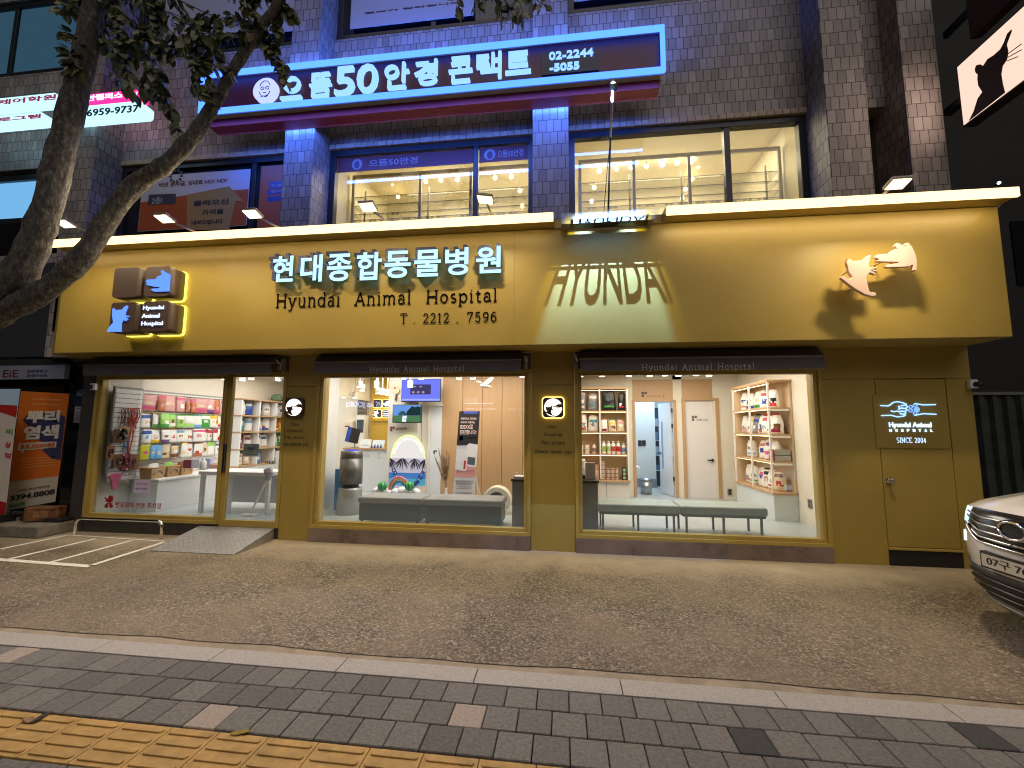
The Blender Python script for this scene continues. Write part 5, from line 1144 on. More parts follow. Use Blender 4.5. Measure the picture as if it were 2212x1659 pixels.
# right shelf along the side wall
t = thing('corner_shelf', 'white shelf with oak boards and warm light strips against the right side wall', 'shelf', (0, 0, 0))
x0, x1, y0, y1 = 3.53, 3.925, 1.6, 2.75
p = wx(*C3(310, 340), 3.53); y1 = p.y
zts = [w(*C3(900, y), 1.6).z for y in (610, 1030, 1460)]; ZB = w(*D3(1100, 500), 1.6).z; ZT = w(*C3(1000, 205), 1.6).z
ym_ = wx(*C3(575, 500), 3.53).y
for y in (y0, ym_-.012, y1-.025): MB().box(x0, x0+.03, y, y+.025, ZB+.001, ZT).build('upright', WHT, t, bevel=.002)
MB().box(x1-.03, x1, y0, y1, ZB+.001, ZT).build('back', mat('niche_cream'), t); MB().box(x0+.031, x1-.031, y1-.02, y1, ZB+.001, ZT).build('end_panel', mat('niche_cream'), t)
for z in zts: MB().box(x0+.005, x1-.031, y0+.001, y1-.021, z-.03, z).build('shelf_board', OAKX, t, bevel=.002); MB().box(x0+.04, x1-.06, y0-.012, y0-.0005, z-.062, z-.03).build('edge_strip', WHT, t)
MB().box(x0-.01, x1, y0-.03, y1+.01, ZB-.04, ZB).build('shelf_board', OAKX, t, bevel=.003); MB().box(x0-.005, x1, y0-.02, y1, ZT+.001, ZT+.035).build('top_board', OAKX, t, bevel=.003)
MB().box(x0+.01, x1, y0-.01, y1, .2, ZB-.041).build('cabinet', mat('cabinet_cool', (.62, .66, .66), .4), t, bevel=.003)
for z in zts+[ZT]: MB().box(x0+.035, x0+.05, y0+.03, y1-.04, z-.039, z-.0315).build('led_strip', LEDW, t)
LV = [(zts[0], [(.1, (W_, RD, BK, OR)), (.32, (W_, RD, BL, W_)), (.5, (W_, GR, CR, W_)), (.76, (W_, BL, BK, W_)), (.95, (W_, OR, BL, W_))], 'top'),
      (zts[1], [(.04, (W_, DR, BR, RD)), (.16, (W_, DR, BR, RD)), (.28, (W_, RD, GY, RD)), (.42, (W_, OR, BL, W_)), (.58, (GY, BL, W_, BK)), (.76, (W_, YE, GY, W_)), (.93, (W_, PK, GY, W_))], 'second'),
      (zts[2], [(.1, (W_, RD, HP, W_)), (.26, (W_, PU, HP, W_)), (.42, (W_, OR, BL, W_)), (.8, (W_, LB, GY, GY))], 'third'),
      (ZB, [(.06, (CR, BR, RD, OR)), (.2, (W_, RD, BR, W_)), (.34, (W_, BK, OR, BK)), (.48, (W_, HP, BL, W_)), (.74, (W_, GR, GY, W_)), (.9, (W_, OR, GY, W_))], 'lowest')]
for z, it, nm in LV:
    for k, (f, cs) in enumerate(it):
        y = y0+.09+f*(y1-y0-.2); pouch('pet_food_bag', '%s food bag, %s and %s print, %s along the %s corner shelf board' % (NAMES[cs[0]], NAMES[cs[1]], NAMES[cs[2]], ORD[k], nm), x0+.2, y, z+.001, .23, (.37 if z != ZB else .36)*random.uniform(.93, 1.03), .13, math.radians(-58+random.uniform(-10, 10)), cs, 'pet food', 'bags in the corner shelf', 0, .76)
for k in range(2): tag(MB().use(paint('#a8a59c', .5)).box(x0+.08, x1-.05, y0+.03, y0+.2, zts[2]+.001+k*.105, zts[2]+.1+k*.105).use(paint('#a0303a')).box(x0+.06, x0+.0795, y0+.03, y0+.2, zts[2]+.003+k*.105, zts[2]+.098+k*.105).build('flat_pack', bevel=.012), '%s grey flat pack lying at the near end of the corner shelf' % ['lower', 'upper'][k], 'pack')
# bench in the right window
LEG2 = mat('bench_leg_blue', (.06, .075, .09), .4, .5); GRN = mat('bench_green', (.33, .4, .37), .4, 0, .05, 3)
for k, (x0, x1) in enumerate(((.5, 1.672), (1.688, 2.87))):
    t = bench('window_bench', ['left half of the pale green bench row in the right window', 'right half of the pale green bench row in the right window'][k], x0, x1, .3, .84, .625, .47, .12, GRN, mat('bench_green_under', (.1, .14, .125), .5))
    for x in (x0+.08, (x0+x1)/2, x1-.08):
        for y in (.35, .79): MB().box(x-.014, x+.014, y-.014, y+.014, .2, .469).build('leg', LEG2, t)

# ================================================================== track spotlights of the shop
WSP = emi('spot_warm', (1, .8, .52), 9); CSP = emi('spot_cool', (.72, .88, 1), 9)
SPM = mat('spot_white', (.62, .6, .56), .4)
def spot(label, fn, x, y, Y, cool, r=.045, L=.15, group=None):
    p = w(*fn(x, y), Y); t = thing('track_spotlight', label, 'spotlight', (p.x, Y, p.z), group)
    o = MB().lathe([(r, .012), (r*1.03, .02), (r, L), (r*.6, L+.01)], 0, 0, 18).build('housing', SPM); o.parent = t
    o = MB().lathe([(r*.86, .0), (r*.86, .011)], 0, 0, 18).build('lens', CSP if cool else WSP); o.parent = t
    o = MB().box(-.01, .01, -.01, .01, L+.01, max(L+.02, CLZ-p.z)).build('stem', SPM); o.parent = t
g = 'spotlights in the middle window'
for k, (x, y, Y, c) in enumerate(((490, 410, 3.4, 1), (575, 410, 3.2, 1), (612, 330, 1.7, 1), (632, 355, 2.0, 1), (745, 330, 1.7, 1), (755, 378, 2.6, 1), (790, 383, 3.0, 0), (830, 390, 3.2, 0), (960, 262, 1.1, 1), (1010, 328, 1.6, 1), (1097, 265, 1.1, 1), (1395, 266, 1.0, 0), (1502, 264, 1.0, 1), (1830, 232, .7, 0), (1890, 246, .6, 0))):
    spot('white %s track spotlight seen through the middle window, %s from the left' % ('cool' if c else 'warm', ORD[k]), A2, x, y, Y, c, .05 if Y < 2 else .055, .13, g)
for k, (x, c) in enumerate(((150, 1), (490, 0), (695, 0), (912, 1), (1238, 0), (1478, 1), (1690, 1), (1970, 1), (2170, 0))):
    spot('%s lit track spotlight under the right awning, %s from the left' % ('cool' if c else 'warm', ORD[k]), A3, x, [125, 122, 108, 122, 122, 112, 118, 108, 118][k], [.8, .9, 1.4, .9, .9, 1.2, .9, 1.2, .9][k], c, .05, .13, 'spotlights in the right window')
for k, (x, y, c) in enumerate(((1515, 128, 1), (1625, 155, 1), (1740, 145, 1), (1848, 130, 0), (2170, 145, 1))):
    spot('%s lit track spotlight behind the sliding door, %s from the left' % ('cool' if c else 'warm', ORD[k]), Z1, x, y, 1.6, c, .055, .13, 'spotlights in the left window')
t = thing('light_track', 'white lighting track on the clinic ceiling', 'light track', (0, 0, 0))
for y in (.8, 1.7, 3.1): MB().box(-7, 3.6, y-.02, y+.02, 2.97, 2.999).build('rail', SPM, t)
# the light those lamps give
for nm, x, y, sx, sy, e, c in (('left_room_light', -6.4, 2.2, 1.8, 3.2, 54, (1, .95, .88)), ('left_room_light', -6.2, .9, 2.2, .8, 30, (.92, .96, 1)), ('middle_room_light', -3.4, 3.1, 1.8, 1.6, 52, (1, .9, .72)), ('middle_room_light', -2.2, 1.2, 3.2, 1.2, 82, (1, .92, .8)), ('right_room_light', 2.0, 1.8, 2.8, 2.4, 90, (1, .92, .78))):
    area(nm, x, y, 2.93, sx, sy, e, c)

# ================================================================== lamps on the fascia
STRIP = emi('strip_led', (1, .68, .3), 2.1); FLOODE = emi('flood_led', (1, .74, .4), 2.4)
t = thing('strip_light', 'long warm light strip along the left part of the fascia lip', 'light strip', (0, 0, 0), 'light strips on the fascia lip')
MB().box(-7.87, gx0-.005, -.835, -.8008, 4.474, 4.586).build('diffuser', STRIP, t); area('strip_glow', (gx0-7.87)/2, -.815, 4.468, 7.6, .03, 10, (1, .77, .45), math.radians(12), 0, t)
t = thing('strip_light', 'shorter warm light strip along the right part of the fascia lip', 'light strip', (0, 0, 0), 'light strips on the fascia lip')
MB().box(gx1+.005, FX1-.005, -.835, -.8008, 4.474, 4.586).build('diffuser', STRIP, t); area('strip_glow', (gx1+FX1)/2, -.815, 4.468, 3.9, .03, 12, (1, .77, .45), math.radians(12), 0, t)
FM = mat('flood_body', (.34, .3, .25), .4, .3)
FLX = [(140, 484, -7.33), (355, 473, -5.6), (545, 463, -4.28), (795, 448, -2.6), (1048, 432, -.95), (1940, 398, 3.92)]
FLN = ['leftmost, behind the tree limb', 'second from the left', 'third from the left', 'in front of the left half of the optician window', 'at the right edge of the same optician window', 'alone at the right end of the fascia']
def flood(k):
    u, v, X = FLX[k]; 
    p = wx(u, v, X); Y = -1.22; p = w(u, v, Y); X = p.x; z = p.z
    t = thing('flood_lamp', 'flat flood lamp on an arm, %s' % FLN[k], 'flood lamp', (X, Y, z), 'flood lamps over the fascia')
    tl = math.radians(-14); M_ = Matrix.Rotation(tl, 4, 'X')
    if k == 4: M_ = Matrix.Rotation(math.radians(-6), 4, 'X') @ Matrix.Rotation(math.radians(10), 4, 'Y')
    mb = MB(); mb.obox(M_ @ Matrix.Translation((0, 0, .022)), .21, .17, .035); mb.obox(M_ @ Matrix.Translation((0, 0, .05)), .15, .11, .025); o = mb.build('housing', FM, bevel=.01); o.parent = t
    o = MB().obox(M_ @ Matrix.Translation((0, 0, -.002)), .185, .145, .006).build('lens', FLOODE); o.parent = t
    dx = {0: .12, 1: .1, 2: .1, 3: .1, 4: .02, 5: .14}[k]
    o = MB().tube([(0, .06, .01), (dx*.7, (-.79-Y)*.8, (4.6-z)*.75), (dx, -.79-Y, 4.6-z)], .014, 8).build('arm', FM); o.parent = t
    l = bpy.data.lights.new('flood_light', 'AREA'); l.shape = 'RECTANGLE'; l.size = .2; l.size_y = .12; l.energy = FLW[k]; l.color = (1, .79, .5)
    lo = bpy.data.objects.new('flood_light', l); C.objects.link(lo); lo.parent = t; lo.location = (0, .0, -.012); lo.rotation_euler = (math.radians(-28), 0, 0)
FLW = [36, 40, 40, 46, 56, 72]
for k in range(6): flood(k)
# shadow lamp on its rod and the cut letter plate whose shadow falls on the fascia
LP_ = Vector((.626, -1.36, 5.88))
t = thing('shadow_lamp', 'small white spot lamp on a thin rod rising from the fascia lip gap', 'lamp', tuple(LP_))
MB().tube([(.6, -.84, 4.5), (.61, -.92, 4.9), (.615, -1.1, 5.4)], .012, 8).build('lower_rod', BLK, t); MB().tube([(.615, -1.1, 5.4), (.622, -1.27, 5.72), LP_+Vector((0, .03, .0))], [.013, .014, .016], 8).build('upper_rod', mat('rod_grey', (.5, .5, .52), .35, .6), t)
MB().tube([(.54, -.84, 4.5), (.58, -.97, 5.02), (.612, -1.08, 5.35)], .005, 6).build('cable', BLK, t)
MB().tube([LP_+Vector((0, .02, .03)), LP_+Vector((0, 0, .09))], [.035, .02], 12).build('head', mat('flood_body'), t)
MB().lathe([(.03, LP_.z+.012), (.03, LP_.z+.022)], LP_.x, LP_.y, 14).build('lens', emi('cool_lens', (.8, .92, 1), 12), t)
def spotl(nm, e, c, half, blend, r):
    l = bpy.data.lights.new(nm, 'SPOT'); l.energy = e; l.color = c; l.spot_size = math.radians(half*2); l.spot_blend = blend; l.shadow_soft_size = r
    o = bpy.data.objects.new(nm, l); C.objects.link(o); o.location = LP_+Vector((0, .012, .0)); tg = Vector((.57, -.57, 3.42)) if True else None
    d = tg-LP_; o.rotation_euler = d.to_track_quat('-Z', 'Y').to_euler(); attach(o, t)
spotl('shadow_lamp_light', 5800, (.19, .42, 1.0), 18, .35, .006); spotl('shadow_lamp_fringe', 560, (1, .85, .02), 21.5, .3, .006)
MB().box(LP_.x-.045, LP_.x+.045, -1.45, -1.336, LP_.z-.051, LP_.z-.046).build('added_spill_shield', BLK, t)  # small flap added under the lamp to keep its beam off the ground
t = thing('letter_plate', 'clear plate with black cut letters lying in the gap of the fascia lip', 'sign plate', (0, 0, 0))
ZP = 4.45
MB().box(gx0+.1, 1.2, -1.06, -.79, ZP-.012, ZP-.0045).build('clear_plate', acrylic_mat(), t)
mb = MB(); fit(mb, 'HYUNDAI', (.12, -.905, ZP), (1, 0, 0), (0, 0, 1), (0, 1, 0), .98, .15, .012, .012); mb.build('letter', BLK, t)
MB().box(.1, 1.13, -.77, -.61, ZP, ZP+.014).build('back_bar', BLK, t)
MB().box(gx0+.1, 1.2, -.787, -.775, ZP-.012, ZP-.001).box(1.13, 1.2, -.772, -.6, ZP, ZP+.03).box(gx0+.1, .098, -.772, -.6, ZP, ZP+.03).build('bracket', mat('flood_body'), t)
# ------------------------------------------------------------------ signs on the fascia
Zf = zc(0, 750, .452)
FS = lambda x, y, Y=FY: w(*Zf(x, y), Y)
BRN = mat('sign_brown', (.075, .05, .04), .42, 0, .05, 3); HALO = emi('sign_halo', (1, .84, .1), 1.9); BLUEF = emi('sign_blue', (.1, .24, 1), 1.25)
TL = [(965, 650, 1205, 915), (1238, 640, 1480, 905), (938, 950, 1182, 1215), (1215, 940, 1468, 1208)]
TN = ['blank', 'dog hand', 'cat hand', 'lettered']
t = thing('logo_tiles', 'four thick brown rounded tiles with blue hand figures and yellow glowing edges', 'sign', (0, 0, 0))
YT = -.86
for k, (a, b, c, d) in enumerate(TL):
    p, q = FS(a, d, YT), FS(c, b, YT)
    MB().prism(rrect(p.x, q.x, p.z, q.z, .05, 5), 'y', YT, FY-.045, True).build('tile', BRN, t)
    MB().prism(rrect(p.x-.012, q.x+.012, p.z-.012, q.z+.012, .06, 5), 'y', FY-.044, FY-.012, True).build('glowing_edge', HALO, t)
    MB().box(p.x+.1, q.x-.1, FY-.0115, FY+.01, p.z+.1, q.z-.1).build('mount', BRN, t)
P_ = lambda x, y: (FS(x, y, YT).x, FS(x, y, YT).z)
MB().prism([P_(*q) for q in ((1410, 675), (1425, 690), (1475, 715), (1468, 858), (1340, 862), (1312, 850), (1318, 838), (1370, 835), (1400, 818), (1340, 820), (1275, 805), (1268, 795), (1285, 788), (1265, 778), (1275, 760), (1355, 755), (1360, 738), (1380, 728), (1405, 720), (1395, 690))], 'y', YT-.012, YT-.001).build('dog_hand', BLUEF, t)
MB().prism([P_(*q) for q in ((978, 1010), (990, 1005), (1000, 1022), (1060, 1018), (1085, 990), (1105, 982), (1110, 995), (1090, 1040), (1085, 1068), (1122, 1072), (1122, 1080), (1088, 1084), (1112, 1098), (1108, 1106), (1080, 1094), (1100, 1110), (1092, 1116), (1070, 1106), (1055, 1130), (1052, 1208), (930, 1208), (945, 1175), (985, 1130), (975, 1070))], 'y', YT-.012, YT-.001).build('cat_hand', BLUEF, t)
mb = MB()
for s_, a, b, c, d in (('Hyundai', 1238, 980, 1420, 1028), ('Animal', 1228, 1050, 1382, 1090), ('Hospital', 1222, 1116, 1410, 1165)): mb = MB(); fitpx(mb, s_, *Zf(a, b), *Zf(c, d), YT-.0005, .01, .0); mb.build('lettering', emi('sign_palewhite', (.5, .62, 1), 1.7), t)
# Hangul channel letters
Zg = zc(1000, 750, .452); HS = '현대종합동물병원'
BOXES = [(138, 550, 330, 780), (380, 538, 580, 780), (608, 530, 832, 775), (865, 515, 1090, 765), (1108, 505, 1340, 748), (1365, 495, 1600, 735), (1632, 478, 1838, 722), (1898, 465, 2120, 705)]
t = thing('hospital_lettering', 'eight thick white glowing Korean channel letters in the middle of the fascia', 'sign lettering', (0, 0, 0))
YH = -.69; HF = emi('letter_face', (.4, .76, 1), 1.3); HSD = mat('letter_side', (.03, .04, .09), .5)
for ch, (a, b, c, d) in zip(HS, BOXES):
    mb = MB(); fitpx(mb, ch, *Zg(a, b), *Zg(c, d), YH+.1, .1, .02); o = mb.build('letter', HSD, t)
    mb = MB(); fitpx(mb, ch, *Zg(a, b), *Zg(c, d), YH-.0005, .006, .02); mb.build('letter_face', HF, o)
INK = mat('letter_black', (.006, .005, .005), .9, spec=.05)
t = thing('english_lettering', 'black book face English name under the Korean letters on the fascia', 'sign lettering', (0, 0, 0))
for s_, x0, y1, x1, y0 in (('Hyundai', 165, 1000, 735, 868), ('Animal', 848, 978, 1345, 852), ('Hospital', 1465, 960, 2090, 835)): mb = MB(); serifpx(mb, s_, *Zg(x0, y0), *Zg(x1, y1), FY-.01, .05, .05); mb.build('word', INK, t)
t = thing('phone_lettering', 'black phone number lettering below the English name on the fascia', 'sign lettering', (0, 0, 0))
for s_, x0, y1, x1, y0 in (('T .', 1243, 1138, 1388, 1050), ('2212 .', 1437, 1134, 1760, 1043), ('7596', 1820, 1124, 2085, 1035)): mb = MB(); serifpx(mb, s_, *Zg(x0, y0), *Zg(x1, y1), FY-.01, .052, .06); mb.build('number', INK, t)
# hand figures standing off the right of the fascia
Zh = zc(3000, 750, .452); YD = -.8; SKIN = mat('figure_pink', (.62, .46, .4), .45)
PH = lambda x, y: (w(*Zh(x, y), YD).x, w(*Zh(x, y), YD).z)
for nm, fn, lb, pins in (('cat_hand_figure', handcat, 'pale pink cat shaped hand figure standing off the right of the fascia', ((760, 650), (800, 800))), ('dog_hand_figure', handdog, 'pale pink dog shaped hand figure beside the cat hand on the right of the fascia', ((1180, 560), (1040, 575)))):
    t = thing(nm, lb, 'sign figure', (0, 0, 0)); MB().prism(fn(PH), 'y', YD, YD+.045).build('plate', SKIN, t, bevel=.004)
    mb = MB()
    for x, y in pins: a = PH(x, y); mb.tube([(a[0], YD+.04, a[1]), (a[0], FY+.01, a[1])], .008, 6)
    mb.build('pin', mat('flood_body'), t)
# ------------------------------------------------------------------ awnings
AF = mat('awning_grey', (.11, .105, .12), .6, 0, .1, 4); AM = mat('awning_metal', (.3, .29, .27), .4, .5)
def awning(label, x0, x1, u0, v0, u1, v1, txc, arm_l, arm_r):
    t = thing('awning', label, 'awning', (0, 0, 0))
    MB().prism([(-.02, 2.853), (-.02, 2.72), (-.24, 2.7), (-.25, 2.72), (-.12, 2.84)], 'x', x0, x1).build('cassette', AF, t, bevel=.008)
    MB().box(x0+.01, x1-.01, -.262, -.25, 2.535, 2.692).build('valance', AF, t, bevel=.003); MB().box(x0, x1, -.27, -.235, 2.695, 2.715).build('front_bar', AM, t, bevel=.004)
    mb = MB(); serifpx(mb, 'Hyundai Animal Hospital', u0, v0, u1, v1, -.264, .05, .08); mb.build('lettering', txc, t)
    for s_, x in ((arm_l, x0-.045), (arm_r, x1+.045)):
        if s_:
            mb = MB().box(x-.035, x+.03, -.06, -.001, 2.6, 2.8).tube([(x, -.03, 2.76), (x+.02, -.14, 2.7), (x-.01, -.2, 2.76)], .016, 8).tube([(x-.01, -.1, 2.62), (x+.02, -.1, 2.79)], .02, 10).tube([(x, -.16, 2.6), (x, -.16, 2.68)], .012, 6); mb.build('arm_bracket', mat('bracket_metal', (.4, .39, .37), .35, .7), t, bevel=.004)
T1 = paint('#24272d'); A4 = zc(0, 1350, .5425)
awning('closed grey awning over the left window and sliding door with faint lettering', -7.8, -4.46, *A4(985, 172), *A4(1570, 216), paint('#585a62'), False, True)
A5 = zc(1100, 1350, .4973)
awning('closed grey awning over the middle window with pale lettering', -3.77, -.585, *A5(692, 158), *A5(1435, 208), paint('#b5b2b0'), False, True)
A6 = zc(2000, 1350, .5877)
awning('closed grey awning over the right window with pale lettering', .235, 3.43, *A6(862, 117), *A6(1612, 164), paint('#c4c2c0'), True, False)
# ------------------------------------------------------------------ pier emblems and words
WHS = emi('moon_white', (1, .88, .72), 1.9); WH2 = emi('pier_halo', (1, .66, .18), 3.0)
def pier_emblem(label, fn, x0, y0, x1, y1, halo):
    p, q = w(*fn(x0, y1), -.03), w(*fn(x1, y0), -.03); t = thing('pier_emblem', label, 'emblem', (0, 0, 0), 'round moon emblems on the piers')
    MB().prism(rrect(p.x, q.x, p.z, q.z, .05, 5), 'y', -.05, -.022).build('plate', BRN, t); MB().prism(rrect(p.x-(.012 if halo else -.004), q.x+(.012 if halo else -.004), p.z-(.012 if halo else -.004), q.z+(.012 if halo else -.004), .055, 5), 'y', -.0215, -.001).build('glowing_rim', WH2 if halo else BRN, t)
    cx, cz, R = (p.x+q.x)/2, (p.z+q.z)/2, (q.x-p.x)*.43
    MB().prism(arc(cx, cz, R, R, 0, 345, 24), 'y', -.056, -.0505).build('moon_disc', WHS, t)
    MB().prism(handdog(mapper((930, 437, 1290, 678), cx-R*.1, cx+R*1.08, cz-R*.1, cz+R*.42)), 'y', -.062, -.0565).build('dog_shadow', BRN, t); MB().prism(handcat(mapper((630, 545, 945, 902), cx-R*1.05, cx+R*.15, cz-R*.95, cz+R*.2)), 'y', -.068, -.0625).build('cat_shadow', BRN, t)
pier_emblem('moon emblem without a bright rim on the left pier', A4, 2052, 375, 2192, 515, False)
pier_emblem('moon emblem with a bright amber rim on the pier left of the right window', A6, 205, 345, 342, 478, True)
INK2 = mat('pier_ink', (.05, .042, .03), .6)
def pier_words(label, fn, rows):
    t = thing('pier_lettering', label, 'lettering', (0, 0, 0))
    for s_, a, b, c, d in rows: mb = MB(); serifpx(mb, s_, *fn(a, b), *fn(c, d), -.002, .075, .05); mb.build('word_line', INK2, t)
pier_words('four lines of small dark service words under the emblem on the left pier', A4, [('Clinic', 2092, 556, 2155, 578), ('Grooming', 2065, 602, 2178, 622), ('Play ground', 2047, 650, 2192, 670), ('Always beside you', 2005, 698, 2222, 720)])
pier_words('four lines of small dark service words under the amber rimmed emblem', A6, [('Clinic', 234, 528, 302, 548), ('Grooming', 210, 580, 334, 600), ('Play ground', 195, 636, 350, 656), ('Always beside you', 152, 693, 396, 714)])
# ------------------------------------------------------------------ neon mark on the service door
A7 = zc(3000, 1350, .633); NB_ = emi('neon_blue', (.22, .42, 1), 2.0)
t = thing('neon_door_sign', 'blue neon mark of a hand meeting a paw with lettering on the service door', 'neon sign', (0, 0, 0))
Yn = -.018; N_ = lambda x, y: tuple(Vector((w(*A7(x, y), Yn).x, Yn, w(*A7(x, y), Yn).z)))
p, q = w(*A7(668, 632), -.001), w(*A7(1088, 305), -.001)
MB().box(p.x, q.x, -.009, .002, p.z, q.z).build('backing', OCH, t, bevel=.002)
mb = MB(); rt = .008
for pts in ([(695, 370), (745, 372), (775, 350), (800, 346), (830, 352), (855, 362)], [(700, 432), (760, 430), (800, 440), (835, 436), (850, 428)], [(760, 402), (775, 408), (800, 404), (815, 410)], [(905, 358), (960, 366), (1035, 364)], [(905, 430), (960, 420), (1038, 424)],
            [(820, 372), (850, 366), (862, 376), (850, 388), (822, 384)], [(812, 388), (848, 388), (860, 396), (846, 406), (818, 404)], [(810, 408), (842, 406), (852, 414), (838, 424), (815, 420)], [(805, 372), (812, 382), (808, 396)]):
    mb.tube([N_(*q) for q in pts], rt, 6)
mb.build('neon_line', NB_, t)
mb = MB()
for cx, cy, rx, ry in ((882, 378, 11, 9), (908, 370, 11, 9), (880, 400, 11, 10), (908, 416, 11, 9)): mb.tube([N_(cx+rx*math.cos(i*.7), cy+ry*math.sin(i*.7)) for i in range(10)], rt*.8, 6)
mb.prism([(N_(918+17*math.cos(i*.52), 394+16*math.sin(i*.52))[0], N_(0, 394+16*math.sin(i*.52))[2]) for i in range(12)], 'y', Yn-.006, Yn+.004)
mb.build('paw', emi('neon_blue2', (.16, .34, 1), 1.3), t)
mb = MB(); fitpx(mb, 'Hyundai Animal', *A7(748, 474), *A7(1005, 512), -.0095, .008, .02); mb.build('lettering', emi('neon_pale', (.4, .6, 1), 2.0), t); mb = MB()
for k, ch in enumerate('HOSPITAL'): fitpx(mb, ch, *A7(750+36*k, 515), *A7(762+36*k, 532), -.0095, .008, .02)
mb.build('lettering', emi('neon_pale', 0, 0), t); mb = MB(); serifpx(mb, 'SINCE 2004', *A7(795, 570), *A7(975, 598), -.012, .045, .02)
mb.build('lettering', emi('neon_pale', (.4, .6, 1), 2.0), t)
# ------------------------------------------------------------------ cameras
WCM = mat('camera_white', (.7, .72, .74), .35)
def cctv(label, x, y, z, d):
    t = thing('security_camera', label, 'camera', (x, y, z)); o = MB().box(-.05, .05, -.06, .0, -.055, .06).build('housing', WCM, bevel=.014, seg=3); o.parent = t
    o = MB().tube([(d*.01, -.055, -.0), (d*.025, -.13, -.02)], [.034, .03], 16).build('barrel', BLK); o.parent = t; o = MB().tube([(d*.025, -.13, -.02), (d*.026, -.136, -.021)], [.02, .018], 14).build('lens', mat('lens_glass', (.02, .025, .04), .05)); o.parent = t
p = w(375*.553, 1512*.553, -.03); cctv('white security camera at the top left corner of the left window', p.x, -.035, p.z, -1)
p = w(*A7(1248, 240), -.0); cctv('white security camera on the right edge of the ochre wall', p.x, -.002, p.z, 1)
# ================================================================== signs above
TUBE = emi('neon_tube_blue', (.04, .13, 1), 3.4); RB = mat('sign_maroon', (.11, .012, .02), .45); LETE = emi('optic_letter', (.2, .4, 1), 1.5)
t = thing('optician_sign', 'long maroon sign box framed in blue white neon with rounded Korean letters', 'sign', (0, 0, 0))
a, b = w(440, 165, -.3), w(1434, 63, -.3); c, d = w(455, 255, -.3), w(1436, 162, -.3)
sx0, sx1, sz0, sz1 = -6.0, 1.51, 6.89, 7.64
MB().box(sx0+.05, sx1-.05, -.27, .0, sz0+.05, sz1-.05).build('box', RB, t); MB().box(sx0+.08, sx1-.06, -.22, .0, sz0-.13, sz0+.048).build('lower_rail', mat('sign_red', (.32, .03, .035), .5), t)
MB().box(sx0+.02, sx1-.02, -.31, -.02, sz0-.0, sz0+.046).box(sx0+.02, sx1-.02, -.31, -.02, sz1-.046, sz1).box(sx0+.02, sx0+.049, -.31, -.02, sz0+.047, sz1-.047).box(sx1-.049, sx1-.02, -.31, -.02, sz0+.047, sz1-.047).build('rim', mat('rim_grey', (.42, .4, .35), .5), t)
for nm, bx in (('neon_tube', (sx0, sx1, sz0+.01, sz0+.07)), ('neon_tube', (sx0, sx1, sz1-.07, sz1-.01)), ('neon_tube', (sx0, sx0+.06, sz0+.075, sz1-.075)), ('neon_tube', (sx1-.06, sx1, sz0+.075, sz1-.075))):
    MB().box(bx[0], bx[1], -.385, -.311, bx[2], bx[3]).build(nm, TUBE, t, bevel=.012)
Zn = zc(1000, 0, .452); Zo = zc(2000, 0, .452)
LB = [('으', Zn, 225, 672, 415, 880), ('뜸', Zn, 470, 640, 665, 862), ('5', Zn, 688, 588, 868, 848), ('0', Zn, 878, 566, 1068, 826), ('안', Zn, 1115, 553, 1332, 792), ('경', Zn, 1372, 530, 1576, 757), ('콘', Zn, 1670, 500, 1876, 737), ('택', Zn, 1908, 465, 2125, 705), ('트', Zo, -55, 455, 165, 660)]
for ch, fn, x0, y0, x1, y1 in LB:
    mb = MB(); fitpx(mb, ch, *fn(x0, y0), *fn(x1, y1), -.27, .06, .008); mb.build('letter', LETE, t)
for z_, rx_ in ((sz1+.04, math.radians(180-28)), (sz0-.14, math.radians(28))):
    area('neon_glow', (sx0+sx1)/2, -.42, z_, 7.4, .06, 62, (.06, .17, 1), rx_, 0, t); area('neon_glow', (sx0+sx1)/2, -.05, z_, 7.4, .05, 110 if z_ > 7 else 40, (.06, .17, 1), rx_, 0, t)
p = w(*Zn(90, 790), -.3); R = .215
MB().prism(arc(p.x, p.z, R, R, 0, 345, 24), 'y', -.335, -.271).build('round_portrait', emi('portrait_pale', (.42, .5, 1), 1.1), t)
mb = MB(); ln = lambda pts: mb.tube([(p.x+a*R, -.34, p.z+b*R) for a, b in pts], .006, 5)
ln(arc(0, .1, .45, .62, 160, 20, 8)); ln(arc(0, -.05, .45, .5, 190, 350, 8)); ln(arc(-.2, .12, .14, .12, 0, 350, 8)); ln(arc(.2, .12, .14, .12, 0, 350, 8)); ln([(-.12, -.25), (.12, -.25)]); ln([(-.3, -.6), (-.1, -.52), (.1, -.62), (.3, -.52)])
mb.build('portrait_line', paint('#4a4a8a'), t)
p, q = w(*Zo(258, 655), -.3), w(*Zo(750, 388), -.3); MB().box(p.x, q.x, -.29, -.271, p.z+.02, q.z-.02).build('phone_panel', mat('panel_navy', (.01, .012, .03), .4), t)
mb = MB(); fitpx(mb, '02-2244', *Zo(320, 420), *Zo(702, 525), -.291, .02, .02); mb.build('phone_lettering', LETE, t); mb = MB(); fitpx(mb, '-5055', *Zo(325, 535), *Zo(582, 625), -.291, .02, .03); mb.build('phone_lettering', LETE, t)
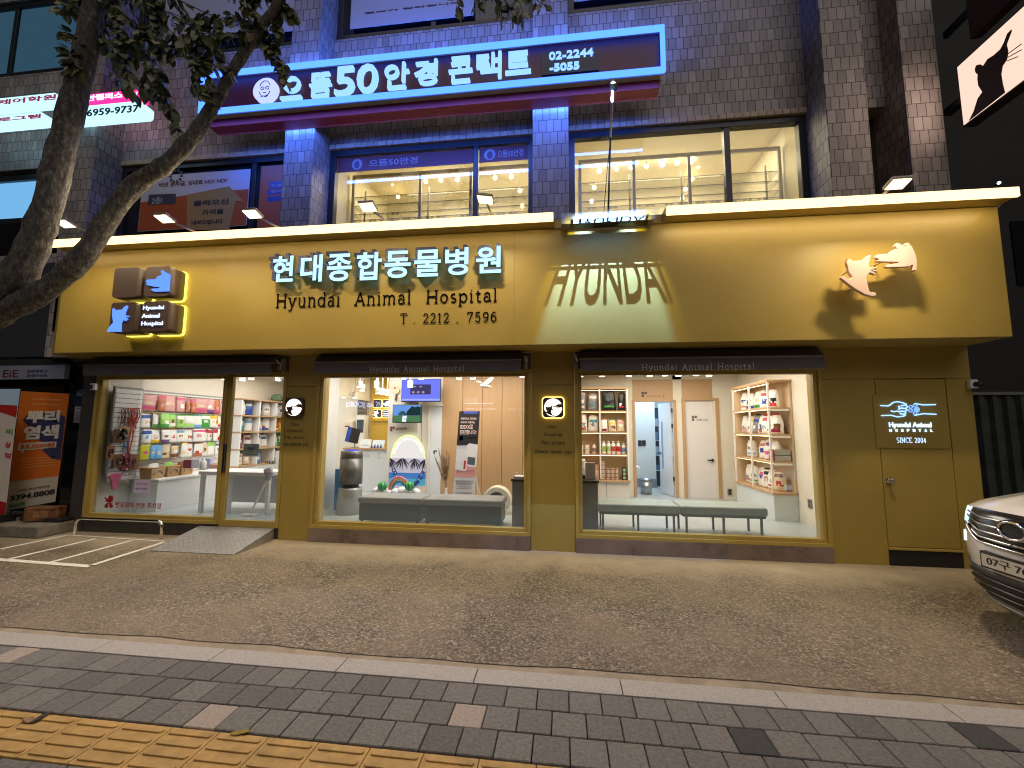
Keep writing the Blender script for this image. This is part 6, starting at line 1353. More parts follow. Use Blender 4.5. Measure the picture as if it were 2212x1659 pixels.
# academy channel signs on the left
Zl = zc(0, 0, .452); PALE = emi('academy_pale', (.42, .74, .9), 1.25); PINKE = emi('academy_pink', (.95, .03, .3), 1.1)
def acad(label, boxes, texts):
    t = thing('academy_sign', label, 'sign', (0, 0, 0))
    for x0, y0, x1, y1, m_, d in boxes:
        p, q = w(*Zl(x0, y1), -.2), w(*Zl(x1, y0), -.2); MB().prism(rrect(p.x, q.x, p.z, q.z, .05), 'y', -.2-d, -.0).build('light_panel', m_, t)
    for s_, x0, y0, x1, y1, m_, d in texts:
        mb = MB(); fitpx(mb, s_, *Zl(x0, y0), *Zl(x1, y1), -.2-d, .008, .015); mb.build('lettering', m_, t)
REDI = emi('red_ink', (.35, .04, .1), .6); DKI = mat('dark_green_ink', (.02, .05, .05), .5)
acad('glowing white academy sign with two lines of thin red letters at the left edge', [(-420, 800, 490, 960, PALE, 0), (-420, 965, 370, 1110, PALE, .002)], [('고려국제어학원', -400, 815, 488, 950, REDI, .0), ('영어프로그램', -400, 985, 355, 1092, REDI, .002)])
acad('glowing pink and white academy sign with a phone number behind the tree limb', [(655, 772, 1195, 905, PINKE, 0), (605, 880, 1240, 1035, PALE, .03)], [('장안캠퍼스', 670, 795, 1062, 885, emi('academy_letter', (.55, .85, 1), 1.5), .0), ('학원', 1080, 795, 1190, 855, emi('academy_letter', 0, 0), .0), ('T. 6959-9737', 635, 905, 1205, 1020, DKI, .03)])
# banners over the dark windows
def banner(label, pts, parts, Y=.5, cat='banner'):
    t = thing('window_banner', label, cat, (0, 0, 0))
    u0, v0, u1, v1 = pts; p, q = w(u0, v1, Y), w(u1, v0, Y); MB().box(p.x, q.x, Y-.012, Y-.002, p.z, q.z).build('sheet', parts[0], t)
    return t, p, q
Zb = zc(480, 580, .3617)
t, p, q = banner('white and orange banner covering the dark second floor window left of the optician', (*Zb(165, 225), *Zb(1385, 900)), [paint('#b9b6ba')])
Yb = .488
mb = MB(); Pb = lambda x, y: (w(*Zb(x, y), Yb).x, w(*Zb(x, y), Yb).z)
zt_ = Pb(1370, 440)[1]
mb.prism([(p.x+.01, p.z+.01), (q.x-.01, p.z+.01), (q.x-.01, zt_), (Pb(900, 470)[0], zt_-.0), (Pb(200, 500)[0], zt_-.12), (p.x+.01, zt_-.2)], 'y', Yb-.004, Yb); mb.build('orange_field', paint('#a04a20'), t)
MB().prism([Pb(*k) for k in ((700, 500), (1150, 410), (1300, 570), (1220, 570), (1150, 880), (690, 880))], 'y', Yb-.008, Yb-.0045).build('arrow_print', paint('#9a7a48'), t)
MB().prism([Pb(*k) for k in ((285, 500), (575, 490), (570, 600), (275, 610))], 'y', Yb-.008, Yb-.0045).build('dark_label', paint('#3a3a44'), t)
mb = MB(); fitpx(mb, '비싼 권리금, 임대료 NO! NO!', *Zb(388, 318), *Zb(1125, 424), Yb-.0005, .004, .02); mb.build('lettering', paint('#6e2f35'), t)
mb = MB(); fitpx(mb, '2층!', *Zb(310, 520), *Zb(430, 605), Yb-.0085, .003, .02); mb.build('lettering', paint('#9aa0a8'), t)
mb = MB(); fitpx(mb, '올라오신', *Zb(760, 540), *Zb(1145, 625), Yb-.0085, .003, .03); mb.build('lettering', paint('#2a2a33'), t); mb = MB(); fitpx(mb, '가격을', *Zb(850, 650), *Zb(1090, 720), Yb-.0085, .003, .03); mb.build('lettering', paint('#2a2a33'), t); mb = MB(); fitpx(mb, '내려드립니다', *Zb(740, 760), *Zb(1080, 830), Yb-.0085, .003, .03); mb.build('lettering', paint('#2a2a33'), t)
c_ = Pb(575, 300); mb = MB()
for k in range(10): mb.prism([(c_[0]+.13*math.cos(k*.628+j*1.3)*[.75, 1, .9, .75][j], c_[1]+.13*math.sin(k*.628+[-.25, -.1, .1, .25][j])) if False else (c_[0]+[.09, .15, .15, .09][j]*math.cos(k*.628+[-.25, -.14, .14, .25][j]), c_[1]+[.09, .15, .15, .09][j]*math.sin(k*.628+[-.25, -.14, .14, .25][j])) for j in range(4)], 'y', Yb-.004, Yb-.0005)
mb.build('sun_mark', paint('#33343c'), t)
t, p, q = banner('narrow orange banner on the dark second floor window beside the brick pillar', (*Zb(1450, 180), *Zb(1735, 900)), [paint('#a04a20')])
mb = MB()
for y0, y1, x0 in ((350, 440, 1580), (440, 500, 1555), (505, 575, 1560)): p, q = w(*Zb(x0, y1), Yb), w(*Zb(1730, y0), Yb); MB().box(p.x, q.x, Yb-.004, Yb-.0005, p.z, q.z-.01).build('blue_bar', paint('#27347a'), t)
mb = MB(); fitpx(mb, '안경', *Zb(1600, 380), *Zb(1715, 420), Yb-.0042, .003, .02); mb.build('lettering', paint('#8d90a8'), t); mb = MB(); fitpx(mb, '렌즈가', *Zb(1605, 445), *Zb(1715, 480), Yb-.0042, .003, .02); mb.build('lettering', paint('#8d90a8'), t)
for (lbl, box_, tx) in (('pale banner with plum letters in the third floor window above the optician sign', (*Zn(815, -300), *Zn(1890, 255)), [('결과가 달라집니다', Zn, 935, 10, 1780, 125)]), ('pale banner in the third floor window over the second optician window', (*Zo(535, -500), *Zo(1700, 20)), []), ('dark lettered pale banner in the third floor window behind the leaves', (*Zl(1400, -300), *Zl(2700, 400)), [('어학원 영어스쿨', Zl, 1480, 115, 2190, 240), ('캠퍼스 어학원', Zl, 1750, 265, 2150, 345)])):
    t, p, q = banner(lbl, box_, [paint('#a5a8b0')])
    for s_, fn, a, b, c, d in tx:
        mb = MB(); fitpx(mb, s_, *fn(a, b), *fn(c, d), .4885, .004, .03); mb.build('lettering', paint('#4a2a3a' if fn is Zn else '#20222c'), t)
# red film strips at the top of the optician window
Zw = zc(1300, 480, .3617)
for k, (bx, tx, lbl) in enumerate((((98, 300, 1500, 440), (430, 350, 945, 430), 'maroon film strip with round portrait atop the wide pane of the optician window'), ((1560, 250, 2125, 400), (1760, 300, 2045, 365), 'maroon film strip with round portrait atop the narrow pane of the optician window'))):
    a = W2A; x0 = (PIL[2][1]+.115) if k == 0 else w(1026, 430, .5).x+.05; x1 = (w(1026, 430, .5).x-.05) if k == 0 else PIL[3][0]-.115
    z1 = 6.57; z0 = z1-.27; t = thing('film_strip', lbl, 'window film', (0, 0, 0)); MB().box(x0, x1, .552, .558, z0, z1).build('film', paint('#6a1f28'), t)
    cx = x0+.15*(x1-x0) if k == 0 else x0+.22*(x1-x0); zc_ = (z0+z1)/2
    MB().prism(arc(cx, zc_, .1, .1, 0, 340, 18), 'y', .5495, .5515).build('portrait', paint('#9a8a92'), t); MB().prism(arc(cx, zc_-.01, .05, .07, 0, 340, 14), 'y', .547, .5492).build('portrait_face', paint('#5a3a44'), t)
    f0, f1 = ((.24, .6) if k == 0 else (.38, .9)); mb = MB(); fitxz(mb, '으뜸50안경', x0+f0*(x1-x0), x0+f1*(x1-x0), z0+.07, z1-.07, .5515, .003, .01); mb.build('lettering', paint('#a08c94'), t)
# optician display racks, glasses and bulbs
RK = mat('rack_grey', (.42, .38, .29), .5); CLEAR = glass_mat('clear_shelf', .04, (.97, .97, .94)); GL_ = mat('shelf_edge', (.12, .13, .1), .3)
def rack(label, x0, x1, mids):
    t = thing('glasses_rack', label, 'display rack', (0, 0, 0)); Y = 1.25
    mb = MB().box(x0, x1, Y, Y+.04, 6.63, 6.69)
    for x in [x0]+mids+[x1-.05]: mb.box(x, x+.05, Y, Y+.04, 4.57, 6.629).box(x+.01, x+.04, Y+.5, Y+.53, 4.57, 6.66)
    mb.build('frame', RK, t)
    for z in (5.2, 5.5, 5.78, 5.9, 6.08, 6.26): MB().use(CLEAR).box(x0+.02, x1-.02, Y+.053, Y+.45, z-.006, z).use(GL_).box(x0+.02, x1-.02, Y+.042, Y+.052, z-.007, z).build('glass_shelf', None, t)
    return t
rack('grey framed rack of glass shelves behind the left optician window', -4.12, -.4, [-2.75, -1.75]); rack('grey framed rack of glass shelves behind the right optician window', .31, 3.82, [1.28, 2.25])
GLS = None
def glasses(label, x, z):
    global GLS
    if GLS is None:
        t = thing('eyeglasses', label, 'glasses', (0, 0, 0), 'eyeglasses on the glass shelves'); mb = MB()
        for s_ in (-1, 1): mb.prism([(s_*.036+.029*math.cos(a*.524), .025+.023*math.sin(a*.524)-.003*math.cos(a*1.57)) for a in range(12)], 'y', -.002, .002)
        o = mb.build('lenses', mat('smoke_lens', (.07, .05, .04), .15)); o.parent = t
        o = MB().tube([(-.012, 0, .03), (0, -.002, .035), (.012, 0, .03)], .003, 5).tube([(-.066, 0, .035), (-.07, .13, .03)], .0025, 5).tube([(.066, 0, .035), (.07, .13, .03)], .0025, 5).build('temples', BLK); o.parent = t; GLS = r = t
    else: r = copy_tree(GLS)
    r.location = (x, 1.42, z+.004); r['label'] = label; r.scale = (1.25, 1.25, 1.25)
k = 0
for i in range(13):
    x = -3.75+i*.235
    if i in (7,): continue
    glasses('dark eyeglasses on the lower shelf of the left optician rack, %s from the left' % ORD[k], x, 5.785); k += 1
glasses('single pair of eyeglasses alone on the upper shelf of the left optician rack', -3.28, 5.905)
for k, x in enumerate((.55, .95, 1.38, 1.62, 1.95, 2.2, 2.5, 2.75, 3.05, 3.3, 3.55)): glasses('dark eyeglasses on the lower shelf of the right optician rack, %s from the left' % ORD[k], x, 5.785)
BW, BC = emi('bulb_warm', (1, .74, .34), 16), emi('bulb_cool', (.85, .95, 1), 14)
Zx = zc(2200, 420, .452)
BL_ = [(Zw, 645, 650, 0, 2.2), (Zw, 705, 798, 0, 2.4), (Zw, 1005, 632, 0, 1.9), (Zw, 1167, 618, 0, 1.9), (Zw, 1345, 612, 1, 1.9), (Zw, 1752, 592, 0, 1.9), (Zw, 1928, 580, 1, 1.9), (Zw, 2020, 735, 0, 2.3), (Zw, 2045, 898, 0, 2.6),
       (Zx, 312, 547, 1, 2.0), (Zx, 458, 530, 0, 2.0), (Zx, 588, 518, 1, 2.0), (Zx, 720, 508, 0, 2.0), (Zx, 860, 494, 1, 2.0), (Zx, 985, 480, 0, 2.0), (Zx, 1107, 468, 1, 2.0), (Zx, 1163, 510, 0, 2.3), (Zx, 1228, 460, 1, 2.2), (Zx, 268, 692, 0, 2.4), (Zx, 1115, 617, 0, 2.5), (Zx, 1057, 705, 0, 2.6), (Zx, 1028, 778, 1, 2.6), (Zx, 245, 812, 1, 2.6)]
nl = nr = 0
for fn, x, y, c, Y in BL_:
    Y = min(Y, 2.85); p = w(*fn(x, y), Y); r = .042
    if fn is Zw: lbl = '%s hanging bulb in the left optician window, %s listed by height and side' % ('cool' if c else 'warm', ORD[nl]); nl += 1
    else: nr += 1
    lbl = '%s glowing bulb hanging in the %s optician window, %s from the left' % ('cool white' if c else 'warm yellow', 'left' if fn is Zw else 'right', ORD[sorted([b[1] for b in BL_ if b[0] is fn]).index(x)])
    t = thing('hanging_bulb', lbl, 'bulb', (p.x, Y, p.z), 'bulbs in the optician windows')
    o = MB().lathe([(max(.002, r*math.sin(math.pi*j/8)), -r*math.cos(math.pi*j/8)) for j in range(9)], 0, 0, 12, False).build('globe', BC if c else BW); o.parent = t
    o = MB().tube([(0, 0, r*.9), (0, 0, r+.05)], .016, 8).tube([(0, 0, r+.05), (0, 0, max(r+.06, 7.04-p.z))], .003, 4).build('cord', RK); o.parent = t
# ------------------------------------------------------------------ projecting light box at the right
XS = 5.4
t = thing('projecting_light_box', 'glowing pink white projecting sign with a dark cat hand silhouette at the upper right', 'sign', (0, 0, 0))
y0, y1, z0, z1 = -1.3, -.2, 5.84, 6.69
MB().box(XS, XS+.16, y0-.02, y1+.02, z0-.02, z1+.02).build('case', mat('case_dark', (.02, .015, .015), .5), t); MB().box(XS-.006, XS-.0005, y0, y1, z0, z1).build('lit_face', emi('box_face', (1, .7, .56), .82), t)
area('light_box_glow', XS-.015, (y0+y1)/2, (z0+z1)/2, .8, 1.05, 9, (1, .7, .55), 0, math.radians(90), t)
MB().box(XS+.03, XS+.12, y1+.021, .1, 6.2, 6.3).build('arm', DARK, t)
Zc_ = zc(3000, 0, .452)
cat = [(1790, 600), (1800, 565), (1835, 555), (1860, 570), (1880, 540), (1900, 510), (1955, 475), (2010, 425), (2040, 370), (2070, 290), (2105, 255), (2110, 265), (2085, 330), (2065, 385), (2078, 440), (2075, 480), (2065, 520), (2030, 570), (2018, 640), (2030, 720), (2050, 800), (1740, 1070), (1780, 960), (1815, 850), (1855, 795), (1820, 740), (1812, 680), (1815, 645), (1795, 625)]
def PX(x, y): p = wx(*Zc_(x, y), XS-.007); return (min(max(p.y, y0), y1), min(max(p.z, z0), z1))
MB().prism([PX(*q) for q in cat], 'x', XS-.012, XS-.0065).build('cat_silhouette', mat('silhouette_brown', (.05, .025, .02), .6), t)
mb = MB()
for a, b in (((2075, 465), (2190, 380)), ((2075, 495), (2190, 430)), ((2070, 525), (2160, 490))): p, q = wx(*Zc_(*a), XS-.01), wx(*Zc_(*b), XS-.01); mb.tube([p, q], .006, 5)
mb.build('whisker', mat('silhouette_brown'), t)
t = thing('unlit_sign', 'unlit dark red projecting sign above the glowing light box', 'sign', (0, 0, 0)); MB().box(XS+.1, XS+.22, -1.5, -.3, 7.0, 8.1).build('case', mat('unlit_red', (.04, .012, .012), .5), t); MB().box(XS+.13, XS+.18, -.299, .1, 7.4, 7.5).build('arm', DARK, t)

# ================================================================== left neighbour
LS = thing('left_neighbour_shop', 'dark glazed shopfront left of the clinic behind the orange banner stand', 'shopfront', (0, 0, 0))
GLB = mat('dark_glossy_panel', (.012, .014, .018), .04, 0, spec=.9)
MB().box(-9.15, FX0-.16, .55, .6, .18, 2.9).build('glass_panel', GLB, LS)
MB().box(-13, -9.2, .55, .6, .18, 2.45).build('glass_panel', GLB, LS); MB().box(-9.2, -9.15, .5, .62, .18, 2.9).box(-8.62, -8.58, .53, .5495, .18, 2.9).build('mullion', mat('alu_dark', (.06, .065, .075), .35, .6), LS)
MB().box(-13, -8.1, .2, .7, 2.95, 4.7).build('canopy', mat('canopy_dark', (.03, .032, .04), .6), LS)
p, q = w(0, 838, .4), w(25, 905, .4)
MB().box(-12.5, w(40, 860, .54).x, .535, .5485, 1.75, 2.4).build('lit_pane', emi('dim_pane', (.09, .11, .13), .9), LS)
MB().box(-8.85, -8.2, .0, .54, 3.35, 4.6).build('corner_pier', mat('pier_tan', (.42, .3, .16), .6, 0, .1, 4), LS)
MB().box(-8.9, -8.86, .2, .5, 2.96, 4.3).build('red_banner_edge', paint('#7a1712'), LS)
t = thing('academy_fascia_sign', 'grey white academy sign board over the dark left shop with maroon letters', 'sign', (0, 0, 0))
Y = .15; Zq = zc(0, 1350, .5425); a, b = w(*Zq(-300, 245), Y), w(*Zq(470, 135), Y); MB().box(a.x, b.x, Y, Y+.08, a.z, b.z).build('board', paint('#7a7f92'), t); MB().box(a.x, b.x+.02, Y-.01, Y+.1, b.z+.001, b.z+.1).build('top_rail', mat('alu_dark'), t)
mb = MB(); fitpx(mb, 'EiE', *Zq(20, 175), *Zq(135, 228), Y-.0005, .004, .0); mb.build('lettering', paint('#5a1420'), t)
mb = MB(); fitpx(mb, '고려대학교', *Zq(190, 172), *Zq(345, 198), Y-.0005, .004, .02); mb.build('lettering', paint('#3a4058'), t); mb = MB(); fitpx(mb, '국제어학원', *Zq(190, 205), *Zq(342, 228), Y-.0005, .004, .02); mb.build('lettering', paint('#3a4058'), t)
Zr = zc(0, 1380, .5185)
a, b = Zr(575, 85), Zr(675, 210); o = sheet('wall_notice', 'pale poster with a dark ball and red writing on the dark pane beside the clinic', *a, *b, .545, '#7c7c84', [(.1, .12, .8, .05)], 'poster', lc='#7a2530')
mb = MB(); fitpx(mb, '24', *Zr(636, 105), *Zr(675, 138), .541, .002, .02); p = w(*Zr(606, 142), .54); mb.prism(arc(p.x, p.z, .1, .1, 0, 340, 14), 'y', .538, .5405); mb.build('print', paint('#3a2030'), o)
p = w(*Zr(608, 300), .54); R = .24
mb = MB().prism([(p.x+.2*math.cos(math.radians(22.5+45*i)), p.z+R*1.1*math.sin(math.radians(22.5+45*i))) for i in range(8)], 'y', .535, .548); o = tag(mb.build('security_sticker', paint('#20304f')), 'octagonal navy security sticker with white letters on the dark pane', 'sticker')
mb = MB(); fitpx(mb, 'ADT', *Zr(572, 272), *Zr(650, 322), .5345, .003, .03); mb.build('lettering', paint('#a0b0c8'), o)
a, b = Zr(552, 392), Zr(640, 525); sheet('wall_notice', 'plain white notice sheet taped on the dark pane under the security sticker', *a, *b, .546, '#a9abb0', [(.2, .8, .6, .03), (.2, .6, .5, .02), (.2, .5, .6, .02), (.2, .4, .5, .02), (.2, .3, .6, .02), (.2, .2, .4, .02)])
# raised concrete step
mb = MB().box(-12, -7.97, -.48, .5, 0, .175); t_ = mb.build('concrete_step', mat('step_concrete', (.2, .18, .15), .85, 0, .35, 7, .6, 50), bevel=.02); tag(t_, 'rough grey concrete step in front of the dark left shop', 'step')
# banner stands
def bstand(label, X0, X1, Y, z0, z1, lean, sheets, base):
    t = thing('banner_stand', label, 'banner stand', ((X0+X1)/2, Y, z0))
    return t
Yb2 = .0; BT = w(165*.5185*.553, (1380+285*.5185)*.553, Yb2)
tl = w(*Zr(160, 285), Yb2); tr = w(*Zr(522, 305), Yb2); bl = w(*Zr(30, 1185), Yb2-.02); br = w(*Zr(405, 1120), Yb2-.02)
t = thing('banner_stand', 'orange and navy hair salon banner stand on the concrete step', 'banner stand', (0, 0, 0))
def BP(f, g, y): a = tl.lerp(tr, f); b = bl.lerp(br, f); c = a.lerp(b, g); return (c.x, c.z)
def bpan(nm, pts, c, d, m_=None): MB().prism([BP(f, g, 0) for f, g in pts], 'y', Yb2-.002-d*.0025, Yb2-.0003-d*.0025).build(nm, m_ or paint(c, .55), t)
bpan('sheet', [(0, 0), (1, 0), (1, 1), (0, 1)], '#b9b0a0', -1); bpan('sheet_back', [(0, 0), (1, 0), (1, .78), (0, .78)], '#c0621a', -3.5)
bpan('orange_field', [(0, 0), (1, 0), (1, .765), (0, .765)], '#c8681c', 0)
bpan('navy_print', [(.8, .175), (.985, .22), (1.0, .62), (.82, .6), (.6, .52), (.78, .47), (.3, .4), (.3, .32), (.12, .25), (.2, .2)], '#33325a', 1)
bpan('white_label', [(.1, .445), (.88, .445), (.88, .5), (.24, .51), (.2, .54), (.17, .51), (.1, .51)], '#c8bfb0', 2)
def btx(s_, f0, f1, g0, g1, c, d, bold=.03, nm='lettering'):
    mb = MB(); a = Vector((*BP(f0, g1, 0),)); b = Vector((*BP(f1, g1, 0),)); c0 = Vector((*BP(f0, g0, 0),)); ex = Vector((b.x-a.x, 0, b.y-a.y)); ez = Vector((c0.x-a.x, 0, c0.y-a.y))
    fit(mb, s_, (a.x, Yb2-.002-d*.0025, a.y), ex.normalized(), (0, -1, 0), ez.normalized(), ex.length, ez.length, .003, bold); mb.build(nm, paint(c), t)
btx('뿌리', .2, .88, .165, .275, '#d8d4c8', 2, .05); btx('염색', .18, .9, .3, .42, '#d8d4c8', 2, .05); btx('33,000원', .16, .85, .457, .497, '#c8681c', 3); btx('3394.8808', .07, .97, .885, .93, '#222226', -.5); btx('NAVER', .06, .4, .955, .985, '#2e7a3c', -.5); btx('100% 무선/예약제', .22, .84, .84, .86, '#5a564e', -.5, .0)
mb = MB()
for g in (.58, .605, .63, .655): 
    mb.prism([BP(.18, g, 0), BP(.88, g, 0), BP(.88, g+.009, 0), BP(.18, g+.009, 0)], 'y', Yb2-.0045, Yb2-.0025)
for g in (.055, .1): mb.prism([BP(.25, g, 0), BP(.85, g, 0), BP(.85, g+.014, 0), BP(.25, g+.014, 0)], 'y', Yb2-.0045, Yb2-.0025)
mb.build('small_print', paint('#d08a50'), t)
MB().box(-8.75, -7.99, -.2, .3, .176, .24).build('foot', BLK, t, bevel=.02); MB().tube([(tl.x+.02, .06, .24), (tl.x+.05, .03, tl.z)], .012, 6).tube([(tr.x-.05, .06, .24), (tr.x-.03, .03, tr.z)], .012, 6).build('stand_pole', BLK, t)
t = thing('banner_stand', 'white and red banner stand cut by the left edge of the photo', 'banner stand', (0, 0, 0))
Y = -.3; p, q = w(-70, 1105, Y), w(38, 872, Y); qb = w(10, 1150, Y)
tl, tr, bl, br = Vector((p.x, Y, w(38, 872, Y).z)), w(38, 876, Y), Vector((p.x-.1, Y, .3)), w(8, 1140, Y); Yb2 = Y
bpan('sheet', [(0, 0), (1, 0), (1, 1), (0, 1)], '#c8bfb8', -1); bpan('red_print', [(0, 0), (1, 0), (1, .1), (.6, .07), (0, .02)], '#a81f1c', 0); bpan('red_print', [(0, .82), (1, .8), (1, 1), (0, 1)], '#9a1418', 0)
btx('비', .78, .95, .2, .245, '#4f9a3a', 0); btx('상', .8, .95, .31, .36, '#b02a3a', 0); btx('업', .82, .98, .4, .44, '#b02a3a', 0)
MB().box(bl.x, br.x, Y-.1, Y+.15, .176, .3).build('foot', BLK, t, bevel=.01)
# copper coloured lamp block on the step
t = thing('wrapped_box', 'small brown weathered box wrapped in tape standing on the black banner foot', 'box', (0, 0, 0))
p0, p1 = w(*Zr(205, 1235), -.22), w(*Zr(385, 1110), -.22)
M_ = Matrix.Translation(((p0.x+p1.x)/2, -.12, .3)) @ Matrix.Rotation(math.radians(20), 4, 'Z')
MB().obox(M_, .46, .2, .22).build('box', mat('rust_brown', (.2, .085, .04), .35, .2, .6, 14, .4, 40), t, bevel=.015); MB().obox(M_ @ Matrix.Translation((0, -.1015, .0)), .2, .002, .1).build('tape', mat('tape_brown', (.3, .16, .08), .3, .2, .5, 18), t)
# pier between the left shop and the clinic, blue led strip
MB().box(-8.7, -8.2, .1, .5, 4.62, 4.7).build('ledge', mat('alu_dark'), LS)
# ------------------------------------------------------------------ rack and ramp
t = tag(MB().tube([(-7.68, -.2, .0)]+[(-7.68+.1*(1-math.cos(i*math.pi/10)), -.2, .17+.09*math.sin(i*math.pi/10)) for i in range(6)]+[(-6.25+.1*math.sin(i*math.pi/10), -.2, .17+.09*math.cos(i*math.pi/10)) for i in range(6)]+[(-6.15, -.2, .0)], .023, 12).build('stroller_rail', CHROME), 'low bent steel rail in front of the left window', 'rail')
RM = mat('ramp_steel', (.42, .42, .43), .45, .6, .3, 18, rv=.15)
t = thing('access_ramp', 'steel access ramp with raised dots leading to the sliding door', 'ramp', (0, 0, 0))
a, b, c, d = wz(325, 1190, .004), wz(493, 1197, .004), w(583, 1136, -.01), w(388, 1134, -.01)
x0, x1 = -5.62, -4.42; x0 = a.x; x1 = b.x+.1; yb, yt, zt = -.8, -.01, .17
mb = MB(); mb.use(RM).prism([(yb, .0), (yt, .0), (yt, zt), (yb, .012)], 'x', x0, x1); mb.use(mat('ramp_dots', (.6, .6, .6), .35, .6)); n = 26; sl_ = (zt-.012)/(yt-yb)
for i in range(30):
    for j in range(20):
        x = x0+.04+(x1-x0-.08)*i/29; y = yb+.04+(yt-yb-.06)*j/19; z = .012+(y-yb)*sl_
        L = .012 if (i+j) % 2 else .005; Wd = .005 if (i+j) % 2 else .012
        mb.add([(x-L, y-Wd, z), (x+L, y-Wd, z), (x+L, y+Wd, z+2*Wd*sl_), (x-L, y+Wd, z+2*Wd*sl_), (x-L*.5, y-Wd*.5, z+.005), (x+L*.5, y-Wd*.5, z+.005), (x+L*.5, y+Wd*.5, z+.006), (x-L*.5, y+Wd*.5, z+.006)], [(4, 5, 6, 7), (0, 1, 5, 4), (1, 2, 6, 5), (2, 3, 7, 6), (3, 0, 4, 7)])
mb.build('wedge', None, t)
# ------------------------------------------------------------------ fallen leaves
for k, (u, v, c, nm) in enumerate(((516, 1583, '#8a7a34', 'yellow'), (88, 1550, '#2a211c', 'dark'), (62, 1556, '#8a6a50', 'tan'))):
    p = wz(u, v, .012); mb = MB(); n = 8; pts = [(math.cos(i*6.283/n)*(.045 if i else .06), math.sin(i*6.283/n)*.022, .006*math.sin(i*2.2)) for i in range(n)]
    an = k*1.2+.4; pts = [(p.x+a*math.cos(an)-b*math.sin(an), p.y+a*math.sin(an)+b*math.cos(an), .014+c_) for a, b, c_ in pts]
    mb.add(pts+[(x, y, z-.002) for x, y, z in pts], [tuple(range(n)), tuple(range(2*n-1, n-1, -1))]+[(i, (i+1) % n, n+(i+1) % n, n+i) for i in range(n)])
    tag(mb.build('fallen_leaf', paint(c, .8)), '%s fallen leaf lying on the yellow guidance paving' % nm, 'leaf')
# ================================================================== tree
BARK = bpy.data.materials.new('bark'); BARK.use_nodes = True
def bark():
    n = BARK.node_tree; b = n.nodes['Principled BSDF']; L = n.links.new; g = n.nodes.new('ShaderNodeNewGeometry'); mp = n.nodes.new('ShaderNodeMapping'); mp.inputs['Scale'].default_value = (9, 9, 4); L(g.outputs['Position'], mp.inputs[0])
    t1 = n.nodes.new('ShaderNodeTexNoise'); t1.inputs['Scale'].default_value = 3; t1.inputs['Detail'].default_value = 10; t1.inputs['Roughness'].default_value = .7; L(mp.outputs[0], t1.inputs[0])
    r = n.nodes.new('ShaderNodeValToRGB'); L(t1.outputs['Fac'], r.inputs[0]); e = r.color_ramp.elements; e[0].position = .32; e[0].color = (.03, .024, .02, 1); e[1].position = .66; e[1].color = (.33, .295, .265, 1); q = e.new(.5); q.color = (.11, .098, .088, 1); q = e.new(.58); q.color = (.15, .155, .12, 1)
    L(r.outputs[0], b.inputs[0]); b.inputs['Roughness'].default_value = .9; bp = n.nodes.new('ShaderNodeBump'); bp.inputs['Strength'].default_value = 1; bp.inputs['Distance'].default_value = .04; L(t1.outputs['Fac'], bp.inputs['Height']); L(bp.outputs[0], b.inputs['Normal'])
bark()
TR = thing('street_tree', 'street tree with two leaning rough limbs and drooping leaves at the left', 'tree', (-6.75, -2.6, 0))
def limb(pts, name='limb', n=14):
    P = [Vector(p[:3]) for p in pts]; R = [p[3] for p in pts]; out, rr = [], []
    for i in range(len(P)-1):
        p0, p1, p2, p3 = P[max(i-1, 0)], P[i], P[i+1], P[min(i+2, len(P)-1)]
        for k in range(6):
            t = k/6; out.append(.5*((2*p1)+(p2-p0)*t+(2*p0-5*p1+4*p2-p3)*t*t+(3*p1-p0-3*p2+p3)*t**3)); rr.append((R[i]*(1-t)+R[i+1]*t)*random.uniform(.93, 1.08))
    out.append(P[-1]); rr.append(R[-1]); mb = MB().tube(out, rr, n)
    for i in range(len(mb.v)): v = Vector(mb.v[i]); mb.v[i] = tuple(v+Vector((random.uniform(-1, 1), random.uniform(-1, 1), random.uniform(-1, 1)))*.006)
    return mb.build(name, BARK, TR), out
def lp(u, v, Y, r): q = w(u, v, Y); return (q.x, q.y, q.z, r)
fork = lp(-20, 668, -2.55, .16)
limb([(-6.75, -2.62, -.04, .26), (-6.72, -2.62, .8, .2), (-6.68, -2.6, 2.0, .19), (-6.5, -2.58, 2.75, .185), fork], 'trunk')
_, LA = limb([fork, lp(45, 585, -2.55, .14), lp(95, 470, -2.52, .125), lp(128, 340, -2.5, .118), lp(160, 215, -2.5, .112), lp(188, 100, -2.5, .105), lp(206, 0, -2.5, .1), lp(232, -120, -2.5, .085), lp(250, -260, -2.4, .06)])
_, LBm = limb([(fork[0], fork[1], fork[2]-.1, .13), lp(60, 648, -2.5, .112), lp(130, 603, -2.46, .104), lp(190, 540, -2.42, .098), lp(235, 470, -2.38, .094), lp(290, 402, -2.34, .088), lp(362, 352, -2.3, .08), lp(425, 285, -2.28, .07), lp(464, 222, -2.26, .062), lp(505, 150, -2.24, .055), lp(555, 72, -2.22, .05), (lp(606, 0, -2.2, .045)), lp(660, -90, -2.2, .038), lp(700, -180, -2.2, .03)])
leaf_m = [mat('leaf_green', (.115, .15, .07), .4, 0, .3, 5), mat('leaf_light', (.2, .21, .1), .45, 0, .3, 5), mat('leaf_under', (.3, .28, .18), .6, 0, .2, 5)]
FO = MB(); TW = MB(); rl = random.Random(21)
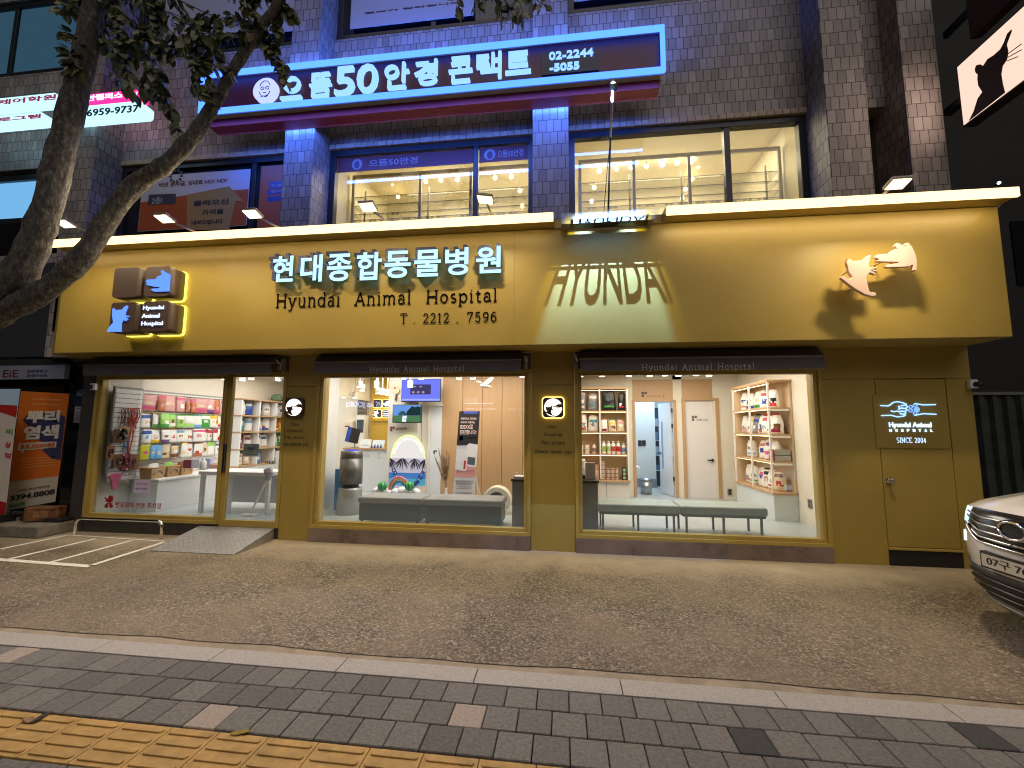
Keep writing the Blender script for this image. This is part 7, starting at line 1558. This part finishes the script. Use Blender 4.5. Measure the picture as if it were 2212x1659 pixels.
def leaf(p, d, L, Wd, nrm, m_):
    d = d.normalized(); s_ = d.cross(nrm).normalized(); n_ = s_.cross(d)
    pts = [p, p+d*L*.3+s_*Wd*.5+n_*L*.03, p+d*L*.65+s_*Wd*.42+n_*L*.02, p+d*L-n_*L*.1, p+d*L*.65-s_*Wd*.42+n_*L*.02, p+d*L*.3-s_*Wd*.5+n_*L*.03, p+d*L*.35, p+d*L*.68]
    FO.use(leaf_m[m_]).add(pts, [(0, 1, 6), (1, 2, 7, 6), (2, 3, 7), (7, 3, 4), (6, 7, 4, 5), (0, 6, 5)], True)
def twig(a, b, sag, n, dens, sc=1):
    a, b = Vector(a), Vector(b); pts = [a.lerp(b, i/n)+Vector((rl.uniform(-.015, .015), rl.uniform(-.02, .02), -sag*math.sin(math.pi*i/n*.5)**2)) for i in range(n+1)]
    FO.use(BARK).tube(pts, [.012*(1-i/n*.75) for i in range(n+1)], 5)
    for i in range(1, n+1):
        for k in range(dens):
            if rl.random() < .12: continue
            p = pts[i].lerp(pts[i-1], rl.random()); an = rl.uniform(0, 6.28); d = Vector((math.cos(an)*.8, math.sin(an)*.8, -rl.uniform(.25, 1.3)))+(b-a).normalized()*.5
            L = rl.uniform(.085, .15)*sc; leaf(p+d.normalized()*.02, d, L, L*rl.uniform(.5, .68), Vector((rl.uniform(-.7, .7), rl.uniform(-1, .3), rl.uniform(.1, 1))), rl.choices([0, 1, 2], [6, 3, 1.2])[0])
SP = [((205, 0), (300, 120, -2.2)), ((205, -20), (345, 80, -2.5)), ((215, -40), (400, 30, -2.3)), ((215, -60), (430, 110, -2.2)), ((205, 10), (260, 170, -2.4)), ((215, -50), (470, 70, -2.45)), ((215, -80), (540, 60, -2.3)), ((555, 72), (430, 60, -2.3)), ((505, 150), (420, 120, -2.3)), ((300, 80), (370, 230, -2.2)), ((340, 150), (388, 285, -2.2)), ((320, 160), (330, 195, -2.25)), ((430, 60), (420, 175, -2.3)), ((380, 60), (300, 195, -2.4)),
      ((188, 100), (150, 60, -2.5)), ((206, 0), (140, 10, -2.4)), ((170, 160), (150, 90, -2.55)), ((555, 72), (610, 130, -2.1)), ((570, 60), (622, 165, -2.1)), ((600, 10), (600, 60, -2.1)), ((560, 60), (500, 20, -2.2)), ((606, 0), (640, 30, -2.1)), ((464, 222), (440, 150, -2.3)), ((620, -60), (540, 0, -2.2)), ((250, 60), (285, 180, -2.5)), ((400, 30), (480, 110, -2.3)), ((330, 60), (250, 100, -2.5)), ((450, 20), (360, 120, -2.4)), ((470, 30), (440, 130, -2.3)), ((300, 40), (355, 160, -2.3)), ((240, -30), (260, 60, -2.5)), ((350, -10), (330, 60, -2.4)), ((500, -20), (560, 30, -2.3))]
for (u0, v0), (u1, v1, Y) in SP:
    a = w(u0, v0, Y-.03); b = w(u1, v1, Y); twig(a, b, .06, 7, 7)
# high branch arching over to the spray near the top centre
_, LC_ = limb([lp(660, -90, -2.2, .035), lp(820, -190, -2.1, .03), lp(960, -170, -2.0, .022), lp(1060, -80, -2.0, .014)], 'limb')
for (u0, v0), (u1, v1, Y) in (((1000, -130), (985, 18, -2.0)), ((1060, -80), (1030, 15, -2.0)), ((1060, -80), (1085, 42, -2.0)), ((1080, -70), (1130, 22, -1.95)), ((1090, -60), (1182, 12, -1.95)), ((1040, -90), (1105, 25, -2.05))):
    twig(w(u0, v0, Y), w(u1, v1, Y), .03, 6, 6)
for i in range(60):                                  # the crown above the frame
    u0, v0 = rl.uniform(150, 800), rl.uniform(-420, -90); Y = rl.uniform(-3.2, -1.8); a = w(u0, v0, Y); b = a+Vector((rl.uniform(-.6, .6), rl.uniform(-.5, .5), rl.uniform(-.45, .1))); twig(a, b, .06, 6, 6, 1.05)
FO.build('foliage', None, TR)
# ================================================================== right side: fence, dark neighbour
t = thing('metal_fence', 'dark green corrugated metal fence behind the white car', 'fence', (0, 0, 0))
mb = MB(); pts = []
x = 5.4
while x < 9.5: pts += [(x, 1.6), (x+.07, 1.6), (x+.1, 1.66), (x+.17, 1.66)]; x += .2
n = len(pts); mb.add([(a, b, 0) for a, b in pts]+[(a, b, 2.32) for a, b in pts], [(i, i+1, n+i+1, n+i) for i in range(n-1)]); mb.build('panel', mat('fence_green', (.045, .055, .045), .55, .2, .35, 3), t)
MB().box(5.38, 9.5, 1.58, 1.7, 2.321, 2.37).build('top_rail', mat('fence_rail', (.2, .2, .19), .5, .4), t)
MB().box(6.35, 6.41, 1.54, 1.59, 0, 2.32).build('post', mat('fence_rail'), t)
NBD = thing('dark_neighbour_building', 'unlit dark building beyond the alley at the right edge', 'building', (0, 0, 0))
MB().box(6.9, 16, 3.0, 9, 0, 13).build('wall', mat('neighbour_wall', (.018, .017, .017), .8, 0, .3, .8), NBD); MB().box(7.3, 8.4, 2.97, 2.999, 4.6, 5.9).build('window', DW, NBD); MB().box(8.9, 10.2, 2.97, 2.999, 4.6, 5.9).build('window', DW, NBD)
MB().tube([(6.7, 2.4, 4.3), (8.6, 2.6, 6.3)], .02, 6).tube([(6.75, 2.4, 3.0), (6.75, 2.4, 6.4)], .035, 6).build('drain_pipe', mat('fence_rail'), NBD)
p = w(2158, 395, 1.5); t = tag(MB().use(emi('alley_led', (.35, .75, 1), 5)).lathe([(.018, p.z-.018), (.025, p.z), (.018, p.z+.018)], p.x, 1.5, 10).use(BLK).tube([(p.x+.03, 1.52, p.z), (p.x+.3, 2.9, p.z)], .01, 5).build('alley_lamp'), 'tiny blue white lamp in the dark alley at the right', 'lamp')

# ================================================================== across the street, behind the photographer: seen as reflections in the panes
def rf(fn, x, y): q = w(*fn(x, y), 25.106); return Vector((q.x, -25.0, q.z))
t = thing('bakery_sign', 'white lit bakery name sign across the street, mirrored in the middle window', 'sign', (0, 0, 0))
a, b = rf(B2, 1490, 735), rf(B2, 675, 615); RFL = emi('bakery_letters', (.45, .6, 1), 11)
mb = MB(); fit(mb, 'TOUS les JOURS', (a.x, -25, a.z), (-1, 0, 0), (0, 1, 0), (0, 0, 1), a.x-b.x, b.z-a.z, .08, 0); mb.build('lettering', RFL, t)
t = thing('contact_lens_sign', 'small blue lit contact lens sign across the street, mirrored above the banner stand', 'sign', (0, 0, 0))
a, b = rf(C2, 1165, 825), rf(C2, 940, 775); MB().box(b.x, a.x, -25.1, -25, a.z, b.z).build('panel', emi('lens_panel', (.1, .22, 1), 7), t)
mb = MB(); fit(mb, 'CONTACT LENS', (a.x-.12, -24.999, a.z+.1), (-1, 0, 0), (0, 1, 0), (0, 0, 1), a.x-b.x-.24, b.z-a.z-.2, .01, .01); mb.build('lettering', paint('#10184a'), t)
t = thing('lit_shop_across', 'row of bluish white shop lights across the street, mirrored in the oak wall', 'shop lights', (0, 0, 0))
for x0, y0, x1, y1, s_ in ((950, 638, 1440, 656, 6), (955, 735, 1500, 746, 6), (950, 545, 1180, 632, 1.1), (1700, 740, 2075, 748, 5), (1950, 645, 2040, 652, 4)):
    a, b = rf(C2, x1, y1), rf(C2, x0, y0); MB().box(b.x, a.x, -25.1, -25, a.z, b.z).build('light_bar', emi('across_light_%d' % int(s_*10), (.62, .72, 1), s_), t)
t = thing('opposite_building', 'dark building on the other side of the street behind the photographer', 'building', (0, 0, 0)); MB().box(-40, 40, -32, -25.4, 0, 14).build('wall', mat('neighbour_wall'), t)
# ================================================================== parked car
XF, YC, HW = 3.55, -2.27, .92
CAR = thing('parked_car', 'white SUV with a dark chrome barred grille parked at the right edge', 'car', (XF+2.2, YC, 0))
CP_ = mat('car_white', (.82, .81, .8), .22, 0, .02, 2, coat=.9); CBK = mat('car_black', (.012, .012, .013), .25, coat=.5); CTR = mat('car_trim', (.03, .03, .032), .6)
def interp(t, x):
    for (a, b), (c, d) in zip(t, t[1:]):
        if x <= c: return b+(d-b)*(x-a)/(c-a)
    return t[-1][1]
NP = [(.18, .2), (.28, .1), (.4, .05), (.55, .02), (.68, 0), (.82, .01), (.95, .03), (1.03, .06), (1.1, .14)]
def F(s, z): a = abs(s); return XF+.33*a*a+.12*a**4+interp(NP, z)
def ZH(s): return 1.07-.06*abs(s)**2.2                 # front edge of the bonnet
def SP_(s, z, off=0): 
    d = .012+off; return (F(s, z)-off*(1-.45*abs(s)), YC+s*(HW-(.05 if z < .35 else 0))+(off*.6*s), z)
NS = 36; ss = [-1+2*i/NS for i in range(NS+1)]
mb = MB(); mb.smooth = True; rows = []
for j in range(15):
    rows.append([SP_(s, .2+(ZH(s)-.2)*j/14) for s in ss])
for j in range(1, 11):                                # bonnet
    t = j/10; rows.append([(F(s, ZH(s))+(XF+1.3-F(s, ZH(s)))*t, YC+s*HW*(1-.03*t), ZH(s)+(1.31-.12*abs(s)**2.5-ZH(s))*t**.7+.025*math.exp(-((abs(s)-.45)/.1)**2)*math.sin(math.pi*min(1, t+.15))*.6) for s in ss])
v = [p for r in rows for p in r]; n = NS+1
mb.add(v, [(j*n+i+1, j*n+i, (j+1)*n+i, (j+1)*n+i+1) for j in range(len(rows)-1) for i in range(NS)])
# sides: bumper corner to tail
TOPL = [(XF+.46, 1.0), (XF+1.3, 1.18), (XF+2.2, 1.13), (XF+3.5, 1.13), (XF+4.42, 1.1)]
xs = [XF+.47, XF+.55, XF+.62]+[XF+.95+.43*math.cos(math.pi-math.pi*i/8) for i in range(9)]+[XF+1.6, XF+2.2, XF+2.9]+[XF+3.65+.43*math.cos(math.pi-math.pi*i/8) for i in range(9)]+[XF+4.2, XF+4.42]
for sg in (-1, 1):
    g = []
    for x in xs:
        zb = .24
        for wx_ in (XF+.95, XF+3.65):
            d = abs(x-wx_)
            if d < .43: zb = max(zb, .36+math.sqrt(max(0, .43**2-d*d)))
        zt = interp(TOPL, x); g.append([(x, YC+sg*(HW+(.0 if k < 5 else 0)-(.03 if k in (0, 6) else 0)-(.0)), zb+(zt-zb)*k/6) for k in range(7)])
    v = [p for r in g for p in r]; fs = [(i*7+k, (i+1)*7+k, (i+1)*7+k+1, i*7+k+1) for i in range(len(g)-1) for k in range(6)]
    mb.add(v, [f if sg < 0 else f[::-1] for f in fs])
# tail and roof
mb.box(XF+4.40, XF+4.5, YC-HW+.03, YC+HW-.03, .3, 1.08)
mb.add([(XF+2.15, YC-.62, 1.66), (XF+2.15, YC+.62, 1.66), (XF+4.1, YC+.62, 1.64), (XF+4.1, YC-.62, 1.64), (XF+2.1, YC-.66, 1.6), (XF+2.1, YC+.66, 1.6), (XF+4.3, YC+.66, 1.58), (XF+4.3, YC-.66, 1.58)], [(0, 1, 2, 3), (4, 5, 1, 0), (5, 6, 2, 1), (6, 7, 3, 2), (7, 4, 0, 3)])
mb.add([(XF+1.28, YC-HW+.03, 1.05), (XF+1.28, YC+HW-.03, 1.05), (XF+4.45, YC+HW-.03, 1.07), (XF+4.45, YC-HW+.03, 1.07)], [(0, 1, 2, 3)])
mb.build('body', CP_, CAR)
GLC = mat('car_glass', (.01, .012, .014), .05, spec=.8)
MB().add([(XF+1.22, YC-.84, 1.22), (XF+1.22, YC+.84, 1.22), (XF+2.1, YC+.65, 1.6), (XF+2.1, YC-.65, 1.6)], [(0, 3, 2, 1)]).build('windscreen', GLC, CAR)
for sg in (-1, 1): MB().add([(XF+1.3, YC+sg*.88, 1.09), (XF+4.4, YC+sg*.88, 1.1), (XF+4.2, YC+sg*.67, 1.58), (XF+2.12, YC+sg*.67, 1.6)], [(0, 1, 2, 3)]).build('side_window', GLC, CAR)
MB().add([(XF+4.45, YC-.85, 1.1), (XF+4.45, YC+.85, 1.1), (XF+4.3, YC+.66, 1.58), (XF+4.3, YC-.66, 1.58)], [(0, 1, 2, 3)]).build('rear_window', GLC, CAR)
def patch(nm, s0, s1, z0, z1, off, m_, k=14, r=4, th=.012):
    mb = MB(); mb.smooth = True; S_ = [s0+(s1-s0)*i/k for i in range(k+1)]
    f = [[SP_(s, z0(s)+(z1(s)-z0(s))*j/r, off) for s in S_] for j in range(r+1)]; b = [[SP_(s, z0(s)+(z1(s)-z0(s))*j/r, off-th) for s in S_] for j in range(r+1)]
    v = [p for q in f for p in q]+[p for q in b for p in q]; n = k+1; o = n*(r+1)
    fs = [(j*n+i+1, j*n+i, (j+1)*n+i, (j+1)*n+i+1) for j in range(r) for i in range(k)]
    for j in range(r): fs += [(j*n, o+j*n, o+(j+1)*n, (j+1)*n), (j*n+k, (j+1)*n+k, o+(j+1)*n+k, o+j*n+k)]
    for i in range(k): fs += [(i, i+1, o+i+1, o+i), (r*n+i+1, r*n+i, o+r*n+i, o+r*n+i+1)]
    mb.add(v, fs); return mb.build(nm, m_, CAR)
gz0 = lambda s: .785+max(0, (abs(s)-.36))**1.25*.62
gz1 = lambda s: ZH(s)-.012-.045*math.exp(-(s/.16)**2)*0
G = patch('grille', -.62, .62, gz0, gz1, .008, CBK, 30, 5)
def bar(f, r, s0=-.6, s1=.6, m_=CHROME, nm='chrome_bar'):
    pts = []
    for i in range(31):
        s = s0+(s1-s0)*i/30; z = gz0(s)+(gz1(s)-gz0(s))*f; pts.append(SP_(s, z, .022))
    MB().tube(pts, r, 6).build(nm, m_, G)
for f, a in ((.16, .48), (.34, .54), (.55, .59), (.76, .61)): bar(f, .0085, -a, -.13 if f > .4 else 0, CHROME); bar(f, .0085, .13 if f > .4 else 0, a, CHROME)
bar(0, .012, -.62, .62)
e = Vector(SP_(0, .94, .03)); MB().tube([(e.x-.005, YC+.105*math.cos(i*.3307), e.z+.068*math.sin(i*.3307)) for i in range(20)], .011, 8).build('emblem_ring', CHROME, G)
MB().prism([(YC+.13*math.cos(i*.393), e.z+.088*math.sin(i*.393)) for i in range(16)], 'x', e.x+.0, e.x+.03).build('emblem_shield', CBK, G)
HL = mat('headlight', (.5, .6, .65), .08, 0, emit=(.55, .8, .9), es=.9, var=0)
for sg in (-1, 1):
    a, b = (.6, .93) if sg > 0 else (-.93, -.6)
    h = patch('headlight', a, b, lambda s: .885+.02*(1-abs(s)), lambda s: ZH(s)-.012-.0*abs(s), .01, HL, 10, 4)
    c, d = (.73, .84) if sg > 0 else (-.84, -.73)
    patch('fog_lamp', c, d, lambda s: .71, lambda s: .79, .012, emi('drl_white', (.75, .92, 1), 2.6), 6, 3)
    for zz_, rr in ((.865, .035), (.9, .03)):
        pass
    c, d = (.8, .95) if sg > 0 else (-.95, -.8); patch('corner_vent', c, d, lambda s: .44, lambda s: .54, .008, CTR, 6, 3)
patch('lower_grille', -.8, .8, lambda s: .3+.05*abs(s)**3, lambda s: .555-.05*abs(s)**4, .008, CTR, 24, 4)
for z in (.36, .42, .48): MB().tube([SP_(-.72+1.44*i/24, z, .02) for i in range(25)], .008, 6).build('lower_bar', CBK, CAR)
patch('skid_trim', -.86, .86, lambda s: .225+.03*abs(s)**3, lambda s: .275+.03*abs(s)**3, .02, mat('skid_silver', (.4, .4, .4), .35, .6), 24, 2); patch('lower_lip', -1, 1, lambda s: .18, lambda s: .22, .0, CTR, 24, 1)
px_ = F(0, .66)-.03
t = MB().box(px_, px_+.012, YC-.26, YC+.26, .598, .71).build('number_plate', paint('#d6d2c4', .4), CAR, bevel=.004)
mb = MB(); mb.box(px_-.002, px_-.0003, YC-.262, YC+.262, .596, .603).box(px_-.002, px_-.0003, YC-.262, YC+.262, .705, .712).box(px_-.002, px_-.0003, YC-.262, YC-.256, .6032, .7048).box(px_-.002, px_-.0003, YC+.256, YC+.262, .6032, .7048)
fit(mb, '07구 7600', (px_-.0003, YC+.21, .622), (0, -1, 0), (-1, 0, 0), (0, 0, 1), .42, .066, .003, .004); mb.build('plate_lettering', BLK, t)
MB().box(px_+.0125, F(0, .66)+.05, YC-.28, YC+.28, .585, .72).build('plate_holder', CTR, CAR)
for sg in (-1, 1):
    for x in (XF+.95, XF+3.65):
        y0 = YC+sg*(HW-.02); M_ = Matrix.Translation((x, y0, .35)) @ Matrix.Rotation(math.radians(-90*sg), 4, 'X')
        wh = MB().lathe([(.24, -.22), (.35, -.2), (.35, -.02), (.24, .0)], 0, 0, 28, True, M_).build('wheel', mat('tyre', (.015, .015, .016), .8), CAR)
        mb = MB(); mb.lathe([(.2, -.03), (.235, .004), (.225, .012), (.2, -.01)], 0, 0, 24, False, M_)
        for k in range(5): mb.obox(M_ @ Matrix.Rotation(k*1.2566, 4, 'Z') @ Matrix.Translation((.11, 0, -.005)), .22, .06, .02)
        mb.build('rim', mat('alloy', (.5, .5, .52), .3, .9), wh)
    MB().box(XF+1.5, XF+1.68, YC+sg*(HW+.02), YC+sg*(HW+.2), 1.08, 1.22).build('mirror', CP_, CAR, bevel=.03)
MB().box(XF+.45, XF+4.3, YC-.84, YC+.84, .22, .5).build('underbody', CTR, CAR)

bpy.data.scenes.remove(TMP)
for o in bpy.data.objects:
    if '_t' in o: del o['_t']
